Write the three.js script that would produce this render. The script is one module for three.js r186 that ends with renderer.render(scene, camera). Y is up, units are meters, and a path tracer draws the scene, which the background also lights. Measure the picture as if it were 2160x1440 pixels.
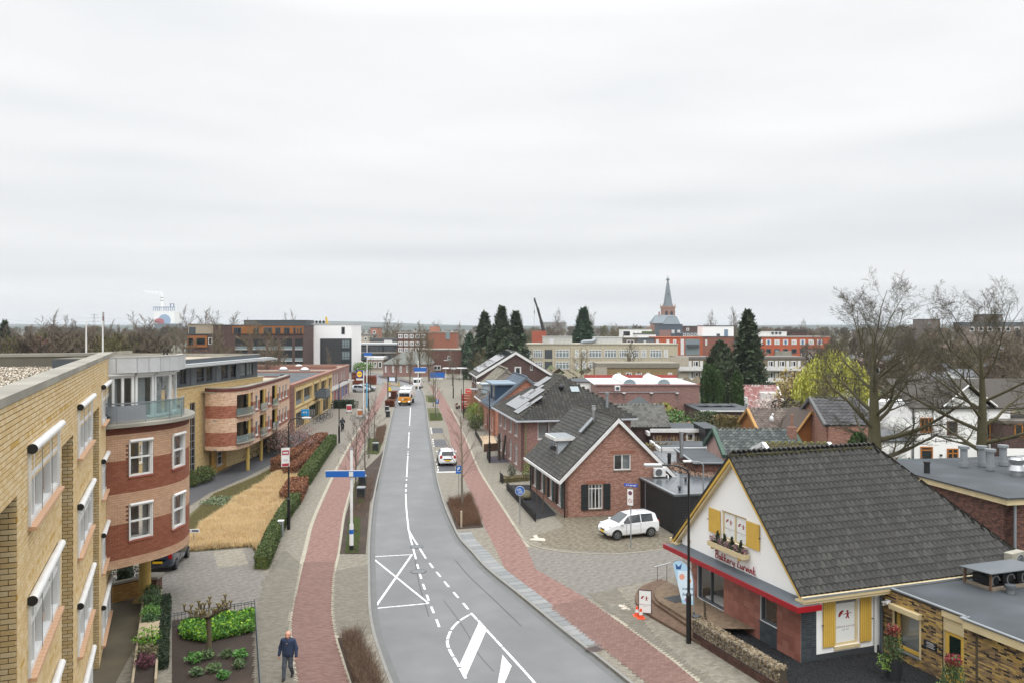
import*as THREE from 'three';
import{mergeGeometries}from 'three/addons/utils/BufferGeometryUtils.js';
import{RoundedBoxGeometry}from 'three/addons/geometries/RoundedBoxGeometry.js';
import{MarchingCubes}from 'three/addons/objects/MarchingCubes.js';
// ---------- camera, sky, sun, exposure
const EYE=13,FOC=1780,MX=1080,HZ=691;
const scene=new THREE.Scene();
const camera=new THREE.PerspectiveCamera(2*Math.atan(720 / FOC)*180 / Math.PI,1.5,0.5,12000);
camera.position.set(0,EYE,0);camera.lookAt(0,EYE,-100);
camera.setViewOffset(2160,1440,0,720 - HZ,2160,1440);
const renderer=new THREE.WebGLRenderer({antialias:true});
renderer.toneMapping=THREE.LinearToneMapping;renderer.toneMappingExposure=1.08;
renderer.shadowMap.enabled=true;renderer.shadowMap.type=THREE.PCFSoftShadowMap;
let seed=7;
const rnd=()=>{seed=(seed + 0x6d2b79f5)|0;let t=Math.imul(seed ^(seed>>>15),1|seed);t=(t + Math.imul(t ^(t>>>7),61|t))^ t;return((t ^(t>>>14))>>>0)/ 4294967296;};
const rr=(a,b)=>a +(b - a)*rnd();
const pick=(a)=>a[Math.floor(rnd()*a.length)];
const hash=(x,y,s)=>{let h=Math.imul(x,374761393)+ Math.imul(y,668265263)+ Math.imul(s,1274126177);h=Math.imul(h ^(h>>>13),1274126177);return((h ^(h>>>16))>>>0)/ 4294967296;};
const sm=(t)=>t*t*(3 - 2*t);
function vnoise(x,y,px,py,s){
const x0=Math.floor(x),y0=Math.floor(y),fx=sm(x - x0),fy=sm(y - y0),m=(a,n)=>((a % n)+ n)% n;
const a=hash(m(x0,px),m(y0,py),s),b=hash(m(x0 + 1,px),m(y0,py),s),c=hash(m(x0,px),m(y0 + 1,py),s),d=hash(m(x0 + 1,px),m(y0 + 1,py),s);
return(a +(b - a)*fx)*(1 - fy)+(c +(d - c)*fx)*fy;
}
function fbm(u,v,f,o,s){let t=0,a=0.5,n=0;for(let i=0;i<o;i++){t +=a*vnoise(u*f,v*f,f,f,s + i);n +=a;a*=0.5;f*=2;}return t / n;}
const srgb=(c)=>(c<=0.0031308?c*12.92:1.055*Math.pow(c,1 / 2.4)- 0.055);
{
const w=1024,h=512,d=new Float32Array(w*h*4);
for(let j=0;j<h;j++)for(let i=0;i<w;i++){
const el=((j + 0.5)/ h - 0.5)*Math.PI,u=i / w,s=Math.max(0,Math.sin(el));
const q=1 /(Math.max(el,0)+ 0.16);
const n=fbm(u,(0.16*q)% 1,11,5,3),n2=fbm(u,(0.2*q + 0.3)% 1,28,4,9);
const cl=(n - 0.5)*0.32 +(n2 - 0.5)*0.10;
let L=0.78 + 0.09*Math.min(1,s / 0.25)+ 3.1*Math.pow(Math.max(0,s - 0.34),0.95);
L*=1 + cl*(1 - 0.5*s);
const bl=0.022 + Math.max(0,-cl)*0.20;
let c=[L*(1 - bl),L*(1 - bl*0.25),L*(1 + bl*0.55)];
if(el<0)c=[0.22,0.22,0.21];
const k=(j*w + i)*4;d[k]=c[0];d[k + 1]=c[1];d[k + 2]=c[2];d[k + 3]=1;
}
const t=new THREE.DataTexture(d,w,h,THREE.RGBAFormat,THREE.FloatType);
t.mapping=THREE.EquirectangularReflectionMapping;t.magFilter=t.minFilter=THREE.LinearFilter;t.wrapS=THREE.RepeatWrapping;t.needsUpdate=true;
scene.background=t;scene.environment=t;
}
const sun=new THREE.DirectionalLight(new THREE.Color(1,0.97,0.92),1.2);
sun.position.set(25,140,40);sun.target.position.set(0,0,-50);sun.castShadow=true;sun.shadow.radius=60;
sun.shadow.camera.left=-120;sun.shadow.camera.right=120;sun.shadow.camera.top=120;sun.shadow.camera.bottom=-120;sun.shadow.camera.far=600;sun.shadow.mapSize.set(4096,4096);
scene.add(sun,sun.target);
scene.fog=new THREE.FogExp2(0xe3e9ee,0.00013);
// ---------- helpers
const V=(x,y,z)=>new THREE.Vector3(x,y,z);
const G=(px,py,h=0)=>{const k=(EYE - h)/(py - HZ);return V((px - MX)*k,h,-FOC*k);};
const D=(px,py,d)=>V((px - MX)*d / FOC,EYE -(py - HZ)*d / FOC,-d);
const names={};
const numbered=(n)=>{const k=names[n]=(names[n]??-1)+ 1;return k?n + '_' + String(k).padStart(3,'0'):n;};
function thing(name,label,category,pos=[0,0,0],turn=0,group){
const o=new THREE.Group();o.name=numbered(name);
if(pos.isVector3)o.position.copy(pos);else o.position.set(...pos);
o.rotation.y=turn;o.userData={label,category};if(group)o.userData.group=group;
scene.add(o);return o;
}
function tag(o,label,category,group,kind){o.userData.label=label;if(category)o.userData.category=category;if(group)o.userData.group=group;if(kind)o.userData.kind=kind;return o;}
function copyOf(o,label,pos,turn,group){
const c=o.clone();c.name=numbered(o.name.replace(/_\d{3}$/,''));c.userData={...o.userData,label};if(group)c.userData.group=group;
if(pos){if(pos.isVector3)c.position.copy(pos);else c.position.set(...pos);}if(turn !==undefined)c.rotation.y=turn;scene.add(c);return c;
}
function metre(g){
const p=g.attributes.position,n=g.attributes.normal,uv=new Float32Array(p.count*2);
for(let i=0;i<p.count;i++){
const ax=Math.abs(n.getX(i)),ay=Math.abs(n.getY(i)),az=Math.abs(n.getZ(i)),x=p.getX(i),y=p.getY(i),z=p.getZ(i);
if(ay>=ax&&ay>=az){uv[2*i]=x;uv[2*i + 1]=-z;}else if(ax>az){uv[2*i]=-z;uv[2*i + 1]=y;}else{uv[2*i]=x;uv[2*i + 1]=y;}
}
g.setAttribute('uv',new THREE.BufferAttribute(uv,2));return g;
}
function plain(g,keep){
g=g.index?g.toNonIndexed():g;
if(!g.attributes.normal)g.computeVertexNormals();
for(const k of Object.keys(g.attributes))if(!['position','normal','uv'].includes(k))g.deleteAttribute(k);
if(!keep||!g.attributes.uv)metre(g);
g.morphAttributes={};g.clearGroups();return g;
}
function geo(gs,keep){gs=(Array.isArray(gs)?gs:[gs]).map((g)=>plain(g,keep));return gs.length>1?mergeGeometries(gs):gs[0];}
function obj(name,gs,m,parent=scene,label,keep){
const o=new THREE.Mesh(geo(gs,keep),m);o.name=parent===scene?numbered(name):name;o.castShadow=o.receiveShadow=true;
if(label)o.userData.label=label;parent.add(o);return o;
}
const struct=(name,gs,m,label)=>{const o=obj(name,gs,m);o.userData.kind='structure';if(label)o.userData.label=label;return o;};
const bx=(x0,y0,z0,x1,y1,z1)=>new THREE.BoxGeometry(Math.abs(x1 - x0),Math.abs(y1 - y0),Math.abs(z1 - z0)).translate((x0 + x1)/ 2,(y0 + y1)/ 2,(z0 + z1)/ 2);
const rbx=(x0,y0,z0,x1,y1,z1,r=0.03,s=2)=>new RoundedBoxGeometry(x1 - x0,y1 - y0,z1 - z0,s,r).translate((x0 + x1)/ 2,(y0 + y1)/ 2,(z0 + z1)/ 2);
const cyl=(r0,r1,h,x,y,z,n=12)=>new THREE.CylinderGeometry(r1,r0,h,n).translate(x,y + h / 2,z);
const rod=(a,b,r,n=6,r2=r)=>{a=V(...a);b=V(...b);const d=b.clone().sub(a),g=new THREE.CylinderGeometry(r2,r,d.length(),n).translate(0,d.length()/ 2,0);g.applyQuaternion(new THREE.Quaternion().setFromUnitVectors(V(0,1,0),d.normalize()));return g.translate(a.x,a.y,a.z);};
const tube=(pts,r,seg=16,n=6)=>new THREE.TubeGeometry(new THREE.CatmullRomCurve3(pts.map((p)=>V(...p))),seg,r,n);
const ball=(r,x,y,z,n=10)=>new THREE.SphereGeometry(r,n,Math.max(6,n*0.7|0)).translate(x,y,z);
function sheet(pts,y){
const s=new THREE.Shape(pts.map(([x,z])=>new THREE.Vector2(x,-z)));return new THREE.ShapeGeometry(s).rotateX(-Math.PI / 2).translate(0,y,0);
}
function prism(pts,y0,y1,holes=[]){
const s=new THREE.Shape(pts.map(([x,z])=>new THREE.Vector2(x,-z)));for(const h of holes)s.holes.push(new THREE.Path(h.map(([x,z])=>new THREE.Vector2(x,-z))));
return new THREE.ExtrudeGeometry(s,{depth:y1 - y0,bevelEnabled:false}).rotateX(-Math.PI / 2).translate(0,y0,0);
}
const gp=(list,h=0)=>list.map(([x,y])=>{const p=G(x,y,h);return[p.x,p.z];});
function smooth(list,n=6,closed=false){
const c=new THREE.CatmullRomCurve3(list.map(([x,z])=>V(x,0,z)),closed,'centripetal');return c.getPoints(n*(list.length - 1)).map((p)=>[p.x,p.z]);
}
function ribbon(line,w0,w1,y0,y1){
const side=line.map((p,i)=>{const a=line[Math.max(0,i - 1)],b=line[Math.min(line.length - 1,i + 1)],l=Math.hypot(b[0]- a[0],b[1]- a[1])||1;return[-(b[1]- a[1])/ l,(b[0]- a[0])/ l];});
const off=(w)=>line.map((p,i)=>[p[0]+ side[i][0]*w,p[1]+ side[i][1]*w]);
const out=[...off(w0),...off(w1).reverse()];
return y1===undefined?sheet(out,y0):prism(out,y0,y1);
}
const inPoly=(x,z,P)=>{let c=false;for(let i=0,j=P.length - 1;i<P.length;j=i++)if((P[i][1]>z)!==(P[j][1]>z)&&x<(P[j][0]- P[i][0])*(z - P[i][1])/(P[j][1]- P[i][1])+ P[i][0])c=!c;return c;};
const frame=(x,y,z,turn=0)=>new THREE.Matrix4().makeRotationY(turn).setPosition(x,y,z);
const I4=new THREE.Matrix4();
const at=(fr,...gs)=>gs.map((g)=>g.applyMatrix4(fr));
// ---------- textures
const toTex=(w,h,fn,srgbMap=true,size=1)=>{
const d=new Uint8Array(w*h*4);
for(let j=0;j<h;j++)for(let i=0;i<w;i++){const c=fn(i / w,j / h),k=(j*w + i)*4;for(let q=0;q<3;q++)d[k + q]=Math.max(0,Math.min(255,c[q]*255));d[k + 3]=255;}
const t=new THREE.DataTexture(d,w,h);t.wrapS=t.wrapT=THREE.RepeatWrapping;t.magFilter=THREE.LinearFilter;t.minFilter=THREE.LinearMipmapLinearFilter;t.generateMipmaps=true;
if(srgbMap)t.colorSpace=THREE.SRGBColorSpace;const s=Array.isArray(size)?size:[size,size];t.repeat.set(1 / s[0],1 / s[1]);t.needsUpdate=true;return t;
};
const g3=(v)=>[v,v,v];
const T={};
T.grain=toTex(512,512,(u,v)=>g3(0.80 + 0.2*(0.55*fbm(u,v,6,4,11)+ 0.45*hash(u*512|0,v*512|0,5))),true,2.4);
T.patch=toTex(512,512,(u,v)=>g3(0.66 + 0.34*fbm(u,v,5,6,21)),true,7);
T.bump=toTex(256,256,(u,v)=>g3(0.5*fbm(u,v,8,4,31)+ 0.5*hash(u*256|0,v*256|0,7)),false,1.1);
T.asphalt=toTex(1024,1024,(u,v)=>{const p=fbm(u,v,4,4,41),q=fbm(u,v,3,3,47),st=hash(u*1024|0,v*1024|0,3);return[0.77 + 0.17*p + 0.06*q +(st - 0.5)*0.16,0.77 + 0.17*p + 0.06*q +(st - 0.5)*0.16,0.77 + 0.17*p + 0.06*q +(st - 0.5)*0.16];},true,6);
function course(w,h,nx,ny,joint,jc,cols,soft=0.08,bond=0.5){
const fn=(u,v)=>{
const r=Math.floor(v*ny),fy=v*ny - r,x=u*nx +(r % 2)*bond,c=Math.floor(x),fx=x - c;
const jx=joint[0]*nx,jy=joint[1]*ny,inside=fx>jx&&fy>jy,k=hash(((c % nx)+ nx)% nx,r,77),col=cols[Math.floor(k*cols.length)];
const n=(fbm(u,v,16,3,5)- 0.5)*soft*2 +(hash(c + 31,r,9)- 0.5)*soft;
return{c:inside?col.map((q)=>q + n):jc.map((q)=>q + n*0.5),h:inside?0.8 + 0.2*hash(c,r,4):0.1};
};
return{fn,w,h};
}
const hex=(s)=>[1,3,5].map((i)=>parseInt(s.slice(i,i + 2),16)/ 255);
function bond(size,nx,ny,jm,jc,cols,o={}){
const{fn}=course(0,0,nx,ny,[jm / size[0],jm / size[1]],hex(jc),cols.map(hex),o.soft??0.05,o.bond??0.5),w=o.w??512,h=o.h??512;
return{map:toTex(w,h,(u,v)=>fn(u,v).c,true,size),bumpMap:o.flat?null:toTex(w,h,(u,v)=>g3(fn(u,v).h),false,size),bumpScale:o.bump??0.012};
}
function canvasTex(w,h,draw){
const c=document.createElement('canvas');c.width=w;c.height=h;draw(c.getContext('2d'),w,h);
const t=new THREE.CanvasTexture(c);t.colorSpace=THREE.SRGBColorSpace;return t;
}
const mat=(color,roughness=0.8,o={})=>new THREE.MeshPhysicalMaterial({color,roughness,...o});
const gm=(color,roughness=0.85,o={})=>mat(color,roughness,{map:T.grain,...o});
const pm=(color,roughness=0.9,o={})=>mat(color,roughness,{map:T.patch,...o});
const B={
red:bond([1.76,1.0],8,16,0.011,'#ae9a8c',['#8f5f50','#9b6b5a','#83564a','#a37664','#8b5c4c','#a87c6a']),
beige:bond([1.76,1.0],8,12,0.012,'#a58c78',['#d3b094','#dab99e','#c9a589','#dfc0a6']),
band:bond([1.76,1.0],8,12,0.012,'#7c5242',['#9c6048','#a46850','#925640','#aa7058']),
purple:bond([1.76,1.0],8,16,0.010,'#7a625a',['#6e4a44','#7a544c','#66443f','#805a50']),
dark:bond([1.76,1.0],8,16,0.010,'#5a4840',['#5e3d34','#6b463a','#52362f','#744c3e','#4a312c']),
orange:bond([1.76,1.0],8,16,0.010,'#a08070',['#a56a56','#b0745e','#9b624f','#b87e68']),
yellow:bond([1.92,1.0],8,10,0.016,'#a08a5c',['#dcc08c','#e2c894','#d3b682','#dec289','#d8bd8b']),
mauve:bond([1.76,1.0],8,16,0.010,'#8a7068',['#8d6a63','#95726a','#86645d','#9b786f']),
brown:bond([1.76,1.0],8,16,0.010,'#54443e',['#553f3b','#5f4842','#4b3834']),
paver:bond([1.68,1.68],8,16,0.008,'#68635a',['#857e71','#8a8476','#807a6b','#8d877a','#7d7668'],{soft:0.04,bump:0.005}),
paverRed:bond([1.68,1.68],8,16,0.008,'#6b4a45',['#89695f','#8e6e64','#84645b','#927268','#826259'],{soft:0.04,bump:0.005}),
paverGrey:bond([1.68,1.68],8,16,0.008,'#5d574e',['#7d7871','#827d76','#78736c','#86817a','#7b766e'],{soft:0.05,bump:0.005}),
paverMoss:bond([1.68,1.68],8,16,0.009,'#4f4a30',['#7d7464','#857c6b','#746b5c','#6c6454'],{soft:0.07,bump:0.006}),
};
const bm=(b,o={})=>mat(b.startsWith('paver')?'#ebebeb':'#ffffff',0.85,{...B[b],...o});
T.wear=toTex(512,512,(u,v)=>{const k=fbm(u,v,24,4,61),q=hash(u*512|0,v*512|0,8),e=k>0.62||q>0.965?0.72:0.95 + 0.05*k;return[e,e,e];},true,1.5);
const M={
asphalt:mat('#7a7b7c',0.68,{map:T.asphalt,bumpMap:T.bump,bumpScale:0.004}),asphaltDark:mat('#55565a',0.75,{map:T.asphalt,bumpMap:T.bump,bumpScale:0.004}),
white:gm('#ededeb',0.55),whiteWall:mat('#f1f1ef',0.8,{bumpMap:T.bump,bumpScale:0.002}),cream:gm('#e3d0a4',0.6),yellow:gm('#e6bd55',0.6),paint:gm('#e2e2e0',0.6),
black:gm('#1a1b1d',0.5),gloss:mat('#141517',0.3),grey:gm('#8b8e90',0.6),greyDark:gm('#4d5358',0.6),slate:gm('#5a6269',0.55),zinc:gm('#9aa0a4',0.45,{metalness:0.3}),steel:mat('#b8bbbd',0.32,{metalness:0.85}),
concrete:pm('#b0ab9e',0.9),concreteDark:pm('#7c776b',0.9),bitumen:mat('#4e5459',0.7,{map:T.patch,bumpMap:T.bump,bumpScale:0.006}),bitumenWet:mat('#6a7076',0.16,{map:T.patch}),
gravel:mat('#b7ab98',0.95,{map:T.grain}),soil:mat('#53443a',0.95,{map:T.patch,bumpMap:T.bump,bumpScale:0.05}),lawn:mat('#6b6a42',0.95,{map:T.patch,bumpMap:T.bump,bumpScale:0.05}),
wood:gm('#6d5340',0.8),woodOrange:gm('#a5682f',0.75),timber:gm('#b88c50',0.75),bark:pm('#6b6250',0.95,{bumpMap:T.bump,bumpScale:0.02}),barkMoss:pm('#77704a',0.95,{bumpMap:T.bump,bumpScale:0.03}),twig:mat('#6f6154',0.9),twigDark:mat('#54493f',0.9),twigRed:mat('#8a6458',0.9),
blue:mat('#1d5fae',0.4),redPaint:mat('#98101e',0.4),green:gm('#3c5a4a',0.6),rust:pm('#8a4a2c',0.9),rubber:mat('#1b1b1c',0.8),chrome:mat('#c9ccce',0.15,{metalness:1}),
glass:mat('#1c2226',0.05,{ior:1.8}),glassPale:mat('#7f8c90',0.08,{ior:1.8}),glassClear:mat('#ffffff',0.02,{transmission:1,thickness:0,ior:1.5}),rail:mat('#cfe0e0',0.05,{transmission:0.85,thickness:0,ior:1.6}),dark:mat('#15171a',0.7),room:gm('#8f8a82',0.9),curtain:gm('#c9cbc8',0.9),blind:gm('#8f9698',0.8),
tile:mat('#56544f',0.75,{map:T.grain}),plate:mat('#e2b51c',0.5),lampRed:mat('#a8141a',0.25),lampWhite:mat('#e8eef2',0.1),
};
// ---------- scattering helpers
const quat=new THREE.Quaternion(),eul=new THREE.Euler(),mtx=new THREE.Matrix4(),col=new THREE.Color();
function scatter(name,g,m,list,parent=scene,kind='stuff'){
const o=new THREE.InstancedMesh(geo(g,true),m,list.length);o.name=parent===scene?numbered(name):name;o.castShadow=o.receiveShadow=true;
list.forEach((p,i)=>{eul.set(p[6]||0,p[7]||0,p[8]||0,'YXZ');o.setMatrixAt(i,mtx.compose(V(p[0],p[1],p[2]),quat.setFromEuler(eul),V(p[3],p[4],p[5])));if(p[9])o.setColorAt(i,p[9].isColor?p[9]:col.set(p[9]));});
if(kind)o.userData.kind=kind;parent.add(o);return o;
}
function pieces(parent,name,g,list,m,cols,most=300){
parent.updateWorldMatrix(true,false);const v=V(),eye=camera.position;
list.forEach((p)=>{v.set(p[0],p[1],p[2]).applyMatrix4(parent.matrixWorld);p.d=v.distanceToSquared(eye);});
list.sort((a,b)=>a.d - b.d);
const ms=cols.map((c)=>{const k=m.clone();k.color.multiply(c.isColor?c:new THREE.Color(c));return k;}),near=list.slice(0,most),far=list.slice(most),gg=plain(g,true);
for(const p of near){
const o=new THREE.Mesh(gg,ms[p[9]]);o.name=name;o.position.set(p[0],p[1],p[2]);o.scale.set(p[3],p[4],p[5]);o.rotation.set(p[6]||0,p[7]||0,p[8]||0,'YXZ');o.castShadow=o.receiveShadow=true;parent.add(o);
}
if(far.length){far.forEach((p)=>{p[9]=new THREE.Color(cols[p[9]]);});scatter(name + '_field',g,m,far,parent);}
}
const unit=new THREE.BoxGeometry(1,1,1);
const leafG=(()=>{const g=new THREE.BufferGeometry();g.setAttribute('position',new THREE.Float32BufferAttribute([0,0,0,0.5,0.5,0.12,0,1,0,0,0,0,0,1,0,-0.5,0.5,0.12],3));g.computeVertexNormals();g.setAttribute('uv',new THREE.Float32BufferAttribute([0.5,0,1,0.5,0.5,1,0.5,0,0.5,1,0,0.5],2));return g;})();
const bladeG=(()=>{const p=[],q=5;for(let i=0;i<q;i++){const a=i*6.283 / q,c=Math.cos(a),s=Math.sin(a),b=0.28 + 0.13*(i % 3);p.push(-s*0.05,0,c*0.05,s*0.05,0,-c*0.05,c*b,1 - 0.12*(i % 2),s*b);}const g=new THREE.BufferGeometry();g.setAttribute('position',new THREE.Float32BufferAttribute(p,3));g.computeVertexNormals();return metre(g);})();
const twigG=(()=>{const g=new THREE.ConeGeometry(0.5,1,3,1,true).translate(0,0.5,0);return plain(g,true);})();
const leafM=mat('#ffffff',0.7,{side:THREE.DoubleSide,transmission:0});
const shades=(h,n,dl=0.08,dh=0.02)=>Array.from({length:n},()=>{const c=new THREE.Color(h),q={};c.getHSL(q);return c.setHSL(q.h + rr(-dh,dh),q.s*rr(0.8,1.15),Math.max(0.02,q.l*(1 + rr(-dl,dl)*3)));});
const leafAt=(x,y,z,s,cols)=>[x,y,z,s,s*rr(0.8,1.4),s,rr(-1.4,1.4),rr(0,6.28),rr(-0.8,0.8),pick(cols)];
function hedge(name,label,line,width,h0,h1,cols,leafSize,per,cat='hedge',core){
const t=thing(name,label,cat,[line[0][0],h0,line[0][1]]),L=line.map(([x,z])=>[x - line[0][0],z - line[0][1]]),H=h1 - h0;
obj('hedge_core',ribbon(L,-width / 2 + 0.08,width / 2 - 0.08,0,H - 0.08),mat(cols[0],1),t);
const out=[];
for(let i=0;i<L.length - 1;i++){
const[ax,az]=L[i],[b0,b1]=L[i + 1],l=Math.hypot(b0 - ax,b1 - az),nx=-(b1 - az)/ l,nz=(b0 - ax)/ l,n=l*per*(width + 2*H);
for(let k=0;k<n;k++){
const u=rnd(),q=rnd()*(width + 2*H);let w,y;
if(q<width){w=q - width / 2;y=H + rr(-0.08,0.05);}else{w=(q - width<H?-1:1)*(width / 2 + rr(-0.08,0.05));y=((q - width)% H);}
if(w>0.35*width&&y>H - 0.06)y -=0.05;
out.push(leafAt(ax +(b0 - ax)*u + nx*w,y,az +(b1 - az)*u + nz*w,leafSize*rr(0.7,1.3),cols));
}
}
for(const[x,z]of[L[0],L[L.length - 1]])for(let k=0;k<per*width*H;k++)out.push(leafAt(x + rr(-0.5,0.5)*width,rr(0,H),z + rr(-0.2,0.2)*width,leafSize,cols));
scatter('foliage',leafG,leafM,out,t);return t;
}
function shrub(name,label,p,rx,ry,n,cols,size,group,cat='shrub',rz=rx,fill=0.55){
const t=thing(name,label,cat,p,0,group),out=[];
obj('stem',[0,1,2].map((i)=>rod([0,0,0],[rx*0.5*Math.cos(i*2.1),ry*0.8,rz*0.5*Math.sin(i*2.1)],0.03,5,0.01)),M.twigDark,t);
for(let k=0;k<n;k++){const a=rnd()*6.283,c=rr(-0.95,1),s=Math.sqrt(1 - c*c),bump=1 + 0.22*Math.sin(a*3 + c*5)+ 0.12*Math.sin(a*7 - c*9),r=(fill +(1 - fill)*Math.pow(rnd(),0.4))*bump;out.push(leafAt(s*Math.cos(a)*rx*r,ry*(1 + c*Math.min(r,1.05))*0.55,s*Math.sin(a)*rz*r,size*rr(0.7,1.3),cols));}
scatter('foliage',leafG,leafM,out,t);return t;
}
function twigs(name,label,pts,n,hgt,spread,cols,parent,cat='shrub',group){
const c=pts.reduce((a,p)=>[a[0]+ p[0]/ pts.length,a[1]+ p[1]/ pts.length],[0,0]);
const t=parent||thing(name,label,cat,[c[0],0,c[1]],0,group),out=[],xs=pts.map((p)=>p[0]),zs=pts.map((p)=>p[1]);
const x0=Math.min(...xs),x1=Math.max(...xs),z0=Math.min(...zs),z1=Math.max(...zs);
for(let k=0,guard=0;k<n&&guard<n*20;guard++){
const x=rr(x0,x1),z=rr(z0,z1);if(!inPoly(x,z,pts))continue;k++;
const h=hgt*rr(0.5,1.1)*(0.7 + 0.6*vnoise(x*1.3 + 50,z*1.3 + 90,999,999,2)),ax=rr(-1,1)*spread,az=rr(-1,1)*spread,b=h*rr(0.1,0.5);
out.push([x - c[0],0,z - c[1],0.018,h,0.018,ax,rr(0,6.28),az,pick(cols)]);
for(let j=0;j<3;j++)out.push([x - c[0]+ rr(-0.12,0.12),b + rr(0,h*0.4),z - c[1]+ rr(-0.12,0.12),0.010,h*rr(0.3,0.55),0.010,ax + rr(-0.7,0.7),rr(0,6.28),az + rr(-0.7,0.7),pick(cols)]);
}
scatter('shoots',twigG,mat('#ffffff',0.9),out,t);return t;
}
// ---------- ground, road, pavements
struct('ground',(()=>{const g=new THREE.PlaneGeometry(9000,9000).rotateX(-Math.PI / 2).translate(0,-0.2,-3600);return g;})(),mat('#6d6a58',1,{map:T.patch}));
const RY=-0.1;
const kerbR=smooth(gp([[1420,1520],[1321.7,1440],[1269.6,1398],[1232,1369],[1180,1328],[1100,1262],[1024,1200],[992.5,1164.6],[969.6,1139.6],[951,1104],[938,1073],[921.7,1016.7],[913,958],[903,900],[898.7,859],[893,832],[884,815],[868,804],[840,796],[802,789.5],[770,785],[735,780]],RY),5);
const kerbL=smooth(gp([[862,1520],[826.8,1440],[805.5,1383],[791,1336],[783,1289],[780.7,1218],[780,1171],[782,1120],[788,1064],[797,1015],[805.5,979],[816,927],[831.5,859],[836,837],[834,824],[822,816.5],[800,811],[780,802],[765,797],[735,793]],RY),5);
struct('road',sheet([...kerbR,...kerbL.slice().reverse()],RY),M.asphalt);
const pavL=[...kerbL.filter((p,i)=>i % 2===0||i>60),[-60,-262],[-46,-190],[-46,-14],[-6,-14]];
const pavR=[...kerbR.filter((p,i)=>i % 2===0),[-70,-330],[-20,-330],[-8,-190],[2,-120],[9,-95],[18,-72],[34,-58],[34,-14],[6,-14]];
const pavementL=struct('pavement',prism(pavL,-0.18,0),bm('paver'));
const pavementR=struct('pavement',prism(pavR,-0.18,0),bm('paver'));
struct('kerb',[ribbon(kerbL,-0.13,0.0,-0.14,0.02),ribbon(kerbR,0.0,0.13,-0.14,0.02)],gm('#8d8b86',0.85));
struct('gutter',[ribbon(kerbL,0.003,0.3,RY + 0.005),ribbon(kerbR,-0.3,-0.003,RY + 0.005)],gm('#6c6d6c',0.7));
const pathL=[[[615.5,1336],[616,1307.7],[622.5,1270],[633,1218],[647,1163],[659,1111],[673,1074],[704,1005],[735,945],[760,902],[790,848],[812,806]],[[828,806],[812,835],[801,860],[782,890],[762,950],[738,1029],[730,1059.5],[723,1083],[711,1168],[702.8,1199],[699,1241.6],[698,1289],[702.8,1326.6],[711,1364.4],[725,1407],[740,1455],[760,1500],[650,1500],[633,1455],[621.4,1383]]];
const pathR=[[[905,812],[915,835],[930,868],[944.6,900],[951,935],[980,1012.5],[996.7,1046],[1021.7,1110],[1040,1146],[1065,1198],[1120,1248],[1180,1292],[1240,1342],[1300,1386],[1367,1440],[1420,1485]],[[1530,1485],[1473,1440],[1420,1395],[1350,1343],[1286,1298],[1232,1258],[1200,1240],[1130,1200],[1111,1154],[1090,1121],[1061,1075],[1034,1033],[1009,991.7],[988,941.7],[969.6,900],[950,860],[935,835],[920,812]]];
const polyL=gp([...pathL[0],...pathL[1]]),polyR=gp([...pathR[0],...pathR[1]]);
const cycleL=struct('cycle_path',sheet(polyL,0.004),bm('paverRed')),cycleR=struct('cycle_path',sheet(polyR,0.004),bm('paverRed'));
{
const eL=smooth(gp([[642,1480],[629.6,1440],[621.4,1383],[615.5,1336],[616,1307.7],[622.5,1270],[633,1218],[647,1163],[659,1111],[673,1074],[704,1005],[735,945],[760,902]]),4);
const fL=smooth(gp([[752,1480],[725,1407],[711,1364.4],[702.8,1326.6],[698,1289],[699,1241.6],[702.8,1199],[711,1168],[723,1083],[738,1029]]),4);
const eR=smooth(gp([[1520,1480],[1473,1440],[1420,1395],[1350,1343],[1286,1298]]),4),e2=smooth(gp([[1111,1154],[1090,1121],[1061,1075],[1034,1033],[1009,991.7],[988,941.7],[969.6,900],[950,860]]),4);
struct('edge_strip',[ribbon(eL,-0.24,-0.01,0.008),ribbon(fL,0.01,0.16,0.008),ribbon(eR,0.01,0.24,0.008),ribbon(e2,0.01,0.2,0.008)],gm('#aaa392',0.9));
}
{
const a=smooth(gp([[1232,1369],[1180,1328],[1100,1262],[1024,1200],[992.5,1164.6],[969.6,1139.6],[960,1121]]),8),t=struct('gutter_slabs',ribbon(a,0.14,1.02,0.004),gm('#75746f',0.9));
let acc=0;const ms=[gm('#8b8d8d'),gm('#828484'),gm('#939493')];
for(let i=1;i<a.length;i++){const l=Math.hypot(a[i][0]- a[i - 1][0],a[i][1]- a[i - 1][1]);for(let s=0;s<l;s +=0.01){acc +=0.01;if(acc>0.62){acc=0;const f=s / l,x=a[i - 1][0]+(a[i][0]- a[i - 1][0])*f,z=a[i - 1][1]+(a[i][1]- a[i - 1][1])*f,dx=(a[i][0]- a[i - 1][0])/ l,dz=(a[i][1]- a[i - 1][1])/ l;const o=obj('slab',bx(0,-0.05,-0.29,0.86,0.015,0.29),pick(ms),t);o.position.set(x - dz*0.15,0.0,z + dx*0.15);o.rotation.y=Math.atan2(-dx,-dz);}}}
}
struct('side_street',sheet(gp([[1111,1154],[1150,1160],[1210,1163],[1300,1166],[1375,1160],[1440,1150],[1560,1120],[1640,1200],[1436,1215],[1350,1228],[1300,1240],[1262,1268],[1232,1258],[1200,1240],[1130,1200]]),0.006),bm('paverGrey'));
struct('kerb',[ribbon(smooth(gp([[1082,1108],[1100,1135],[1125,1152],[1170,1162],[1240,1168],[1300,1169],[1375,1162],[1440,1152]]),4),-0.12,0,-0.05,0.03)],gm('#9a9484',0.9));
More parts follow.
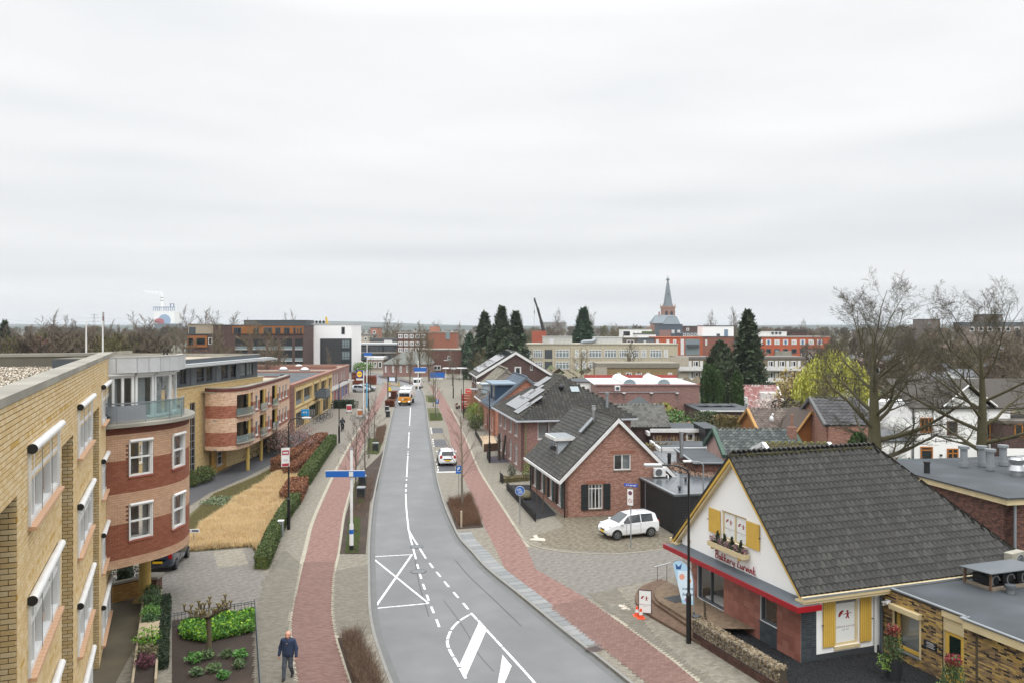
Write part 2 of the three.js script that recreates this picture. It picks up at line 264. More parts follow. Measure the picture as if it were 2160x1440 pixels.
struct('parking_yard',sheet(gp([[1140,1060],[1192,1091],[1345,1068],[1392,1130],[1470,1122],[1560,1118],[1440,1149],[1375,1159],[1300,1165],[1210,1161],[1150,1152],[1120,1132],[1190,1110]]),0.008),bm('paverMoss'));
struct('driveway',sheet(gp([[232,1210],[300,1200],[395,1165],[530,1153],[552,1203],[566,1218],[552,1290],[540,1305],[372,1305],[262,1300],[225,1290]]),0.005),bm('paverGrey'));
struct('pale_paving',sheet(gp([[449,1163],[511,1157],[524,1190],[459,1197]]),0.009),bm('paver',{color:'#ffffff'}));
struct('footpath',sheet(gp([[386,1075],[440,1040],[520,1005],[600,965],[640,948],[662,918],[610,905],[540,940],[480,990],[440,1005],[380,1030]]),0.006),M.asphaltDark);
struct('side_pavement',sheet(gp([[655,925],[615,935],[612,908],[705,858],[745,820],[800,815],[790,848],[735,945],[712,960],[715,930]]),0.006),bm('paverGrey',{color:'#e9e6e0'}));
struct('concrete_walkway',sheet([[-19.5,-39.9],[-16.9,-40.6],[-14.55,-31],[-12.1,-24],[-16.4,-24],[-17.9,-37.4]],0.006),pm('#6c6350',0.9));
struct('parking_bay',[gp([[925,976],[958,978],[961,993],[925,994.5]]),gp([[915,926],[939,926],[945,941],[916,942]]),gp([[911,902],[933,902],[936,912.5],[912,913]])].map((p)=>sheet(p,0.006)),M.asphaltDark);
const bed=(name,p,m=M.soil)=>struct(name,sheet(gp(p),0.012),m);
bed('planting_bed',[[758,1000],[800,960],[808,950],[795,1030],[780,1060],[771,1168],[716,1168],[728,1090],[742,1042]]);
bed('planting_bed',[[776,925],[808,925],[800,955],[772,958]],M.lawn);
bed('planting_bed',[[711,1345],[752,1345],[792,1420],[808,1475],[752,1475]]);
bed('planting_bed',[[941,1058],[994,1044],[1020,1112],[963,1116]]);
bed('planting_bed',[[900,860],[925,860],[935,886],[905,888]],M.lawn);
bed('planting_bed',[[897,833],[915,833],[920,848],[899,847]],M.lawn);
bed('garden_soil',[[362,1345],[362,1308],[537,1290],[536,1480],[362,1480]]);
bed('lawn',[[395,1165],[386,1095],[450,1042],[540,1005],[610,965],[650,945],[700,935],[640,1000],[575,1165],[552,1195],[530,1153]],M.lawn);
bed('black_gravel',[[1065,1022],[1119,1022],[1140,1048],[1175,1086],[1130,1096]],mat('#2c2c30',0.95,{map:T.grain,bumpMap:T.bump,bumpScale:0.06}));
{
const w=[],Y=RY + 0.004,line=(list,wd,sm0=true)=>w.push(ribbon(sm0?smooth(gp(list,RY),5):gp(list,RY),-wd / 2,wd / 2,Y));
const z2=(x,y)=>[560 + x / 4.236,1100 + y / 4.236],z1=(x,y)=>[560 + x / 4.236,840 + y / 4.236];
line([z1(1278,1180),z1(1258,980),z1(1252,850)],0.11);
for(const[a,b]of[[833,808],[790,762],[733,720],[700,510],[500,488],[478,470],[440,330],[325,300],[240,225],[222,80]])line([z1(1253 +(840 - a)*0.055,a),z1(1253 +(840 - b)*0.055,b)],0.11,false);
line([z1(1280,1180),z1(1298,1260),z1(1312,1310)],0.11);line([z1(1280,1175),z1(1320,1250),z1(1358,1308)],0.11);
for(const[a,b]of[[[1320,240],[1344,333]],[[1354,378],[1366,420]],[[1376,462],[1392,508]],[[1406,555],[1424,605]],[[1440,652],[1459,705]],[[1480,758],[1504,817]],[[1527,872],[1552,940]],[[1377,238],[1433,327]],[[1466,368],[1497,412]],[[1527,447],[1563,491]],[[1598,534],[1638,582]],[[1680,628],[1722,680]],[[1765,726],[1812,782]],[[1836,815],[1890,873]],[[1898,880],[1965,955]],[[1968,960],[2052,1050]],[[2056,1055],[2112,1115]],[[2118,1122],[2300,1320]],[[2304,1324],[2440,1480]]])line([z2(...a),z2(...b)],0.11,false);
line([z2(942,313),z2(1312,292)],0.11,false);line([z2(1306,295),z2(970,776)],0.12,false);line([z2(946,316),z2(1456,728)],0.11,false);line([z2(966,775),z2(1456,729)],0.11,false);
const arc=smooth(gp([z2(1826,828),z2(1740,880),z2(1670,950),z2(1632,1030),z2(1626,1090),z2(1652,1160),z2(1690,1225),z2(1740,1310),z2(1790,1400),z2(1850,1500)],RY),6);
for(let i=0;i + 7<=arc.length;i +=7)w.push(ribbon(arc.slice(i,i + 7),-0.06,0.06,Y));
for(const p of[[z2(1906,900),z2(1972,975),z2(1792,1382),z2(1734,1280)],[z2(2118,1190),z2(2200,1290),z2(2120,1480),z2(2070,1480)]])w.push(sheet(gp(p,RY),RY + 0.008));
struct('road_marking',w,mat('#e8e9e8',0.6,{map:T.wear}));
struct('road_marking',[...[[919.5,970],[923,978],[925,984],[926,990],[925,995]].map(([x,y])=>sheet(gp([[x - 3.4,y - 1.7],[x - 1,y - 1.7],[x - 0.5,y + 1.7],[x - 3,y + 1.7]]),0.008)),...[902,905.5,909.5,912.5,926,930,934.5,940].map((y,i)=>sheet(gp([[907 +(y - 900)*0.17,y - 0.9],[909.5 +(y - 900)*0.17,y - 0.9],[910 +(y - 900)*0.17,y + 0.9],[907 +(y - 900)*0.17,y + 0.9]]),0.008)),sheet(gp([[925,994.3],[961,993.6],[961,995.4],[925,996]]),0.01)],M.white);
const tac=[[[1280,1271],[1313,1265],[1324,1272],[1290,1280]],[[1304,1276],[1318,1273],[1332,1286],[1316,1288]],[[1124,1130],[1132,1127.5],[1136,1134],[1148,1135],[1151,1141],[1119,1139],[1118,1136],[1128,1135]]];
struct('pale_paving',tac.map((p,i)=>sheet(gp(p),0.012 + i*0.002)),gm('#cfc4b4',0.85));
}
struct('tar_seam',[[[935,1265],[958,1295],[985,1335],[1010,1380],[1042,1416]],[[868,1120],[873,1160],[884,1230],[905,1300]],[[960,1180],[990,1215],[1040,1262],[1100,1320]]].map((l,i)=>ribbon(smooth(gp(l,RY),6),-0.02,0.02 + 0.01*i,RY + 0.003)),gm('#4b4c4e',0.6));
for(const[x,y,r]of[[879,1153,0.36],[882.6,1205,0.4]]){const p=G(x,y,RY);const t=thing('drain_cover',y<1180?'round iron drain cover where the white road lines split':'round iron drain cover on the road right of the crossed white box','drain cover',[p.x,RY,p.z]);obj('rim',new THREE.TorusGeometry(r,0.03,6,28).rotateX(Math.PI / 2).scale(1,0.5,1).translate(0,0.008,0),M.greyDark,t);obj('lid',cyl(r,r,0.012,0,0,0,28),gm('#737576',0.6),t);}
{const p=G(1254,1369);const t=thing('drain_cover','square street drain grate beside the right kerb','drain cover',[p.x,0.012,p.z],0.6);obj('lid',bx(-0.3,0,-0.25,0.3,0.012,0.25),gm('#6b5a55',0.8),t);obj('grate',[-0.2,-0.1,0,0.1,0.2].map((x)=>bx(x - 0.02,0.012,-0.2,x + 0.02,0.02,0.2)),M.black,t);}
function paveArea(parent,poly,y,cols,turn,size=[0.2,0.1],most=300,not=[]){
const xs=poly.map((p)=>p[0]),zs=poly.map((p)=>p[1]),out=[],c=Math.cos(turn),s=Math.sin(turn),R=30,cx=(Math.min(...xs)+ Math.max(...xs))/ 2,cz=(Math.min(...zs)+ Math.max(...zs))/ 2;
for(let j=-R / size[1];j<R / size[1];j++)for(let i=-R / size[0];i<R / size[0];i++){
const u=(i +(Math.abs(j)% 2)*0.5)*(size[0]+ 0.007),v=j*(size[1]+ 0.007),x=cx + u*c + v*s,z=cz - u*s + v*c;
if(!inPoly(x,z,poly)||not.some((q)=>inPoly(x,z,q)))continue;
out.push([x,y + rr(-0.002,0.002),z,size[0],0.03,size[1],0,turn,0,Math.floor(rnd()*cols.length)]);
}
pieces(parent,'paver',unit,out,gm('#ebebeb',0.85),cols,most);
}
{
const grey=['#857e71','#8a8476','#807a6b','#8d877a','#7d7668','#827c70'],red=['#89695f','#8e6e64','#84645b','#927268','#826259','#8b6c63'];
const clip=(P)=>P;
paveArea(pavementL,clip(gp([[536,1470],[536,1300],[556,1225],[600,1160],[634,1190],[626,1240],[612,1300],[608,1340],[614,1390],[628,1450],[632,1470]])),-0.001,grey,0.2);
paveArea(pavementL,gp([[705,1205],[775,1190],[777,1290],[785,1335],[752,1342],[708,1340],[704,1320],[701,1289],[702,1242]]),-0.001,grey,0.05,[0.2,0.1],0);
paveArea(cycleL,gp([[634,1470],[621.4,1386],[617,1336],[617,1307.7],[624,1270],[635,1218],[642,1185],[706,1185],[697.5,1241.6],[696,1289],[700.8,1326.6],[709,1364.4],[723,1407],[738,1455],[744,1470]]),0.003,red,-0.12);
paveArea(cycleR,gp([[1160,1280],[1240,1344],[1300,1388],[1367,1442],[1405,1470],[1508,1470],[1470,1440],[1418,1397],[1350,1345],[1286,1300],[1232,1260]]),0.003,red,0.6);
paveArea(pavementR,gp([[1240,1252],[1300,1242],[1380,1340],[1450,1400],[1560,1470],[1520,1470],[1480,1438],[1425,1392],[1355,1341],[1292,1296]]),-0.001,grey,0.35);
}
// ---------- building helpers
function wallGeo(fr,w,h,holes=[],th=0.25,outline){
const s=new THREE.Shape((outline||[[0,0],[w,0],[w,h],[0,h]]).map(([x,y])=>new THREE.Vector2(x,y)));
for(const[x,y,a,b]of holes)s.holes.push(new THREE.Path([[x,y],[x + a,y],[x + a,y + b],[x,y + b]].map(([p,q])=>new THREE.Vector2(p,q))));
const g=plain(new THREE.ExtrudeGeometry(s,{depth:th,bevelEnabled:false}).translate(0,0,-th));return g.applyMatrix4(fr);
}
function win(P,fr,x,y,w,h,o={}){
const f=o.f??0.07,z=o.z??-0.14,d=o.d??0.08,m=o.m??M.white,name=o.name??'window',gs=[bx(x,y,z,x + f,y + h,z + d),bx(x + w - f,y,z,x + w,y + h,z + d),bx(x + f,y,z,x + w - f,y + f,z + d),bx(x + f,y + h - f,z,x + w - f,y + h,z + d)];
for(const c of o.cols??[])gs.push(bx(x + w*c - f / 2,y + f,z + 0.004,x + w*c + f / 2,y + h - f,z + d - 0.006));
for(const r of o.rows??[])gs.push(bx(x + f,y + h*r - f / 2,z + 0.008,x + w - f,y + h*r + f / 2,z + d - 0.01));
const F=obj(name,at(fr,...gs),m,P,o.label),pz=z + d*0.4;
obj(o.paneName??'pane',at(fr,bx(x + f*0.5,y + f*0.5,pz - 0.006,x + w - f*0.5,y + h - f*0.5,pz + 0.006)),o.glass??M.glass,F);
if(o.sill !==0)obj('sill',at(fr,bx(x - 0.06,y -(o.sill??0.07),z + 0.02,x + w + 0.06,y - 0.003,o.sillOut??0.06)),o.sillM??M.white,F);
if(o.back){obj('interior',at(fr,bx(x - 0.1,y - 0.1,z -(o.deep??1.0),x + w + 0.1,y + h + 0.1,z -(o.deep??1.0)+ 0.03)),M.room,F);for(const[a,b,m2]of o.back)obj('curtain',at(fr,bx(x + w*a,y + 0.03,z - 0.2,x + w*b,y + h - 0.03,z - 0.17)),m2??M.curtain,F);}
return F;
}
function bricks(parent,fr,x0,y0,x1,y1,o){
const{holes=[],len=0.23,ht=0.08,jx=0.006,jy=0.02,cols,tint,most=300,m,proud=0.016,keep}=o,out=[],p=V(),e=new THREE.Euler().setFromRotationMatrix(fr,'YXZ');
const rows=Math.floor((y1 - y0)/(ht + jy)+ 0.001);
for(let r=0;r<rows;r++){
const y=y0 + r*(ht + jy)+ ht / 2;let cuts=[[x0,x1]];
for(const[a,b,w,h]of holes)if(y + ht / 2>b&&y - ht / 2<b + h)cuts=cuts.flatMap(([c,d])=>(a>=d||a + w<=c?[[c,d]]:[[c,a],[a + w,d]].filter(([q,s])=>s - q>0.03)));
for(const[c,d]of cuts){
const start=Math.floor(c /(len + jx))*(len + jx)-(r % 2)*(len / 2);
for(let x=start;x<d;x +=len + jx){const a=Math.max(x,c),b=Math.min(x + len,d);if(b - a<0.02)continue;if(keep&&!keep((a + b)/ 2,y))continue;p.set((a + b)/ 2,y,-0.03 + proud).applyMatrix4(fr);out.push([p.x,p.y,p.z,b - a,ht,0.06,0,e.y,0,tint((a + b)/ 2,y)]);}
}
}
pieces(parent,'brick',unit,out,m??gm('#ffffff',0.85),cols,most);
}
const rt=(n)=>()=>Math.floor(rnd()*n);
const sillBrick=plain(new THREE.BoxGeometry(0.068,0.07,0.30)),sillA=gm('#e3b894',0.8),sillB=gm('#d9ab86',0.8),stoneC=['#b9ad9a','#8d8272','#d3c9b8','#6e6559','#a3967f','#efe8dc','#51493f'].map((c)=>new THREE.Color(c));
// ---------- the near yellow brick apartment block on the left
const A0=G(236,1276),dA=V(-0.3741,0,-0.9274),tA=Math.atan2(0.9274,-0.3741);
const apt=thing('apartment_building','long yellow brick apartment block filling the left edge of the photo','apartment building',[A0.x,0,A0.z],tA);
{
const H=11.7,rows=[0.45,3.3,6.22,9.15],hgt=1.5,P=apt,fr=frame(0,0,0);
const bays=[[-7.9,-1.3],[-17.0,-10.65],[-26.3,-19.7],[-35.5,-29]],wins=[[-6.8,-2.2],[-15.9,-11.3],[-25.1,-20.5]];
const topStrip=[11.05,10.55,10.05];
const yellow=['#e6c792','#ead0a0','#dfbf88','#edd4a6','#e3c48e','#d4ab58'],mort=gm('#4c3d22',0.95);
const zone=(x,y)=>{const k=(y*10 + 3)% 14;if(rnd()<0.35&&k<1.2&&x<-9)return 5;return Math.floor(rnd()*5);};
obj('wall',[bx(-38,-0.2,-1.4,0.0,H - 0.75,-0.95)],mort,P);
const holesAll=[];
bays.forEach(([a,b],i)=>{
const holes=wins[i]?rows.map((y)=>[wins[i][0],y,wins[i][1]- wins[i][0],hgt]):[];holesAll.push(...holes);
obj('wall',[wallGeo(frame(a,0,0),b - a,10.0,holes.map(([x,y,w,h])=>[x - a,y,w,h]),0.2),bx(a + 0.003,-0.2,-0.95,a + 0.2,10.0,-0.203),bx(b - 0.2,-0.2,-0.95,b - 0.003,10.0,-0.203)].map((g)=>g),mort,P);
});
obj('wall',bx(-38,10.003,-0.2,0.0,H,0.0),mort,P);obj('wall',bx(-38,10.003,-0.95,-0.002,H - 0.5,-0.203),mort,P);
bricks(P,fr,-33,10.0,0,H + 0.006,{cols:yellow,tint:zone,most:300});
bays.forEach(([a,b],i)=>{
bricks(P,fr,a,-0.1,b,10.0,{cols:yellow,tint:zone,holes:holesAll,most:i===2?300:0});
bricks(P,frame(a,0,0,-Math.PI / 2),-0.95,-0.1,0.012,10.0,{cols:yellow,tint:rt(5),most:i===2||i===1?150:0,len:0.235,ht:0.082,jy:0.018,jx:0.014});
});
wins.forEach(([a,b],i)=>rows.forEach((y,k)=>{
const w=b - a,W=win(P,fr,a,y,w,hgt,{cols:[0.17,0.42,0.71],rows:[0.64],f:0.1,z:-0.1,d:0.13,sill:0,deep:0.7,glass:M.glassClear,back:[[0,0.14],[0.2,0.38],[0.46,0.6],[0.8,1]]});
for(let s=0,n=Math.round(w / 0.075);s<n;s++){const o=new THREE.Mesh(sillBrick,s % 3?sillA:sillB);o.name='sill_brick';o.position.set(a +(s + 0.5)*w / n,y - 0.035,0.015);o.castShadow=o.receiveShadow=true;W.add(o);}
obj('guide_rail',[0.02,w - 0.02].map((x)=>bx(a + x - 0.025,y + 0.01,0.03,a + x + 0.025,y + hgt - 0.06,0.07)),M.white,W);
obj('guide_wire',[0.36,0.7].map((x)=>bx(a + w*x - 0.006,y + 0.03,0.05,a + w*x + 0.006,y + hgt - 0.06,0.062)),M.grey,W);
const box=obj('awning_box',[rod([a - 0.06,y + hgt + 0.02,0.10],[a + w*0.78,y + hgt + 0.02,0.10],0.095,12),rod([a + w*0.785,y + hgt + 0.02,0.10],[b + 0.06,y + hgt + 0.02,0.10],0.088,12)],M.white,P);
obj('end_cap',rod([a - 0.075,y + hgt + 0.02,0.10],[a - 0.055,y + hgt + 0.02,0.10],0.1,12),M.black,box);
}));
obj('coping',[bx(-38,H + 0.003,-0.5,0.06,H + 0.16,0.05),bx(-38,H + 0.003,-13.4,0.06,H + 0.12,-13.0),bx(-0.44,H + 0.003,-12.98,0.06,H + 0.14,-0.52)],M.concrete,P);
obj('parapet',[bx(-38,H - 0.75,-13.35,0,H,-13.05),bx(-0.4,H - 0.75,-13,-0.02,H,-0.95)],M.concreteDark,P);
obj('roof',bx(-38,H - 0.7,-13.05,-0.4,H - 0.46,-0.51),M.gravel,P);
const st=[];for(let k=0;k<26000;k++){const z=-0.6 - 12.3*rnd(),x=-0.5 - 30*Math.pow(rnd(),0.8);st.push([x,H - 0.44,z,rr(0.04,0.09),rr(0.03,0.06),rr(0.04,0.09),rnd()*3,rnd()*3,0,stoneC[Math.floor(rnd()*7)]]);}
scatter('gravel',new THREE.IcosahedronGeometry(0.5,0),gm('#ffffff',0.95),st,P);
obj('back_wall',[bx(-38,-0.2,-13.36,0.0,H - 0.76,-13.1),bx(-0.3,-0.2,-13.0,-0.001,H - 0.76,-1.42)],bm('yellow'),P);
}
{
const p=apt.localToWorld(V(-8.6,11.24,-8.2));const t=thing('roof_vent','small blue roof vent with a white cap on the gravel roof at left','roof vent',p);
obj('pipe',[cyl(0.11,0.11,0.3,0,0,0,12),cyl(0.16,0.13,0.06,0,0,0,12)],mat('#2f78a8',0.4),t);obj('cap',[cyl(0.06,0.06,0.12,0,0.3,0,10),cyl(0.13,0.04,0.08,0,0.42,0,12)],M.white,t);
for(const[x,top,n]of[[181,680,'left'],[216,678,'right']]){const b=D(x,731,47),t2=thing('flagpole',n==='left'?'thin white flagpole standing behind the roof edge, left of the pair':'thin white flagpole before the red and white mast, right of the pair','flagpole',[b.x,11.5,b.z]);obj('pole',cyl(0.05,0.035,1.8,0,0,0,8),M.white,t2);obj('base',cyl(0.09,0.07,0.12,0,0,0,8),M.grey,t2);obj('finial',ball(0.045,0,1.82,0,8),M.white,t2);}
}
// ---------- the round brick tower at its far end
const tower=thing('tower','rounded brick tower with beige and red bands and a glazed top floor','tower',[-17.1,0,-35.6]);
{
const O=[-17.1,-35.6],path=smooth([[-17.6,-35.05],[-17.1,-35.6],[-16.25,-36.65],[-15.62,-37.8],[-15.36,-39.2],[-15.7,-41],[-16.9,-43]],8).map(([x,z])=>[x - O[0],z - O[1]]);
const len=[0];for(let i=1;i<path.length;i++)len.push(len[i - 1]+ Math.hypot(path[i][0]- path[i - 1][0],path[i][1]- path[i - 1][1]));
const along=(s)=>{let i=1;while(i<len.length - 1&&len[i]<s)i++;const f=(s - len[i - 1])/(len[i]- len[i - 1]),a=path[i - 1],b=path[i];return{x:a[0]+(b[0]- a[0])*f,z:a[1]+(b[1]- a[1])*f,yaw:Math.atan2(-(b[1]- a[1]),b[0]- a[0])};};
const y0=2.75,y1=8.75,bands=[[2.75,3.1,0],[3.1,4.6,1],[4.6,5.95,0],[5.95,7.35,1],[7.35,8.45,0],[8.45,8.75,2]];
const wallPts=[...path,...path.slice().reverse().map(([x,z])=>[x - 0.25,z - 0.1])];
const wl=[[1.7,3.85,1.02,1.5],[1.7,6.6,1.02,1.5],[3.98,3.85,1.05,1.5],[3.98,6.6,1.05,1.5]];
const inWin=(s,y,e=0)=>wl.some(([a,b,w,h])=>s>a - e&&s<a + w + e&&y>b - e&&y<b + h + e);
const back=[];for(let s=0.0;s<len[len.length - 1]- 0.05;s +=0.115){const q=along(s + 0.0575),fr=frame(q.x,0,q.z,q.yaw),hs=wl.filter(([a,,w])=>s + 0.06>a&&s + 0.06<a + w);let segs=[[y0,y1]];for(const[,b,,h]of hs)segs=segs.flatMap(([c,d])=>(b>c&&b<d?[[c,b],[b + h,d]]:[[c,d]]));for(const[c,d]of segs)back.push(...at(fr,bx(-0.062,c,-0.2,0.062,d,-0.012)));}
obj('wall',back,gm('#7b5644',0.95),tower);
const cols=['#cba384','#cfa788','#c79f80','#d2ab8c','#96583f','#9a5d43','#92543c','#9d6147','#74402e'],out=[];
for(let r=0;;r++){const y=y0 + r*0.0935 + 0.04;if(y>y1 - 0.03)break;const b=bands.find(([a,c])=>y>=a&&y<c)??bands[5];for(let s=(r % 2)*0.12;s<len[len.length - 1]- 0.25;s +=0.236){if(inWin(s + 0.05,y)||inWin(s + 0.18,y))continue;const q=along(s + 0.115);out.push([q.x,y,q.z,0.228,0.08,0.06,0,q.yaw,0,b[2]===0?Math.floor(rnd()*4):b[2]===1?4 + Math.floor(rnd()*4):8]);}}
for(const p of out){const n=[Math.sin(p[7]),Math.cos(p[7])];p[0]-=n[0]*0.02;p[2]-=n[1]*0.02;}
pieces(tower,'brick',unit,out,gm('#ffffff',0.85),cols,300);
obj('soffit',prism([...path,[-3,-7.4],[-3,-0.2]],y0 + 0.004,y0 + 0.12),M.concrete,tower);
for(const[s,y,w,h]of wl){
const q=along(s + w / 2),fr=frame(q.x,0,q.z,q.yaw),W=win(tower,fr,-w / 2 - 0.02,y,w + 0.04,h,{f:0.065,z:-0.16,d:0.16,rows:[0.53],glass:M.glassClear,sillM:gm('#a05a4a',0.8),sillOut:0.05,back:[[0.8,1.0,M.blind],[0.0,0.08,M.blind]]});
obj('awning_box',at(fr,rod([-w / 2 - 0.04,y + h + 0.03,0.06],[w / 2 + 0.04,y + h + 0.03,0.06],0.07,10)),M.white,tower);
obj('guide_rail',at(fr,bx(-w / 2 - 0.05,y,0.005,-w / 2 - 0.01,y + h,0.05),bx(w / 2 + 0.01,y,0.005,w / 2 + 0.05,y + h,0.05)),M.white,W);
}
const grow=(e)=>path.map(([x,z],i)=>{const a=path[Math.max(0,i - 1)],b=path[Math.min(path.length - 1,i + 1)],l=Math.hypot(b[0]- a[0],b[1]- a[1]);return[x -(b[1]- a[1])/ l*e,z +(b[0]- a[0])/ l*e];});
const gr=grow(0.28).filter(([x,z])=>x>-0.35||z<-1);
obj('slab',prism([...gr,[-3,-7.4],[-3,-0.2],[-0.5,-0.3]],8.755,8.9),M.concrete,tower);
const rl=smooth([[-0.35,-0.25],[0.2,-0.45],[1.0,-1.45],[1.55,-2.7],[1.7,-3.7],[1.45,-4.6]],6);
const cutA=rl.slice(0,13),cutB=rl.slice(12);
obj('balcony_panel',ribbon(cutA,-0.02,0.02,9.0,9.66),gm('#8b9096',0.5),tower);obj('balcony_glass',ribbon(cutB,-0.012,0.012,9.0,9.72),M.rail,tower);
obj('handrail',[ribbon(rl,-0.035,0.035,9.725,9.78),...[0,6,12,18,24,30].map((i)=>cyl(0.025,0.025,0.85,rl[i][0],8.9,rl[i][1],8))],gm('#7d858a',0.4),tower);
const fc=[[-0.8,-1.3],[0.15,-2.25],[0.62,-3.2],[0.85,-4.5],[0.6,-5.8]],top=10.95;
for(let i=0;i<fc.length - 1;i++){const a=fc[i],b=fc[i + 1],w=Math.hypot(b[0]- a[0],b[1]- a[1]),fr=frame(a[0],0,a[1],Math.atan2(-(b[1]- a[1]),b[0]- a[0]));win(tower,fr,0.03,8.93,w - 0.06,1.95,{f:0.11,z:-0.08,d:0.12,cols:i===0?[0.3,0.62]:[],sill:0,glass:M.glassClear,back:i===0?[[0.0,0.5,M.blind]]:[[0.1,0.75,M.blind]]});obj('awning_box',at(fr,rbx(0.02,10.86,0.02,w - 0.02,11.0,0.18,0.05)),M.white,tower);}
const fo=[[-1.0,-0.95],[0.35,-2.05],[0.95,-3.1],[1.2,-4.6],[0.9,-6.2],[-3,-7.2],[-3,-1.2]];
obj('parapet_core',prism(fo.map(([x,z])=>[x*0.985 - 0.03,z*0.99 - 0.02]),11.0,11.62),M.greyDark,tower);
for(let i=0;i<4;i++){const a=fo[i],b=fo[i + 1],l=Math.hypot(b[0]- a[0],b[1]- a[1]),n=Math.max(1,Math.round(l / 0.8));for(let k=0;k<n;k++){const fr=frame(a[0]+(b[0]- a[0])*k / n,0,a[1]+(b[1]- a[1])*k / n,Math.atan2(-(b[1]- a[1]),b[0]- a[0]));obj('panel',at(fr,bx(0.012,11.0,-0.03,l / n - 0.012,11.66,0.02)),gm('#c9cacb',0.45),tower);}}
obj('roof',prism(fo.map(([x,z])=>[x*0.93 - 0.1,z*0.97 - 0.05]),11.623,11.66),M.concreteDark,tower);
obj('interior',prism([[-2.9,-6.5],[-0.4,-6.2],[-0.2,-4.5],[-0.5,-3.6],[-1.6,-2.6],[-2.9,-2.4]],8.9,10.9),M.room,tower);
obj('coping',ribbon([...fo.slice(0,5)],-0.26,0.03,11.664,11.72),gm('#b3b0a8',0.8),tower);
{const q=G(305,1267);obj('column',[cyl(0.27,0.27,2.74,q.x - O[0],0,q.z - O[1],20),bx(q.x - O[0]- 0.4,0,q.z - O[1]- 0.4,q.x - O[0]+ 0.4,0.12,q.z - O[1]+ 0.4)],gm('#c9a95c',0.8),tower);}
const bush=shrub('balcony_plant','dark green potted plant hanging at the left end of the tower balcony',[-17.35,8.92,-35.9],0.22,0.35,500,shades('#24463c',6),0.07,undefined,'plant');
}
{
const a=G(236,1272),b=G(305,1256),L=Math.hypot(b.x - a.x,b.z - a.z),t=thing('garden_wall','low yellow brick wall with stone cap beneath the round tower','garden wall',a,Math.atan2(-(b.z - a.z),b.x - a.x));
obj('wall',bx(0,0,-0.2,L,0.85,0),gm('#6d5228',0.95),t);bricks(t,I4,0,0,L,0.84,{cols:['#b98c48','#c29752','#ae8240'],tint:rt(3),most:120});obj('cap',bx(-0.05,0.853,-0.25,L + 0.05,0.95,0.06),M.concrete,t);
const c=G(318,1247),t2=thing('brick_pier','short brick pier with flat stone cap right of the tower column','pier',[c.x,0,c.z]);obj('pier',bx(-0.4,0,-0.35,0.4,0.7,0.3),bm('dark'),t2);obj('cap',bx(-0.5,0.703,-0.45,0.5,0.82,0.4),M.concrete,t2);
}
// ---------- yellow wing with the grey top floor (B), curved wing (C), shops (D, E)
const wingB=thing('apartment_wing','yellow brick wing with a dark grey set-back top floor and long eaves','apartment building',[-28.6,0,-61],Math.atan2(0.994,0.106));
{
const L=26.5,t=wingB,rowsY=[0.3,2.75,5.35];
const wx=[[8.3,1.25],[3.0,1.6]],holes=[];
for(const[x,w]of wx)for(const y of rowsY)holes.push([x,y,w,1.4]);holes.push([10.9,0.0,1.0,6.6]);
obj('wall',wallGeo(frame(0,0,0),L,7.95,holes),bm('yellow'),t);
for(const[x,y,w,h]of holes.slice(0,-1))win(t,I4,x,y,w,h,{rows:[0.52],f:0.09,cols:x<5?[0.3]:[],back:[[0.5,1]],glass:M.glassClear});
const sg=win(t,I4,10.9,0,1.0,6.6,{rows:[0.1,0.2,0.3,0.4,0.5,0.6,0.7,0.8,0.9],cols:[0.42],f:0.06,m:M.zinc,sill:0,name:'stair_window',glass:M.glass});
const panels=gm('#5c646c',0.55);
const gw=[[8,1.35],[9.75,1.2],[12.8,1.35],[14.6,1.2],[17.6,1.35],[19.6,1.35],[21.8,1.35],[23.4,1.35]];
obj('top_floor',wallGeo(frame(0,8,-0.35),L - 0.6,2.2,gw.map(([x,w])=>[x,0.25,w,1.25])),panels,t);
gw.forEach(([x,w],i)=>win(t,frame(0,0,-0.35),x,8.25,w,1.25,{cols:i % 2?[0.5]:[],rows:i % 2?[]:[0.3],m:M.greyDark,sillM:panels,sill:0.04,glass:i>5?M.glassPale:M.glass}));
for(const[x]of gw.filter((_,i)=>i % 2===0))obj('panel',bx(x - 1.1,8.02,-0.36,x - 0.15,9.6,-0.31),gm('#68717a',0.5),t);
obj('ledge',bx(-0.2,7.955,-0.6,L,8.03,0.12),M.cream,t);
obj('eaves',[bx(0,9.72,-0.3,L + 1.2,9.86,1.1),bx(0,9.9,-0.34,L + 1.2,9.95,0.7)],gm('#b9bcbc',0.5),t);
obj('fascia',bx(0,9.955,-0.34,L - 0.5,10.28,-0.2),panels,t);obj('roof',bx(0,9.7,-14,L - 0.7,10.02,-0.36),M.gravel,t);
obj('parapet',[bx(0,10.283,-0.45,L - 0.5,10.34,-0.15),bx(0,10.02,-14.3,L - 0.5,10.6,-14.0),bx(L - 0.9,9.7,-14,L - 0.6,10.34,-0.46)],M.concrete,t);
obj('end_wall',[bx(L - 0.25,0,-14.3,L - 0.001,7.95,-0.26),bx(0,0,-14.3,0.25,9.7,-0.36)],bm('yellow'),t);
for(const[x,z,n]of[[9.0,-7,'first'],[13.8,-7.5,'second']]){const p=wingB.localToWorld(V(x,10.02,z)),o=thing('roof_fan',n==='first'?'black round ventilation fan on the grey roof, nearer the tower':'black round ventilation fan on the grey roof, farther from the tower','roof fan',p,tA);obj('base',bx(-0.35,0,-0.35,0.35,0.16,0.35),M.white,o);obj('hood',[cyl(0.36,0.42,0.35,0,0.16,0,14),cyl(0.45,0.3,0.12,0,0.51,0,14)],M.black,o);}
for(const[px,py,d,h]of[[345,752,62,0.5],[352,750,62.5,0.25]]){const q=D(px,py,d);obj('roof_pipe',cyl(0.06,0.06,h,0,0,0,8),M.black,t).position.copy(t.worldToLocal(q));}
}
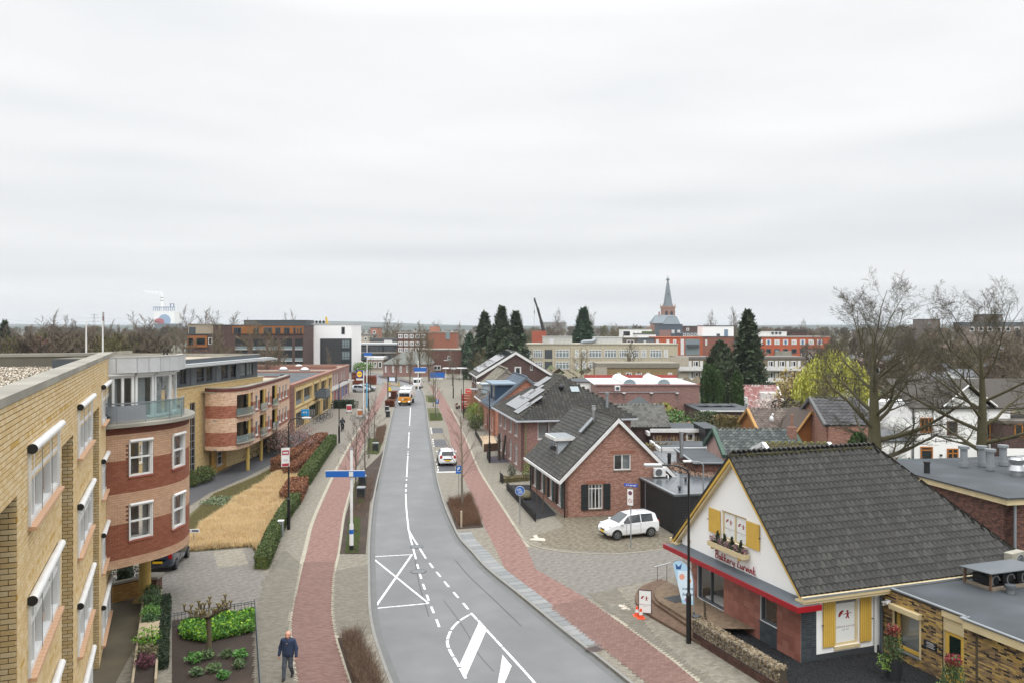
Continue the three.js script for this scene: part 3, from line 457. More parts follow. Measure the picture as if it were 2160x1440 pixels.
const wingC=thing('balcony_wing','curved apartment wing with beige and red bands and open loggias on thin columns','apartment building',[-24.0,0,-80]);
{
const O=[-24,-80],path=smooth([[-26.9,-73.9],[-26.3,-73.6],[-25.2,-73.55],[-24.3,-74.2],[-23.88,-75.9],[-23.9,-78],[-24.0,-80.4],[-24.15,-84],[-24.4,-88],[-25.0,-94.6]],6).map(([x,z])=>[x - O[0],z - O[1]]);
const len=[0];for(let i=1;i<path.length;i++)len.push(len[i - 1]+ Math.hypot(path[i][0]- path[i - 1][0],path[i][1]- path[i - 1][1]));
const along=(s)=>{let i=1;while(i<len.length - 1&&len[i]<s)i++;const f=(s - len[i - 1])/(len[i]- len[i - 1]),a=path[i - 1],b=path[i];return{x:a[0]+(b[0]- a[0])*f,z:a[1]+(b[1]- a[1])*f,yaw:Math.atan2(-(b[1]- a[1]),b[0]- a[0])};};
const E=len[len.length - 1];
const find=(px)=>{let best=0,bd=1e9;for(let s=0;s<E;s +=0.02){const q=along(s),x=MX +(q.x + O[0])/ -(q.z + O[1])*FOC,d=Math.abs(x - px);if(d<bd){bd=d;best=s;}}return best;};
const S=(a,b)=>[find(a),find(b)];
const up=[[496.7,534,5.3,1.8,'loggia'],[548,561,5.2,1.9,'loggia'],[573,585,5.25,1.9,'loggia'],[538.5,544,5.4,1.35],[565,569.5,5.5,1.3],[588,592,5.5,1.4],[595.5,599,5.5,1.4],[602,605.5,5.5,1.4]],ops=[];
for(const[a,b,y,h,k]of up){const[s,e]=S(a,b);ops.push([s,y,e - s,h,k],[s,y - 2.42,e - s,h,k]);}
for(const[a,b]of[[588,592],[595.5,599],[602,605.5]]){const[s,e]=S(a,b);ops.push([s,0.5,e - s,1.5]);}
const st=[[],[],[],[]],bands=[[2.3,2.65,0],[2.65,3.85,1],[3.85,5.1,0],[5.1,6.2,1],[6.2,7.45,0],[7.45,7.7,2]];
for(let s=0;s<E - 0.02;s +=0.2){
const q=along(s + 0.1),fr=frame(q.x,0,q.z,q.yaw),hs=ops.filter(([a,,w])=>s + 0.1>a&&s + 0.1<a + w),low=s>E - 5.2?[[0,1.1,1],[1.1,2.3,0]]:[];
for(const[b0,b1,k]of[...low,...bands]){let segs=[[b0,b1]];for(const[,y,,h]of hs)segs=segs.flatMap(([c,d])=>(y>=d||y + h<=c?[[c,d]]:[[c,Math.max(c,y)],[Math.min(d,y + h),d]].filter(([p,r])=>r - p>0.01)));for(const[c,d]of segs)st[k].push(...at(fr,bx(-0.104,c,-0.25,0.104,d,k===2?0.06:0)));}
}
obj('beige_wall',st[0],bm('beige'),wingC,'beige brick bands of the curved wing');obj('red_wall',st[1],bm('band'),wingC,'red brick bands of the curved wing');obj('cornice',st[2],gm('#6a3128',0.7),wingC);
obj('roof',prism([...path.map(([x,z])=>[x - 0.2,z]),[-6,-14.6],[-6,6.2]],7.3,7.45),M.gravel,wingC);obj('coping',ribbon(path,-0.4,0.02,7.704,7.78),M.concrete,wingC);
const inn=path.map(([x,z])=>[x - 1.7,z - 0.15]).filter(([x,z])=>z<5.9);obj('loggia_wall',prism([...inn,[-5,-14.5],[-5,5.9]],2.42,7.29),gm('#a8937c',0.9),wingC);
obj('floor_slab',[2.3,4.85].map((y,i)=>prism([...path.slice(9).map(([x,z])=>[x - 0.26,z]),[-6,-14.6],[-6,4]],y + 0.004,y + 0.12)),M.concrete,wingC);
for(const[s,y,w,h,k]of ops){
const q=along(s + w / 2),fr=frame(q.x,0,q.z,q.yaw);
if(k){
const pts=[];for(let a=0;a<=1.001;a +=0.125){const r=along(s + w*a);pts.push([r.x,r.z]);}
obj('balcony_rail',ribbon(pts,0.1,0.13,y + 0.05,y + 0.62),M.rail,wingC);obj('loggia_sill',ribbon(pts,-0.08,0.3,y - 0.1,y - 0.01),M.concrete,wingC);
const c=along(s + w*0.62);obj('column',cyl(0.13,0.13,h,c.x,y,c.z,12),gm('#cfb060',0.7),wingC);
obj('glass_door',at(fr,bx(-w*0.3,y,-1.5,w*0.3,y + h - 0.05,-1.45)),M.glass,wingC);
}else win(wingC,fr,-w / 2,y,w,h,{f:0.08,z:-0.12,cols:[],sill:0.06});
}
const gl=[[-26.6,-75.3],[-26.2,-80],[-26.4,-89],[-26.9,-94.4]].map(([x,z])=>[x - O[0],z - O[1]]);
const f0=frame(gl[0][0],0,gl[0][1],Math.atan2(-(gl[3][1]- gl[0][1]),gl[3][0]- gl[0][0]));
obj('ground_wall',wallGeo(f0,19,2.3,[[0.7,0.55,1.6,1.25],[3.3,0.02,1.0,2.0],[6.2,0.55,2.2,1.3],[10.5,0.02,1.2,2.0],[13.4,0.55,2.4,1.4]]),bm('yellow',{color:'#e6cfa0'}),wingC);
win(wingC,f0,0.7,0.55,1.6,1.25,{rows:[0.6],cols:[0.3]});win(wingC,f0,6.2,0.55,2.2,1.3,{cols:[0.5]});win(wingC,f0,13.4,0.55,2.4,1.4,{cols:[0.4,0.7]});
for(const x of[3.3,10.5])win(wingC,f0,x,0.02,1.0,2.0,{name:'door',cols:[0.5],sill:0,m:M.white});
for(const[x,y]of[[522,991],[550,970],[566,952]]){const q=G(x,y);obj('column',cyl(0.17,0.17,2.4,q.x - O[0],0,q.z - O[1],14),gm('#cfb060',0.7),wingC);}
obj('end_wall',[bx(-6,0,-14.85,-1.1,7.6,-14.65),bx(-6.2,0,-14.6,-6,7.3,6)],bm('purple'),wingC);
}
const shopD=thing('shop_building','two-storey shop building with yellow window surrounds and flat grey roof','shop building',[-27.4,0,-105],Math.atan2(0.9976,-0.0689));
{
const L=34,t=shopD,y1=5.65,up=[[1.4,5.2],[7.2,6.2],[15.2,4.4],[21.5,5.6],[29.2,3.4]],holes=[...up.map(([x,w])=>[x,3.1,w,1.9]),[1.4,0.05,7.6,2.2],[11,0.05,10,2.2],[23.5,0.05,7.5,2.2]];
obj('wall',wallGeo(frame(0,0,0),L,y1,holes),bm('yellow'),t);
const cream=gm('#dcc088',0.75),fr=[];
for(const[x,y,w,h]of holes)fr.push(bx(x - 0.45,y + h + 0.003,0.003,x + w + 0.45,y + h + 0.4,0.28),bx(x - 0.45,y -(y>1?0.25:0),0.003,x - 0.02,y + h,0.24),bx(x + w + 0.02,y -(y>1?0.25:0),0.003,x + w + 0.45,y + h,0.24));for(const[x,w]of up)fr.push(bx(x - 0.018,2.86,0.003,x + w + 0.018,3.098,0.26));
obj('window_surround',fr,cream,t);
holes.forEach(([x,y,w,h])=>{const W=win(t,I4,x,y,w,h,{f:0.1,z:-0.2,cols:y>1?[0.25,0.5,0.75]:[0.2,0.4,0.6,0.8],m:M.greyDark,sill:0,name:y>1?'window':'shop_window'});if(y>1)obj('panel',bx(x,y,-0.06,x + w,y + 0.6,-0.03),gm('#78848a',0.5),W);});
obj('corner_pier',[bx(-1.2,0,-0.4,-0.003,y1 + 0.1,0.3)],bm('purple'),t);obj('parapet',[bx(-1.2,y1 + 0.104,-0.35,L,y1 + 0.4,0.32),bx(-1.2,y1 - 0.5,-20,-0.9,y1 + 0.35,-0.41)],gm('#9a6b5a',0.8),t);
obj('roof',bx(-0.9,y1 - 0.2,-20,L,y1,-0.36),M.bitumen,t);obj('side_wall',[bx(-1.2,0,-20,-0.9,y1 - 0.51,-0.41),bx(L - 0.3,0,-20,L - 0.002,y1 - 0.21,-0.26),bx(-1.2,0,-20.3,L,y1 + 0.2,-20)],bm('purple'),t);
const bal=obj('balcony',[bx(15.6,2.95,0.3,19.2,3.15,1.9)],M.greyDark,t);obj('balcony_panel',[bx(15.6,3.153,1.8,19.2,4.1,1.9),bx(15.6,3.153,0.3,15.7,4.1,1.797),bx(19.1,3.153,0.3,19.2,4.1,1.797)],gm('#5d656d',0.4),bal);
for(const[x,z,k]of[[6,-9,0],[20,-12,1],[24,-6,2]]){const p=t.localToWorld(V(x,y1,z)),o=thing('roof_vent',['grey mushroom vent on the flat shop roof, nearest of three','grey mushroom vent on the flat shop roof, farthest back','grey mushroom vent on the flat shop roof near its front'][k],'roof vent',p);obj('pipe',cyl(0.3,0.3,0.3,0,0,0,10),M.grey,o);obj('cap',cyl(0.6,0.4,0.15,0,0.3,0,12),M.greyDark,o);}
const sg=thing('blue_shop_sign','square bright blue hanging sign on the shop front corner','shop sign',t.localToWorld(V(3.2,2.15,1.05)));obj('panel',rbx(-0.5,-0.45,-0.06,0.5,0.45,0.06,0.04),mat('#1d8fd0',0.4),sg);obj('bracket',bx(-1.1,0.1,-0.03,-0.51,0.16,0.03),M.black,sg);obj('lettering',[bx(-0.25,-0.05,0.062,-0.05,0.14,0.07),bx(0.02,-0.05,0.062,0.08,0.14,0.07),bx(0.14,-0.05,0.062,0.26,0.14,0.07)],M.white,sg);
}
const shopE=thing('shop_building','purple-brown brick shop block with colourful posters on its ground floor','shop building',[-30.3,0,-140.3],Math.atan2(0.9976,-0.0689));
{
const L=26,t=shopE,y1=5.6,up=[[3,1],[5,1],[7,1],[9,1],[14,1],[16.5,1],[19,1]],gr=[[1.5,3],[5.5,3],[9.5,3],[15,4],[20,4]];
obj('wall',wallGeo(I4,L,y1,[...up.map(([x,w])=>[x,3.1,w,1.9]),...gr.map(([x,w])=>[x,0.1,w,2.1])]),bm('mauve'),t);
up.forEach(([x,w])=>win(t,I4,x,3.1,w,1.9,{f:0.12,cols:[0.5],glass:M.glassPale}));gr.forEach(([x,w],i)=>{const W=win(t,I4,x,0.1,w,2.1,{cols:[0.5],sill:0,name:'shop_window'});obj('poster',[bx(x + 0.3,0.2,-0.04,x + w*0.4,2.0,-0.02)],mat(['#e0b030','#b02a3a','#5a3a80','#2a5fa8','#4a3f90'][i],0.5),W);});
obj('shop_fascia',bx(0.5,2.35,0.003,L - 0.5,2.95,0.1),M.white,t);obj('parapet',[bx(0,y1 + 0.003,-0.3,L,y1 + 0.25,0.08),bx(0,y1 - 0.3,-22,0.3,y1 + 0.25,-0.303),bx(0,y1 - 0.3,-22.3,L,y1 + 0.25,-22),bx(L - 0.3,0,-22,L,y1 + 0.25,-0.303)],gm('#a07a68',0.8),t);obj('roof',bx(0.3,y1 - 0.25,-22,L - 0.3,y1,-0.31),gm('#8c7a70',0.8),t);obj('side_wall',bx(0,0,-22,0.25,y1 - 0.31,-0.26),bm('mauve'),t);
obj('inner_parapet',[bx(11,y1 + 0.004,-21.9,11.3,y1 + 0.6,-0.4)],gm('#94685a',0.8),t);
for(const[x,z,k]of[[5,-5,0],[7,-9,1],[16,-8,2]]){const p=t.localToWorld(V(x,y1,z)),o=thing('roof_dome',['white domed rooflight, nearest on the brick shop roof','white domed rooflight, middle one on the brick shop roof','white domed rooflight, farthest on the brick shop roof'][k],'rooflight',p);obj('curb',bx(-0.7,0,-0.7,0.7,0.25,0.7),M.grey,o);obj('dome',new THREE.SphereGeometry(0.7,12,6,0,6.3,0,1.57).scale(1,0.6,1).translate(0,0.25,0),M.white,o);}
}
// ---------- roofs
function slab8(a,b,c,d,t){
const n=b.clone().sub(a).cross(d.clone().sub(a)).normalize().multiplyScalar(-t),p=[a,b,c,d,...[a,b,c,d].map((q)=>q.clone().add(n))];
const q=(i,j,k,l)=>[i,j,k,i,k,l],ix=[...q(0,1,2,3),...q(7,6,5,4),...q(0,4,5,1),...q(1,5,6,2),...q(2,6,7,3),...q(3,7,4,0)];
const g=new THREE.BufferGeometry();g.setAttribute('position',new THREE.Float32BufferAttribute(ix.flatMap((i)=>p[i].toArray()),3));g.computeVertexNormals();return metre(g);
}
const tileG=(()=>{
const p=[],n=7,Y=(x)=>0.05*Math.cos(x*6.283)+ 0.006*Math.sin(x*12.57),P=(i,z)=>[-0.53 + 1.06*i / n,Y(-0.53 + 1.06*i / n)+(z>0?0.045:0.0),z],quad=(a,b,c,d)=>p.push(...a,...b,...c,...a,...c,...d);
for(let i=0;i<n;i++){const a=P(i,-0.55),b=P(i,0.5),c=P(i + 1,0.5),d=P(i + 1,-0.55),lo=(q)=>[q[0],q[1]- 0.04,q[2]- 0.02];quad(a,b,c,d);quad(b,lo(b),lo(c),c);}
const g=new THREE.BufferGeometry();g.setAttribute('position',new THREE.Float32BufferAttribute(p,3));g.computeVertexNormals();return metre(g);
})();
const flatTileG=(()=>{const g=new THREE.BoxGeometry(0.99,0.022,1.08);const p=g.attributes.position;for(let i=0;i<p.count;i++)p.setY(i,p.getY(i)+ p.getZ(i)*0.03 + 0.012);g.computeVertexNormals();return plain(g);})();
function tiles(parent,o,yaw,pitch,U,Vv,w,l,cols,opt={}){
const out=[],cy=Math.cos(yaw),sy=Math.sin(yaw),cp=Math.cos(pitch),sp=Math.sin(pitch),nu=Math.ceil(U / w),nv=Math.ceil(Vv / l);
for(let j=0;j<nv;j++)for(let i=0;i<nu;i++){
const u=(i + 0.5)*w,v=(j + 0.5)*l;if(u>U + 0.01||v>Vv + 0.15||(opt.clip&&!opt.clip(u,v)))continue;
out.push([o[0]+ cy*u - sy*cp*v,o[1]+ sp*v + rr(0,0.004),o[2]- sy*u - cy*cp*v,w,1,l,pitch + rr(-0.008,0.008),yaw + rr(-0.006,0.006),rr(-0.006,0.006),opt.tint?opt.tint(u,v,j):Math.floor(rnd()*cols.length)]);
}
if(opt.most)pieces(parent,'roof_tile',opt.g??tileG,out,opt.m??gm('#ffffff',0.7),cols,opt.most);
else{out.forEach((p)=>{p[9]=new THREE.Color(cols[p[9]]);});scatter('roof_tiles',opt.g??tileG,opt.m??gm('#ffffff',0.7),out,parent);}
}
const darkTiles=['#403f3c','#484744','#3a3937','#514f4b','#444240','#585652'],mossTiles=['#33312c','#3b3933','#2d2c28','#403e38','#363530','#4a473f'];
function gableHouse(t,o){
const{L,W,e,r,wall,cols=darkTiles,left=[],gable=[],trim=M.white,th=0.25,oh=0.35,og=0.25,tw=0.32,tl=0.34,g=tileG,most=0,trimW=0.22}=o;
const fl=frame(-L,0,0),fg=frame(0,0,0,Math.PI / 2),mid=W / 2,pitch=Math.atan2(r - e,mid),k=Math.tan(pitch);
obj('wall',[wallGeo(fl,L,e,left.map((q)=>q.slice(0,4)),th),wallGeo(fg,W - 0.004,0,gable.map((q)=>q.slice(0,4)),th,[[0.003,0],[W - 0.003,0],[W - 0.003,e],[mid,r - 0.02],[0.003,e]]),wallGeo(frame(-L + th,0,0,Math.PI / 2),W,0,[],th,[[0.003,0],[W - 0.003,0],[W - 0.003,e],[mid,r - 0.02],[0.003,e]]),bx(-L + 0.003,0,-W,-0.26,e,-W + th)],wall,t);
const sl=(zs,sgn)=>{const a=V(og,e - k*oh,zs + sgn*oh),b=V(og,r,-mid),c=V(-L - og,r,-mid),d=V(-L - og,e - k*oh,zs + sgn*oh);const up=V(0,0.1,0);return sgn>0?slab8(d.add(up),a.add(up),b.add(up),c.add(up),0.12):slab8(a.add(up),d.add(up),c.add(up),b.add(up),0.12);};
obj('roof',[sl(0,1),sl(-W,-1)],gm(o.roofC??'#3c3a36',0.9),t);
const S=Math.hypot(mid + oh,(r - e)+ k*oh);
tiles(t,[-L - og,e - k*oh + 0.11,oh],0,pitch,L + 2*og,S,tw,tl,cols,{most,g,...(o.topt||{})});
tiles(t,[og,e - k*oh + 0.11,-W - oh],Math.PI,pitch,L + 2*og,S,tw,tl,cols,{g});
obj('ridge_tile',Array.from({length:Math.floor((L + 2*og)/ 0.4)},(_,i)=>new THREE.CylinderGeometry(0.13,0.14,0.42,8,1,false,-Math.PI / 2,Math.PI).rotateX(Math.PI / 2).rotateY(Math.PI / 2).translate(og - 0.2 - i*0.4,r + 0.1,-mid)),gm(o.ridgeC??'#57544d',0.85),t);
if(trim){
const vz=(zs,sgn)=>{const a=V(og + 0.004,e - k*oh + 0.06,zs + sgn*(oh + 0.01)),b=V(og + 0.004,r + 0.06,-mid);const d=V(0,-trimW / Math.cos(pitch),0),x=V(0.04,0,0);const p=[a,b,b.clone().add(d),a.clone().add(d)];const sh=new THREE.Shape(p.map((q)=>new THREE.Vector2(-q.z,q.y)));return new THREE.ExtrudeGeometry(sh,{depth:0.05,bevelEnabled:false}).rotateY(Math.PI / 2).translate(og + 0.002,0,0);};
obj('verge_board',[vz(0,1),vz(-W,-1)],trim,t);obj('gutter',[bx(-L - og,e - k*oh - 0.12,oh,og + 0.05,e - k*oh + 0.05,oh + 0.13)],trim,t);
}
const W1=[];left.forEach((q)=>W1.push(win(t,fl,...q)));gable.forEach((q)=>W1.push(win(t,fg,...q)));return{fl,fg,pitch,wins:W1};
}
const streetYaw=(vp)=>{const t=(vp - MX)/ FOC,l=Math.hypot(t,1);return Math.atan2(-1 / l,-t / l);};
// ---------- the brick house with black shutters
{
const K=G(1192,1091),t=thing('brick_house','red brick house with black shutters, white verge boards and a small white dormer','house',K,streetYaw(715));
const sh=gm('#23282a',0.5),shg=gm('#3f5a55',0.5),wy=0.55;
const L=[[0.9,wy,0.95,1.75],[3.3,wy,0.95,1.75],[6.0,wy,0.95,1.75],[8.5,wy,0.95,1.75]].map((q)=>[...q,{cols:[0.5],rows:[0.7],back:[[0,0.3],[0.7,1]],glass:M.glassClear}]);
const g=gableHouse(t,{L:10.4,W:7.58,e:2.95,r:6.7,wall:bm('red'),cols:mossTiles,left:L,oh:0.45,og:0.22,tw:0.24,tl:0.3,g:flatTileG,roofC:'#2b2925',ridgeC:'#6a6658',gable:[[1.69,0.5,1.0,1.7,{cols:[0.25,0.5,0.75],rows:[0.82],f:0.05,glass:M.glassClear,sillM:M.concreteDark,back:[[0.05,0.35,M.blind],[0.8,0.95]]}],[3.5,3.12,1.25,1.1,{cols:[0.5],f:0.07,glass:M.glassClear,sillM:M.concreteDark,back:[[0.5,1,M.blind]]}]]});
const shutter=(fr,x,y,w,h,m)=>{const s=obj('shutter',at(fr,bx(x,y,0.03,x + w,y + h,0.07)),m,t);obj('batten',at(fr,...[0.12,0.5,0.85].map((k)=>bx(x + 0.03,y + h*k,0.072,x + w - 0.03,y + h*k + 0.1,0.09))),m,s);};
shutter(g.fg,1.14,0.45,0.5,1.78,sh);shutter(g.fg,2.74,0.45,0.5,1.78,sh);
for(const[x]of L){shutter(g.fl,x - 0.56,wy - 0.05,0.5,1.85,sh);shutter(g.fl,x + 1.0,wy - 0.05,0.5,1.85,shg);}
obj('soldier_course',at(g.fg,...Array.from({length:20},(_,i)=>bx(1.5 + i*0.072,2.24,0.003,1.565 + i*0.072,2.45,0.012)),...Array.from({length:25},(_,i)=>bx(3.25 + i*0.072,4.26,0.003,3.315 + i*0.072,4.48,0.012))),gm('#a06a55',0.85),t);
obj('drainpipe',[rod([0.08,0,0.06],[0.08,2.55,0.06],0.045,8),rod([-10.3,0,0.07],[-10.3,2.6,0.07],0.045,8)],M.black,t);
const d=obj('dormer',[bx(-6.7,3.3,-0.7,-4.2,4.72,-0.6),bx(-6.7,3.3,-2.3,-6.6,4.72,-0.703),bx(-4.3,3.3,-2.3,-4.2,4.72,-0.703)],gm('#c3ccd1',0.6),t);obj('dormer_roof',[bx(-6.95,4.723,-2.6,-3.95,4.95,-0.3)],M.white,d);obj('dormer_cap',bx(-6.85,4.953,-2.55,-4.05,4.97,-0.4),M.zinc,d);obj('dormer_window',at(frame(-6.7,0,-0.6),...[0.12,0.92,1.7].map((x)=>bx(x,3.68,0.003,x + 0.68,4.6,0.03))),M.glass,d);obj('drainpipe',rod([-4.1,4.72,-0.5],[-4.14,3.5,-0.55],0.04,8),M.zinc,d);
obj('flue',[cyl(0.11,0.11,0.9,-3.4,6.15,-3.1,12),cyl(0.17,0.15,0.22,-3.4,7.0,-3.1,12),cyl(0.13,0.17,0.1,-3.4,7.22,-3.1,12)],M.steel,t);const lead=slab8(V(-3.8,5.42,-2.05),V(-3.2,5.42,-2.05),V(-3.2,6.45,-3.05),V(-3.8,6.45,-3.05),0.05);obj('flashing',lead,M.zinc,t);
const q=t.localToWorld(V(0.25,2.62,-6.75)),ac=thing('air_conditioner','white air conditioning unit on the brick gable above the black shed roof','air conditioner',q,streetYaw(715)+ Math.PI / 2);obj('case',rbx(-0.42,0,-0.17,0.42,0.62,0.17,0.03),M.white,ac);const grl=obj('fan_grille',[new THREE.TorusGeometry(0.24,0.02,6,24).translate(-0.1,0.31,0.175),new THREE.TorusGeometry(0.14,0.01,5,20).translate(-0.1,0.31,0.178),bx(-0.34,0.3,0.17,0.14,0.32,0.185),bx(-0.11,0.07,0.17,-0.09,0.55,0.185)],M.grey,ac);obj('fan',cyl(0.22,0.22,0.01,0,0,0,20).rotateX(Math.PI / 2).translate(-0.1,0.31,0.168),M.greyDark,ac);obj('hose',tube([[0.42,0.2,0],[0.62,0.05,0.05],[0.6,-0.2,0.2],[0.75,-0.35,0.3]],0.05),M.white,ac);
const s=thing('timber_shed','black timber shed with a wet shiny flat roof beside the red brick house','shed',K,streetYaw(715)),bl=gm('#1d1e20',0.65),H=2.55;
obj('wall',[bx(0.003,0,-5.6,6.2,H - 0.1,-5.45),bx(6.0,0,-17,6.2,H - 0.1,-5.6),bx(0.0,0,-17,0.2,H - 0.1,-7.6)].map((x)=>x),bl,s);
for(let i=0;i<15;i++){obj('plank',bx(1.15,0.05 + i*0.16,-5.45,6.23,0.195 + i*0.16,-5.42),bl,s);obj('plank',bx(6.203,0.05 + i*0.16,-17,6.23,0.195 + i*0.16,-5.455),bl,s);}
obj('door',bx(0.35,0.05,-5.45,1.05,2.1,-5.42),gm('#15161a',0.5),s);obj('door_post',bx(1.06,0,-5.45,1.14,2.4,-5.38),M.zinc,s);
obj('roof',[bx(0.02,H - 0.1,-17,6.3,H,-5.35),bx(-12,H - 0.1,-17,0.017,H,-7.62)],M.bitumenWet,s);obj('roof_edge',[bx(0.02,H + 0.003,-5.5,6.32,H + 0.06,-5.32),bx(6.2,H + 0.003,-17,6.32,H + 0.06,-5.503)],M.zinc,s);
obj('side_wall',bx(-12,0,-17,-0.003,H - 0.11,-16.8),bm('dark'),s);
const lv=[];for(let k=0;k<2600;k++){const a=rnd()*6.28,q2=Math.sqrt(rnd());lv.push([-2.6 + Math.cos(a)*3.0*q2 + rr(-0.5,0.5),H + 0.015,-10.4 + Math.sin(a)*1.6*q2,0.14,0.14,0.14,1.3 + rr(-0.4,0.4),rnd()*6.28,0,new THREE.Color(pick(['#6b5142','#7d604c','#57443a','#8c705a']))]);}scatter('fallen_leaves',leafG,leafM,lv,s);
for(const[x,z,n]of[[4.9,-6.3,0],[3.9,-11.2,1],[1.9,-8.0,2]]){const p=s.localToWorld(V(x,H,z)),o=thing('roof_vent',['small black roof vent at the near corner of the wet flat roof','small black roof vent at the far right of the wet flat roof','small black roof vent in the middle of the wet flat roof'][n],'roof vent',p);obj('pipe',cyl(0.08,0.08,0.2,0,0,0,10),M.black,o);obj('cap',cyl(0.16,0.1,0.08,0,0.2,0,10),M.black,o);}
{const p=s.localToWorld(V(-4.2,H,-9.3)),o=thing('roof_vent','tall black chimney vent on the wet flat roof behind the street lamp','roof vent',p);obj('pipe',[cyl(0.13,0.13,0.75,0,0,0,10),cyl(0.17,0.12,0.3,0,0.7,0,10)],M.black,o);}
}
// ---------- the house with solar panels
{
const t=thing('solar_house','large red-brown brick house with a hipped black roof and solar panels','house',G(1100,995.5),streetYaw(742)),L=12.4,W=10.3,e=4.75,r=8.3,fl=frame(-L,0,0),fg=frame(0,0,0,Math.PI / 2);
const left=[[1.2,0.5,1.0,1.7],[3.6,0.5,0.9,1.7],[6.4,0.4,1.1,1.9],[9.3,0.4,1.1,1.9],[1.2,3.0,1.0,1.4],[3.6,3.0,1.0,1.4],[6.4,3.0,1.2,1.4],[9.3,3.0,1.2,1.4]],gab=[[1.5,2.95,2.1,1.6]];
obj('wall',[wallGeo(fl,L,e,left),wallGeo(fg,W,e,gab),bx(-L + 0.25,0,-W,-0.26,e,-W + 0.25),bx(-L,0,-W,-L + 0.25,e,-0.26)],bm('mauve'),t);
left.forEach((q,i)=>win(t,fl,...q,{cols:[0.5],rows:i<4?[0.7]:[]}));win(t,fg,...gab[0],{cols:[0.5],glass:M.glassClear,back:[[0.05,0.45,M.blind],[0.55,0.95,M.blind]]});
const o=0.5,h=5.0,E=e - 0.02,A=[V(o,E,o),V(o,E,-W - o),V(-L - o,E,-W - o),V(-L - o,E,o)],R1=V(-h,r,-W / 2),R2=V(-L + h - 1.5,r,-W / 2);
const tri=(a,b,c)=>slab8(a,b,c,c.clone().add(V(0.001,0,0)),0.1);
obj('roof',[tri(A[0],A[1],R1),slab8(A[3],A[0],R1,R2,0.1),slab8(A[1],A[2],R2,R1,0.1),tri(A[2],A[3],R2)],gm('#2b2a27',0.9),t);
const p1=Math.atan2(r - E,h + o),p2=Math.atan2(r - E,W / 2 + o),s1=Math.hypot(r - E,h + o),s2=Math.hypot(r - E,W / 2 + o),Wt=W + 2*o,Lt=L + 2*o;
tiles(t,[o,E + 0.01,o],Math.PI / 2,p1,Wt,s1,0.33,0.34,mossTiles,{clip:(u,v)=>{const m=v / s1*Wt / 2;return u>m&&u<Wt - m;}});
tiles(t,[-L - o,E + 0.01,o],0,p2,Lt,s2,0.33,0.34,mossTiles,{clip:(u,v)=>u>v / s2*(h - 1.0)&&u<Lt - v / s2*(h + o)});
const hip=(a,b)=>Array.from({length:16},(_,i)=>{const p=a.clone().lerp(b,(i + 0.5)/ 16);return ball(0.15,p.x,p.y + 0.02,p.z,6);});
obj('ridge_tile',[...hip(A[0],R1),...hip(A[1],R1),...hip(R1,R2)],gm('#4a473f',0.9),t);
obj('gutter',[bx(-L - o,E - 0.16,o,o + 0.12,E - 0.01,o + 0.12),bx(o,E - 0.16,-W - o,o + 0.12,E - 0.01,o - 0.003)],gm('#c5cbd0',0.5),t);obj('drainpipe',rod([0.07,0,-0.4],[0.07,e - 0.3,-0.4],0.05,8),gm('#8d9268',0.6),t);
const pm2=mat('#232a36',0.06,{clearcoat:1,clearcoatRoughness:0.03,ior:1.9}),nrm=V(0,Math.cos(p2),Math.sin(p2)),at2=(u,v)=>V(-L - o + u,E + v*Math.sin(p2)+ 0.12*nrm.y + 0.06,o - v*Math.cos(p2)+ 0.12*nrm.z);
for(const[u0,v0,nu,nv]of[[9.6,0.55,2,1],[7.2,0.9,2,2],[6.1,3.1,1,1],[4.9,2.2,2,1],[3.9,0.9,3,1],[3.6,4.35,2,1],[10.6,1.75,1,1]])for(let i=0;i<nu;i++)for(let j=0;j<nv;j++){const u=u0 + i*1.1,v=v0 + j*1.7,q=slab8(at2(u,v),at2(u + 1.06,v),at2(u + 1.06,v + 1.64),at2(u,v + 1.64),0.04);obj('solar_panel',q,pm2,t);}
const sk=(u,v,w,hh)=>{const q=(a,b)=>V(o - b*Math.cos(p1)+ 0.09*Math.sin(p1),E + b*Math.sin(p1)+ 0.09,o - a);return slab8(q(u,v),q(u + w,v),q(u + w,v + hh),q(u,v + hh),0.05);};obj('skylight',sk(5.9,4.0,0.8,0.8),M.glassPale,t);obj('roof_vent',ball(0.3,-3.2,7.4,-4.5,8),M.black,t);
obj('flue',[cyl(0.13,0.13,1.6,-0.9,5.2,-8.3,10),cyl(0.2,0.2,0.25,-0.9,6.8,-8.3,10)],M.zinc,t);
}
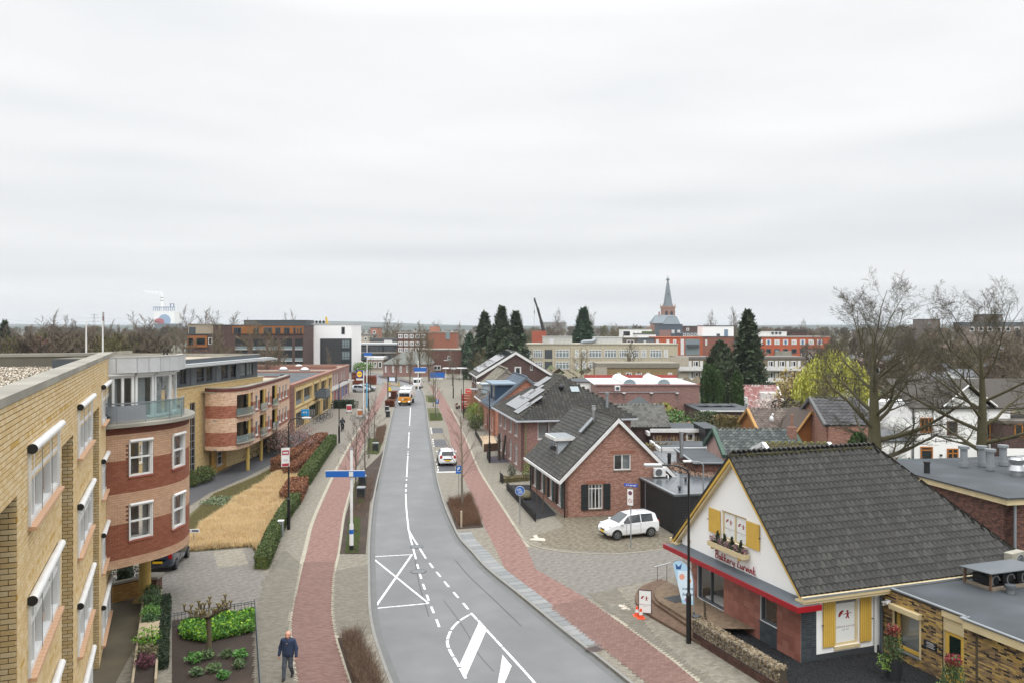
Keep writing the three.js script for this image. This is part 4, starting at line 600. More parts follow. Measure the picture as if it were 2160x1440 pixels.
// ---------- houses farther up the street
{
const t=thing('dormer_house','low brick house with dark blue dormers on a blue slate roof','house',[-2.25,0,-101.5],streetYaw(800));
gableHouse(t,{L:9,W:8,e:3.7,r:7.0,wall:bm('orange'),cols:['#5f6b78','#6b7783','#556170'],roofC:'#4b5561',left:[[1,0.6,1,1.6,{}],[3.2,0.05,1,2.2,{m:M.greyDark,sill:0,name:'door'}],[5.6,0.6,1,1.6,{}],[7.6,0.6,0.8,1.6,{}]],trim:gm('#6c747c',0.6)});
for(const x of[-5.5,-1.9]){const d=obj('dormer',bx(x - 1.1,4.3,-2.6,x + 1.1,6.1,-0.3),gm('#24405a',0.5),t);obj('dormer_roof',bx(x - 1.4,6.103,-3,x + 1.4,6.3,0.1),gm('#8fa3b3',0.4),d);obj('dormer_window',bx(x - 0.9,4.6,-0.297,x + 0.9,5.9,-0.27),M.glass,d);}
const t2=thing('tile_house','brick house with a weathered brown tiled roof, between the blue dormers and the orange gable','house',[-3.7,0,-113],streetYaw(820));
gableHouse(t2,{L:9,W:8.5,e:3.4,r:6.4,wall:bm('orange'),cols:['#6b6258','#766c60','#5d554d','#4f4b45'],left:[[1,0.6,1.2,1.5,{}],[4,0.6,1.2,1.5,{}],[6.8,0.1,1,2.1,{name:'door',sill:0}]],trim:M.white,roofC:'#544d45'});
const d2=obj('dormer',bx(-5.2,4.0,-2,-3.2,5.2,-0.2),gm('#a9b8c2',0.5),t2);obj('dormer_roof',bx(-5.4,5.203,-2.4,-3.0,5.36,0.1),gm('#b9c6ce',0.4),d2);
const t3=thing('orange_house','narrow house with a plain orange brick gable and grey tiled roof','house',[-4.0,0,-126],streetYaw(840));
gableHouse(t3,{L:10,W:6.4,e:3.9,r:6.7,wall:bm('orange'),cols:['#85806f','#928c7b','#777263','#6b675a'],left:[[1,0.6,1.2,1.5,{}],[4,0.6,1.2,1.5,{}],[7,0.6,1.2,1.5,{}]],roofC:'#6b675a',trim:gm('#8d8d88',0.7),trimW:0.1,tw:0.45,tl:0.5});
obj('chimney_pot',[bx(1.0,4.0,-3.6,1.5,5.0,-2.9),cyl(0.2,0.2,0.35,1.25,5.0,-3.25,8)],gm('#6e5348',0.9),t3);
const t4=thing('gable_house','tall brown brick house with white verge boards and a pale solar roof','house',[-6.0,0,-148],streetYaw(850));
gableHouse(t4,{L:13,W:13.4,e:4.7,r:8.75,wall:bm('brown'),cols:['#4c4a46','#565450'],left:[[1,0.5,2,1.9,{}],[5,0.5,2,1.9,{}],[9,0.5,2,1.9,{}],[1,3,2,1.3,{}],[5,3,2,1.3,{}],[9,3,2,1.3,{}]],gable:[[6.5,3.6,1.2,2.6,{f:0.25}],[9.3,5.6,0.4,0.8,{}],[2.2,4.2,2.6,0.9,{}]],trim:M.white,trimW:0.4,tw:0.5,tl:0.55});
{const k=(8.75 - 4.7)/ 6.7,p=Math.atan(k),n=V(0,Math.cos(p),Math.sin(p)).multiplyScalar(0.28),q=(u,v)=>V(-u,4.7 + v*Math.sin(p)+ n.y,-v*Math.cos(p)+ n.z);for(let i=0;i<12;i++)for(let j=0;j<4;j++)obj('solar_panel',slab8(q(0.1 + i*1.05,0.5 + j*1.72),q(0.1 + i*1.05,2.16 + j*1.72),q(1.1 + i*1.05,2.16 + j*1.72),q(1.1 + i*1.05,0.5 + j*1.72),-0.04),mat('#232a36',0.06,{clearcoat:1,clearcoatRoughness:0.03,ior:1.9}),t4);}
const an=thing('house_annex','dark flat-roofed annex at the foot of the tall brown brick gable','annex',[-5.2,0,-138],streetYaw(850));obj('wall',bx(-5,0,-3.4,3,3.6,0),gm('#a3aeb5',0.7),an);obj('roof',bx(-5.2,3.603,-3.6,3.2,3.85,0.2),M.white,an);obj('window',bx(-2.5,0.8,0.003,1.5,2.8,0.05),M.glass,an);
const an2=thing('house_annex','pale flat annex right of the orange gable with a white rounded end','annex',[4.0,0,-127],streetYaw(850));obj('wall',bx(-6,0,-6,1,4.2,0),gm('#a9b2b8',0.7),an2);obj('roof',[bx(-6.2,4.203,-6.2,1.2,4.5,0.2)],M.slate,an2);obj('ball',ball(0.6,0.6,4.3,-5.4,10),M.white,an2);
const wb=thing('white_wall','blank white wall rising behind the ridge of the solar house','building',[6.0,0,-118],0.05);obj('wall',bx(0,0,-8,9.2,5.4,0),M.whiteWall,wb);obj('roof',bx(-0.2,5.403,-8.2,9.4,5.5,0.2),M.bitumen,wb);
}
const shadesPot=shades('#4a4a2e',5),ridgeM=['#57554f','#63615a','#4d4b45','#6d6a62'].map((c)=>gm(c,0.85)),blackC=['#222326','#2e2f33','#191a1c'].map((c)=>new THREE.Color(c));
// ---------- the bakery
const BA=V(11.2,0,-32.68),BY=Math.atan2(-0.941,0.338);
const logo=(c,x,y,s)=>{
c.save();c.translate(x,y);c.scale(s,s);c.fillStyle='#8e1a22';
c.beginPath();c.moveTo(-46,8);c.bezierCurveTo(-52,-30,-20,-52,-2,-44);c.lineTo(2,-34);c.bezierCurveTo(-14,-34,-14,-22,-8,-16);c.lineTo(-22,-14);c.bezierCurveTo(-24,0,-30,6,-46,8);c.fill();
c.beginPath();c.arc(34,-30,9,0,6.3);c.fill();c.fillRect(26,-42,17,8);c.beginPath();c.moveTo(22,-18);c.lineTo(48,-22);c.lineTo(44,6);c.lineTo(52,26);c.lineTo(42,28);c.lineTo(36,10);c.lineTo(26,26);c.lineTo(16,22);c.lineTo(28,2);c.fill();
c.lineWidth=5;c.strokeStyle='#8e1a22';c.beginPath();c.moveTo(-4,-10);c.lineTo(22,-16);c.moveTo(48,-20);c.lineTo(72,-14);c.stroke();c.restore();
};
const signTex=canvasTex(256,512,(c)=>{c.fillStyle='#e6e8e6';c.fillRect(0,0,256,512);logo(c,108,190,1.5);c.fillStyle='#5a3030';c.font='italic 36px serif';c.textAlign='center';c.fillText('Bakkerij Lurvink',128,335);c.font='italic 20px serif';c.fillText('sinds 1967',128,370);});
const bakery=thing('bakery','white bakery with yellow shutters, grey pantile roof and red fascia above brick-red tiles','bakery',BA,BY);
{
const t=bakery,fl=frame(-8.75,0,0),fg=frame(0,0,0,Math.PI / 2),FL=8.75,e=3.1,r=7.42,wc=M.whiteWall;
const S=(s)=>FL - s;
const shop=[[S(7.38),0.36,2.19,1.7],[S(2.57),0.86,1.12,1.3]],top=[[S(5.36),3.62,1.86,1.25]],side=[[1.63,0.45,1.14,2.3]];
obj('wall',[wallGeo(fl,FL,0,[...shop,...top],0.3,[[0,0],[FL,0],[FL,e],[FL / 2,r - 0.03],[0,e]]),wallGeo(fg,11.4,e,side.map((q)=>[q[0],q[1],q[2],q[3]]),0.3),bx(-FL,0,-11.4,-FL + 0.3,e,-0.31),bx(-FL + 0.303,0,-11.4,-0.31,e,-11.1)],wc,t);
const redT=['#a0685a','#a86f60','#996254','#ad7566'].map((c)=>gm(c,0.55)),slT=['#4a5055','#52585d','#434a4f'].map((c)=>gm(c,0.5));
const tileArea=(x0,x1,y0,y1,ms,nx,ny,fr=fl)=>{for(let i=0;i<nx;i++)for(let j=0;j<ny;j++){const w=(x1 - x0)/ nx,h=(y1 - y0)/ ny;obj('wall_tile',at(fr,bx(x0 + i*w + 0.004,y0 + j*h + 0.004,0.002,x0 +(i + 1)*w - 0.004,y0 +(j + 1)*h - 0.004,0.02)),pick(ms),t);}};
tileArea(S(1.45),FL,0.02,2.2,redT,4,8);tileArea(S(5.19),S(2.57),0.02,2.2,redT,7,8);tileArea(S(7.85),S(7.38),0.02,2.2,redT,1,8);tileArea(S(2.57),S(1.45),0.02,0.85,slT,3,4);
obj('plinth',at(fl,bx(S(7.38),0.02,0.002,S(5.19),0.355,0.03)),gm('#4c5358',0.5),t);
tileArea(0.0,0.72,0.02,2.2,slT,3,26,fg);obj('plinth',at(fg,bx(0.722,0,0.002,3.8,0.25,0.02)),gm('#3c4043',0.8),t);
win(t,fl,...shop[0],{f:0.07,cols:[0.48],m:gm('#565d62',0.5),glass:M.glassClear,sill:0.05,sillM:gm('#4c5358',0.5),z:-0.2,d:0.14});
win(t,fl,...shop[1],{f:0.07,m:gm('#565d62',0.5),glass:M.glassClear,sill:0.05,sillM:gm('#4c5358',0.5),z:-0.2,d:0.14});
obj('shop_interior',[bx(-FL + 0.35,0.1,-4.2,-0.35,0.2,-0.32),bx(-FL + 0.35,0.2,-4.2,-0.35,2.4,-4.1),bx(-FL + 0.31,2.42,-4.2,-0.33,2.5,-0.32)],gm('#b9b2a4',0.8),t);
obj('counter',[bx(-6.8,0.2,-2.2,-5.3,1.1,-1.6),bx(-6.8,1.1,-2.25,-5.3,1.16,-1.5),bx(-7.2,0.36,-0.9,-5.4,0.44,-0.35)],M.white,t);
obj('clay_pot',[cyl(0.12,0.17,0.3,-1.75,0.88,-0.5,12),cyl(0.09,0.13,0.42,-2.1,0.88,-0.6,12)],gm('#a8643c',0.8),t);obj('pot_ledge',bx(-2.6,0.8,-0.9,-1.4,0.87,-0.33),M.wood,t);
{const o=[];for(let i=0;i<260;i++)o.push(leafAt(-1.9 + rr(-0.4,0.4),1.2 + rr(0,0.7),-0.55 + rr(-0.2,0.1),0.09,shadesPot));scatter('pot_plant',leafG,leafM,o,t);}
const uw=win(t,fl,...top[0],{f:0.09,cols:[0.5],m:M.cream,sillM:M.cream,glass:mat('#e6e8e6',0.15)});
for(const i of[0,1]){const g=new THREE.PlaneGeometry(0.76,1.06);obj('window_sign',at(fl,g.translate(top[0][0]+ 0.47 + i*0.92,4.24,-0.09)),mat('#ffffff',0.35,{map:signTex}),uw,undefined,true);}
const sw=win(t,fg,...side[0],{f:0.1,rows:[0.78],m:M.cream,sillM:M.cream,sill:0.13,glass:mat('#dfe2e2',0.15)});
obj('window_sign',at(fg,new THREE.PlaneGeometry(0.94,1.64).translate(2.2,1.37,-0.09)),mat('#ffffff',0.35,{map:signTex}),sw,undefined,true);obj('blind_box',at(fg,bx(1.73,2.12,-0.1,2.67,2.2,-0.02)),M.zinc,sw);
const shutter=(fr,x,y,w,h,lx)=>{const s=obj('shutter',at(fr,bx(x,y,0.03,x + w,y + h,0.055)),M.yellow,t);const n=6;for(let i=0;i<n;i++)obj('plank',at(fr,bx(x + i*w / n + 0.006,y,0.055,x +(i + 1)*w / n - 0.006,y + h,0.075)),M.yellow,s);obj('latch',at(fr,rod([lx,y + h*0.5,0.03],[lx,y + h*0.5,0.12],0.02,6)),M.black,s);};
shutter(fl,S(6.32),3.72,0.9,1.08,S(6.36));shutter(fl,S(3.46),3.72,0.9,1.08,S(2.52));shutter(fg,1.02,0.5,0.56,1.75,0.98);shutter(fg,2.82,0.5,0.56,1.75,3.42);
obj('canopy',[slab8(V(-FL - 0.6,2.44,0.62),V(0.62,2.44,0.62),V(0.002,2.55,0.002),V(-FL,2.55,0.002),0.06),slab8(V(0.62,2.44,0.62),V(0.62,2.44,-0.45),V(0.002,2.55,-0.45),V(0.002,2.55,0.0),0.06)],M.slate,t);
obj('fascia',[bx(-FL - 0.62,2.22,0.62,0.66,2.435,0.66),bx(0.62,2.22,-0.45,0.66,2.435,0.617),bx(-FL - 0.66,2.22,-0.6,-FL - 0.62,2.435,0.66)],M.redPaint,t);obj('canopy_soffit',[bx(-FL - 0.6,2.23,0.03,0.61,2.25,0.61),bx(0.03,2.23,-0.44,0.61,2.25,0.028)],M.white,t);
const L={B:[[[0,0],[0.12,1.02]],[[-0.12,0.85],[0.12,1.06],[0.5,1.0],[0.5,0.72],[0.14,0.56],[0.5,0.5],[0.56,0.18],[0.3,-0.02],[0.0,0.08]]],a:[[[0.4,0.4],[0.18,0.46],[0.04,0.2],[0.16,0.0],[0.36,0.16],[0.42,0.44],[0.4,0.1],[0.56,0.02]]],k:[[[0,0],[0.08,0.5],[0.14,0.95]],[[0.36,0.5],[0.08,0.28],[0.34,0.0],[0.5,0.04]]],e:[[[0.04,0.2],[0.36,0.3],[0.24,0.5],[0.04,0.24],[0.18,0.0],[0.42,0.1]]],r:[[[0.02,0],[0.08,0.46]],[[0.08,0.34],[0.22,0.48],[0.36,0.42]]],y:[[[0.04,0.46],[0.12,0.1],[0.3,0.1],[0.42,0.46],[0.34,-0.2],[0.1,-0.42]]],L:[[[0.3,1.04],[0.2,0.6],[0.1,0.06],[0.3,0.04],[0.56,0.06]]],u:[[[0.02,0.46],[0.06,0.06],[0.24,0.04],[0.4,0.44],[0.4,0.06],[0.52,0.02]]],v:[[[0,0.44],[0.14,0.0],[0.34,0.46]]],i:[[[0.02,0.44],[0.06,0.04],[0.18,0.02]],[[0.08,0.64],[0.11,0.68]]],n:[[[0.02,0],[0.06,0.46]],[[0.06,0.32],[0.24,0.48],[0.32,0.3],[0.34,0.04],[0.46,0.02]]]};
let x=S(5.78);for(const[w,gap]of[['Bakkery',0.14],['Lurvink',0]]){const gs=[];for(const ch of w){for(const st of L[ch])gs.push(tube(st.map(([a,b])=>[x + a*0.34,2.64 + b*0.34,0.05]),0.021,st.length*4,6));x +=({B:0.62,L:0.6,i:0.2,v:0.4,k:0.5,r:0.4}[ch]??0.5)*0.36 + 0.034;}obj('lettering',at(fl,...gs),M.redPaint,t,w==='Bakkery'?'red script word Bakkery':'red script word Lurvink');x +=gap;}
const k=(r - e)/(FL / 2),pitch=Math.atan(k),oh=0.42,ze=-11.75,zr=-7.46,f0=0.3,y0=e - k*oh,up=0.08;
const P={fe:V(oh,y0 + up,f0),be:V(oh,y0 + up,ze),rf:V(-FL / 2,r + up,f0),rb:V(-FL / 2,r + up,zr),fw:V(-FL - oh,y0 + up,f0),bw:V(-FL - oh,y0 + up,ze)};
obj('roof',[slab8(P.fe,P.be,P.rb,P.rf,0.1),slab8(P.bw,P.fw,P.rf,P.rb,0.1),slab8(P.be,P.bw,P.rb,P.rb.clone().add(V(-0.001,0,0)),0.1)],gm('#33322f',0.95),t);
const Sl=Math.hypot(FL / 2 + oh,r - y0),U=f0 - ze,Ur=f0 - zr,tint=(u,v,j)=>Math.floor(6*Math.min(0.999,Math.max(0,rnd()*0.75 + 0.4*(vnoise(u*0.6 + 9,v*0.8 + 3,99,99,5)- 0.2))));
tiles(t,[oh,y0 + up + 0.015,f0],Math.PI / 2,pitch,U,Sl,0.262,0.33,['#383734','#3d3c39','#343331','#434240','#3a3936','#494844'],{most:300,tint,clip:(u,v)=>u<U - v / Sl*(U - Ur)});
tiles(t,[-FL - oh,y0 + up + 0.015,ze],-Math.PI / 2,pitch,U,Sl,0.262,0.33,darkTiles,{clip:(u,v)=>u>v / Sl*(U - Ur)});
const p3=Math.atan2(r - y0,zr - ze),s3=Math.hypot(r - y0,zr - ze),Wt=FL + 2*oh;tiles(t,[oh,y0 + up + 0.015,ze],Math.PI,p3,Wt,s3,0.262,0.33,darkTiles,{clip:(u,v)=>u>v / s3*Wt / 2&&u<Wt - v / s3*Wt / 2});
const half=(l)=>new THREE.CylinderGeometry(0.12,0.135,l,8,1,false,-Math.PI / 2,Math.PI).rotateX(Math.PI / 2);
for(let i=0;i<19;i++)obj('ridge_tile',half(0.43).translate(-FL / 2,r + up + 0.02,f0 - 0.2 - i*0.405),pick(ridgeM),t);
{const a=P.rb,b=P.be,n=16,q=new THREE.Quaternion().setFromUnitVectors(V(0,0,1),b.clone().sub(a).normalize());for(let i=0;i<n;i++){const p=a.clone().lerp(b,(i + 0.5)/ n);obj('ridge_tile',half(0.46).applyQuaternion(q).translate(p.x,p.y + 0.03,p.z),pick(ridgeM),t);}}
{const o=[];for(let i=0;i<260;i++){const z=rr(zr,f0),d=rr(0.05,0.2);o.push([-FL / 2 + d*Math.cos(pitch)+ 0.05,r + up + 0.06 - d*Math.sin(pitch),z,0.05,0.04,0.05,rnd(),rnd()*6,0,new THREE.Color(pick(['#4c4a2c','#5a5633','#3f3e28']))]);}scatter('moss',new THREE.IcosahedronGeometry(0.7,0),mat('#ffffff',1),o,t);}
const vb=(sx)=>{const a=[sx>0?oh + 0.02:-FL - oh - 0.02,y0 + 0.0],b=[-FL / 2,r + 0.02],d=0.26;const s=new THREE.Shape([[a[0],a[1]],b,[b[0],b[1]- d],[a[0],a[1]- d*0.75]].map(([p,q])=>new THREE.Vector2(p,q)));return new THREE.ExtrudeGeometry(s,{depth:0.05,bevelEnabled:false}).translate(0,0,f0 - 0.07);};
obj('verge_board',[vb(1),vb(-1)],M.yellow,t);const vi=(sx)=>{const a=[sx>0?oh - 0.1:-FL - oh + 0.1,y0 - 0.14],b=[-FL / 2,r - 0.2];const s=new THREE.Shape([[a[0],a[1]],b,[b[0],b[1]- 0.16],[a[0],a[1]- 0.12]].map(([p,q])=>new THREE.Vector2(p,q)));return new THREE.ExtrudeGeometry(s,{depth:0.2,bevelEnabled:false}).translate(0,0,0.015);};obj('verge_board',[vi(1),vi(-1)],M.cream,t);
obj('gutter',[bx(oh + 0.003,y0 - 0.12,-11.7,oh + 0.16,y0 + 0.06,0.34),bx(-FL - oh - 0.16,y0 - 0.1,-11.7,-FL - oh - 0.003,y0 + 0.06,0.34),bx(0.02,y0 - 0.24,-11.7,oh + 0.1,y0 - 0.123,0.3),bx(-FL - oh - 0.1,y0 - 0.24,-11.7,-FL - 0.02,y0 - 0.103,0.3)],M.cream,t);obj('gutter_lip',bx(oh + 0.163,y0 + 0.0,-11.7,oh + 0.19,y0 + 0.07,0.36),M.zinc,t);
obj('drainpipe',rod([0.09,0.02,-3.55],[0.09,e - 0.35,-3.55],0.055,10),M.white,t);obj('corner_post',bx(-0.1,0,-3.86,0.16,2.6,-3.82),M.white,t);
obj('wall_lamp',[rbx(-8.1,2.78,0.002,-7.95,2.9,0.12,0.03)],gm('#c89a58',0.5),t);
const bxq=thing('flower_box','cream flower box of pink and green plants under the upper bakery window','flower box',bakery.localToWorld(V(-5.92,3.2,0)),BY);
obj('box',[bx(0,0,0.03,2.68,0.2,0.06),bx(0,0,0.36,2.68,0.22,0.4),bx(0,0,0.063,0.04,0.22,0.357),bx(2.64,0,0.063,2.68,0.22,0.357),bx(0.043,0,0.063,2.637,0.03,0.357)],M.cream,bxq);obj('bracket',[bx(0.25,-0.1,0.03,0.33,-0.003,0.38),bx(2.3,-0.1,0.03,2.38,-0.003,0.38)],M.yellow,bxq);obj('soil',bx(0.045,0.035,0.07,2.635,0.16,0.35),M.soil,bxq);
const gr=shades('#2f4426',6),pk=['#a98088','#b98f96','#8f6a72','#c4a0a4'].map((c)=>new THREE.Color(c)),o1=[],o2=[];
for(const cx of[0.55,1.1,1.65,2.3])for(let i=0;i<160;i++){const h=rnd();o1.push(leafAt(cx + rr(-1,1)*0.14*(1 - h),0.15 + h*0.55,0.21 + rr(-1,1)*0.12*(1 - h),0.08,gr));}
for(const cx of[0.2,0.8,1.35,1.95,2.5])for(let i=0;i<130;i++){const a=rnd()*6.28,q=Math.sqrt(rnd())*0.2;(i % 3?o2:o1).push(leafAt(cx + Math.cos(a)*q,0.2 + rr(0,0.22),0.22 + Math.sin(a)*q*0.8,0.06,i % 3?pk:gr));}
scatter('conifer_foliage',leafG,leafM,o1,bxq);scatter('flowers',leafG,leafM,o2,bxq);
}
// ---------- the bakery annex
{
const t=thing('annex','flat-roofed bakery annex of mixed yellow and brown bricks with a yellow door','annex',bakery.localToWorld(V(0.02,0,-3.9)),BY),H=2.6;
const holes=[[0.73,0.42,1.25,1.5],[3.02,0.0,0.95,2.5]];
obj('wall',[wallGeo(I4,9,H,holes,0.25)],gm('#5f5442',0.95),t);
const cols=['#c2a05a','#b39258','#8b7254','#9c8261','#d0b06a','#6f5b48','#a98d5e','#2f2d2c'],tint=()=>{const q=rnd();return q<0.1?7:Math.floor(rnd()*7);};
bricks(t,I4,0,0,9,H - 0.02,{holes:[...holes,[4.45,0,0.12,2.3]],len:0.22,ht:0.05,jx:0.008,jy:0.012,cols,tint,most:300});
win(t,I4,...holes[0],{f:0.12,m:M.yellow,sillM:M.zinc,glass:M.glassClear,z:-0.18,back:[[0,1,M.blind]]});obj('window_trim',[bx(0.66,0.36,0.015,0.73,1.93,0.05),bx(1.98,0.36,0.015,2.05,1.93,0.05),bx(0.62,1.93,0.015,2.09,2.12,0.22)],M.cream,t);
const d=obj('door',[bx(3.08,0,-0.14,3.9,0.9,-0.08),bx(3.08,0.903,-0.14,3.24,1.86,-0.08),bx(3.76,0.903,-0.14,3.9,1.86,-0.08),bx(3.243,1.74,-0.14,3.757,1.86,-0.08)],M.yellow,t);obj('door_pane',bx(3.243,0.903,-0.12,3.757,1.737,-0.1),mat('#17261f',0.1),d);obj('handle',[bx(3.13,0.82,-0.078,3.18,1.05,-0.06),rod([3.15,0.98,-0.06],[3.15,0.98,-0.02],0.012,6),rod([3.15,0.98,-0.02],[3.26,0.98,-0.02],0.012,6)],M.steel,d);
obj('door_panel',[bx(3.03,1.88,-0.15,3.96,2.48,-0.03),bx(3.02,0,-0.15,3.07,1.877,-0.05),bx(3.91,0,-0.15,3.96,1.877,-0.05)],M.cream,t);
obj('fascia',[bx(3.02,2.38,0.015,4.15,H,0.05),bx(4.153,2.35,0.015,9,H + 0.02,0.28)],M.cream,t);
obj('roof',[bx(0,H,-12,9.1,H + 0.06,0.02),bx(4.1,H + 0.024,0.023,9.1,H + 0.06,0.27)],M.bitumen,t);obj('roof_edge',[bx(0,H + 0.062,-0.05,4.1,H + 0.11,0.09),bx(4.05,H + 0.062,0.2,9.1,H + 0.11,0.33),bx(4.05,H + 0.062,-0.05,4.2,H + 0.11,0.197)],M.zinc,t);
obj('drainpipe',[rod([0.12,0,0.1],[0.12,H - 0.3,0.1],0.06,10),bx(0.02,H - 0.3,0.02,0.25,H - 0.02,0.22)],M.slate,t);
obj('roof_pipe',rod([0.12,H + 0.2,-0.3],[0.35,H + 0.2,-9],0.075,10),M.white,t);
obj('end_wall',bx(8.75,0,-12,9,H - 0.003,-0.26),bm('brown'),t);
const pl=thing('name_plate','small dark name plate beside the yellow annex door','sign',t.localToWorld(V(2.2,0.95,0.02)),BY);obj('plate',bx(0,0,0,0.6,0.3,0.02),mat('#1d2227',0.4),pl);obj('lettering',[0.06,0.12,0.18,0.23].map((y,i)=>bx(0.1 + i % 2*0.05,y,0.02,0.5 - i % 2*0.05,y + 0.018,0.023)),M.white,pl);
const cm=thing('security_camera','white twin security camera under the roof edge of the brick annex','camera',t.localToWorld(V(0.42,2.05,0.02)),BY);obj('bracket',bx(-0.1,0,0,0.12,0.14,0.08),M.white,cm);obj('body',[rbx(-0.16,-0.1,0.06,-0.02,0.06,0.24,0.03),rbx(0.03,0,0.06,0.16,0.12,0.24,0.03)],M.white,cm);obj('lens',[cyl(0.035,0.035,0.02,0,0,0,10).rotateX(Math.PI / 2).translate(-0.09,-0.02,0.24)],M.black,cm);
const cv=thing('roof_plant','row of machines under a flat dark cover plate on the annex roof','machinery',t.localToWorld(V(1.5,H + 0.06,-4.6)),BY);obj('cover',slab8(V(0.75,0.72,1.3),V(0.75,0.72,-1.6),V(-0.75,0.66,-1.6),V(-0.75,0.66,1.3),0.03),gm('#6b7176',0.4),cv);obj('leg',[[0.6,1.15],[0.6,-1.45],[-0.6,1.15],[-0.6,-1.45]].map(([x,z])=>bx(x - 0.04,0,z - 0.04,x + 0.04,0.66,z + 0.04)),M.wood,cv);obj('beam',[bx(-0.7,0,1.0,0.7,0.1,1.15),bx(-0.7,0,-1.5,0.7,0.1,-1.35),bx(0.5,0,-1.345,0.65,0.1,0.995)],gm('#8a7d6c',0.9),cv);for(let i=0;i<3;i++){obj('machine',rbx(-0.4,0.1,-1.2 + i*0.8,0.35,0.5,-0.6 + i*0.8,0.05),M.gloss,cv);obj('pipe',new THREE.TorusGeometry(0.2,0.03,6,16,4).rotateY(Math.PI / 2).translate(0.45,0.3,-0.9 + i*0.8),M.grey,cv);}
const dr=thing('roof_vent','short round grey vent in front of the cover plate on the annex roof','roof vent',t.localToWorld(V(2.55,H + 0.06,-3.95)));obj('pipe',cyl(0.14,0.14,0.2,0,0,0,12),M.grey,dr);obj('cap',cyl(0.22,0.2,0.12,0,0.2,0,12),M.greyDark,dr);
const ac=thing('air_conditioner','weathered grey condenser unit behind the cover plate at the right edge','air conditioner',t.localToWorld(V(0.3,H + 0.06,-6.9)),BY + Math.PI / 2 + 0.2);obj('case',rbx(-0.5,0.05,-0.18,0.5,0.8,0.18,0.03),gm('#a9a596',0.6),ac);obj('fan_grille',[new THREE.TorusGeometry(0.27,0.02,6,24).translate(0.12,0.42,0.185),new THREE.TorusGeometry(0.15,0.012,6,20).translate(0.12,0.42,0.19)],M.grey,ac);obj('fan',cyl(0.25,0.25,0.01,0,0,0,20).rotateX(Math.PI / 2).translate(0.12,0.42,0.18),M.greyDark,ac);obj('foot',[bx(-0.45,0,-0.2,-0.35,0.05,0.2),bx(0.35,0,-0.2,0.45,0.05,0.2)],M.black,ac);
}
{
const wp=(x,z)=>{const p=bakery.localToWorld(V(x,0,z));return[p.x,p.z];};
struct('black_gravel',sheet([wp(-3.9,0),wp(0,0),wp(0,-3.9),wp(7,-3.9),wp(7,1.2),wp(0.5,2.45),wp(-3.6,2.4)],0.014),mat('#26272a',0.95,{map:T.grain,bumpMap:T.bump,bumpScale:0.06}));
const st=[],P=[wp(-3.9,0),wp(0,0),wp(0,-3.85),wp(6,-3.85),wp(6,1.2),wp(0.5,2.4),wp(-3.6,2.3)],xs=P.map((p)=>p[0]),zs=P.map((p)=>p[1]);for(let i=0;i<30000;i++){const x=rr(Math.min(...xs),Math.max(...xs)),z=rr(Math.min(...zs),Math.max(...zs));if(inPoly(x,z,P))st.push([x,0.02,z,rr(0.03,0.07),0.04,rr(0.03,0.07),rnd()*3,rnd()*3,0,blackC[Math.floor(rnd()*3)]]);}tag(scatter('black_stones',new THREE.IcosahedronGeometry(0.6,0),gm('#ffffff',0.9),st),'black stones loose on the bed in front of the bakery','gravel',null,'stuff');
const a=G(1461,1350),b=G(1640,1463),L=Math.hypot(b.x - a.x,b.z - a.z),t=thing('gabion_wall','stone-filled gabion wall on a low brick base before the bakery','gabion wall',a,Math.atan2(-(b.z - a.z),b.x - a.x));
obj('brick_base',bx(0,0,-0.45,L,0.36,0),bm('brown',{color:'#e8c8b8'}),t);obj('core',bx(0.06,0.36,-0.4,L,0.82,-0.08),gm('#4a4136',1),t);
const out=[],cs=['#776954','#8a7c66','#635744','#9a8c74','#584d3d','#806e54','#a3977f'];for(let i=0;i<L*420;i++){const q=rnd(),x=rr(0.03,L);let y,z;if(q<0.55){z=-0.04 + rr(-0.03,0.02);y=rr(0.38,0.88);}else{y=0.86 + rr(-0.04,0.03);z=rr(-0.44,-0.03);}out.push([x,y,z,rr(0.07,0.14),rr(0.05,0.1),rr(0.06,0.12),rr(0,3),rr(0,3),rr(0,3),Math.floor(rnd()*7)]);}
for(let i=0;i<60;i++)out.push([0.04,rr(0.38,0.86),rr(-0.42,-0.04),0.1,0.08,0.1,rr(0,3),rr(0,3),0,Math.floor(rnd()*7)]);
pieces(t,'stone',new THREE.DodecahedronGeometry(0.6,0),out,gm('#ffffff',0.95),cs,300);
obj('wire_mesh',[...Array.from({length:Math.floor(L / 0.25)},(_,i)=>rod([i*0.25,0.36,0.03],[i*0.25,0.93,0.03],0.004,4)),...[0.4,0.65,0.92].map((y)=>rod([0,y,0.03],[L,y,0.03],0.004,4))],M.zinc,t);
const back=[wp(-2.9,0.01),wp(-9.2,0.01),wp(-9.4,-1.6)],sp=[[[1500,1372],[1461,1352],[1400,1318],[1365,1297],[1345,1280],[1340,1262],[1355,1240],[1395,1225]],[[1495,1350],[1461,1330],[1408,1294],[1380,1274],[1372,1257],[1378,1241],[1405,1228]],[[1495,1335],[1459,1316],[1414,1288],[1388,1271],[1381,1257],[1387,1244],[1410,1231]]];
const tt=thing('entrance_steps','curved brick steps rising to the bakery entrance','steps',[0,0,0]);sp.forEach((p,i)=>{const pts=smooth(gp(p,0.12*i),4);obj('step',prism([...pts.reverse(),...back.slice().reverse()].map((q)=>q),0.005,0.12*(i + 1)),bm('paver',{color:i===2?'#d8c0ac':'#c0a090'}),tt);});
const m=thing('door_mat','dark rectangular door mat on the bakery terrace','mat',G(1432,1262,0.37),0.5);obj('mat',rbx(-0.55,-0.01,-0.4,0.55,0.02,0.4,0.008),M.greyDark,m);obj('ribs',Array.from({length:9},(_,i)=>bx(-0.5,0.02,-0.35 + i*0.085,0.5,0.026,-0.31 + i*0.085)),M.black,m);
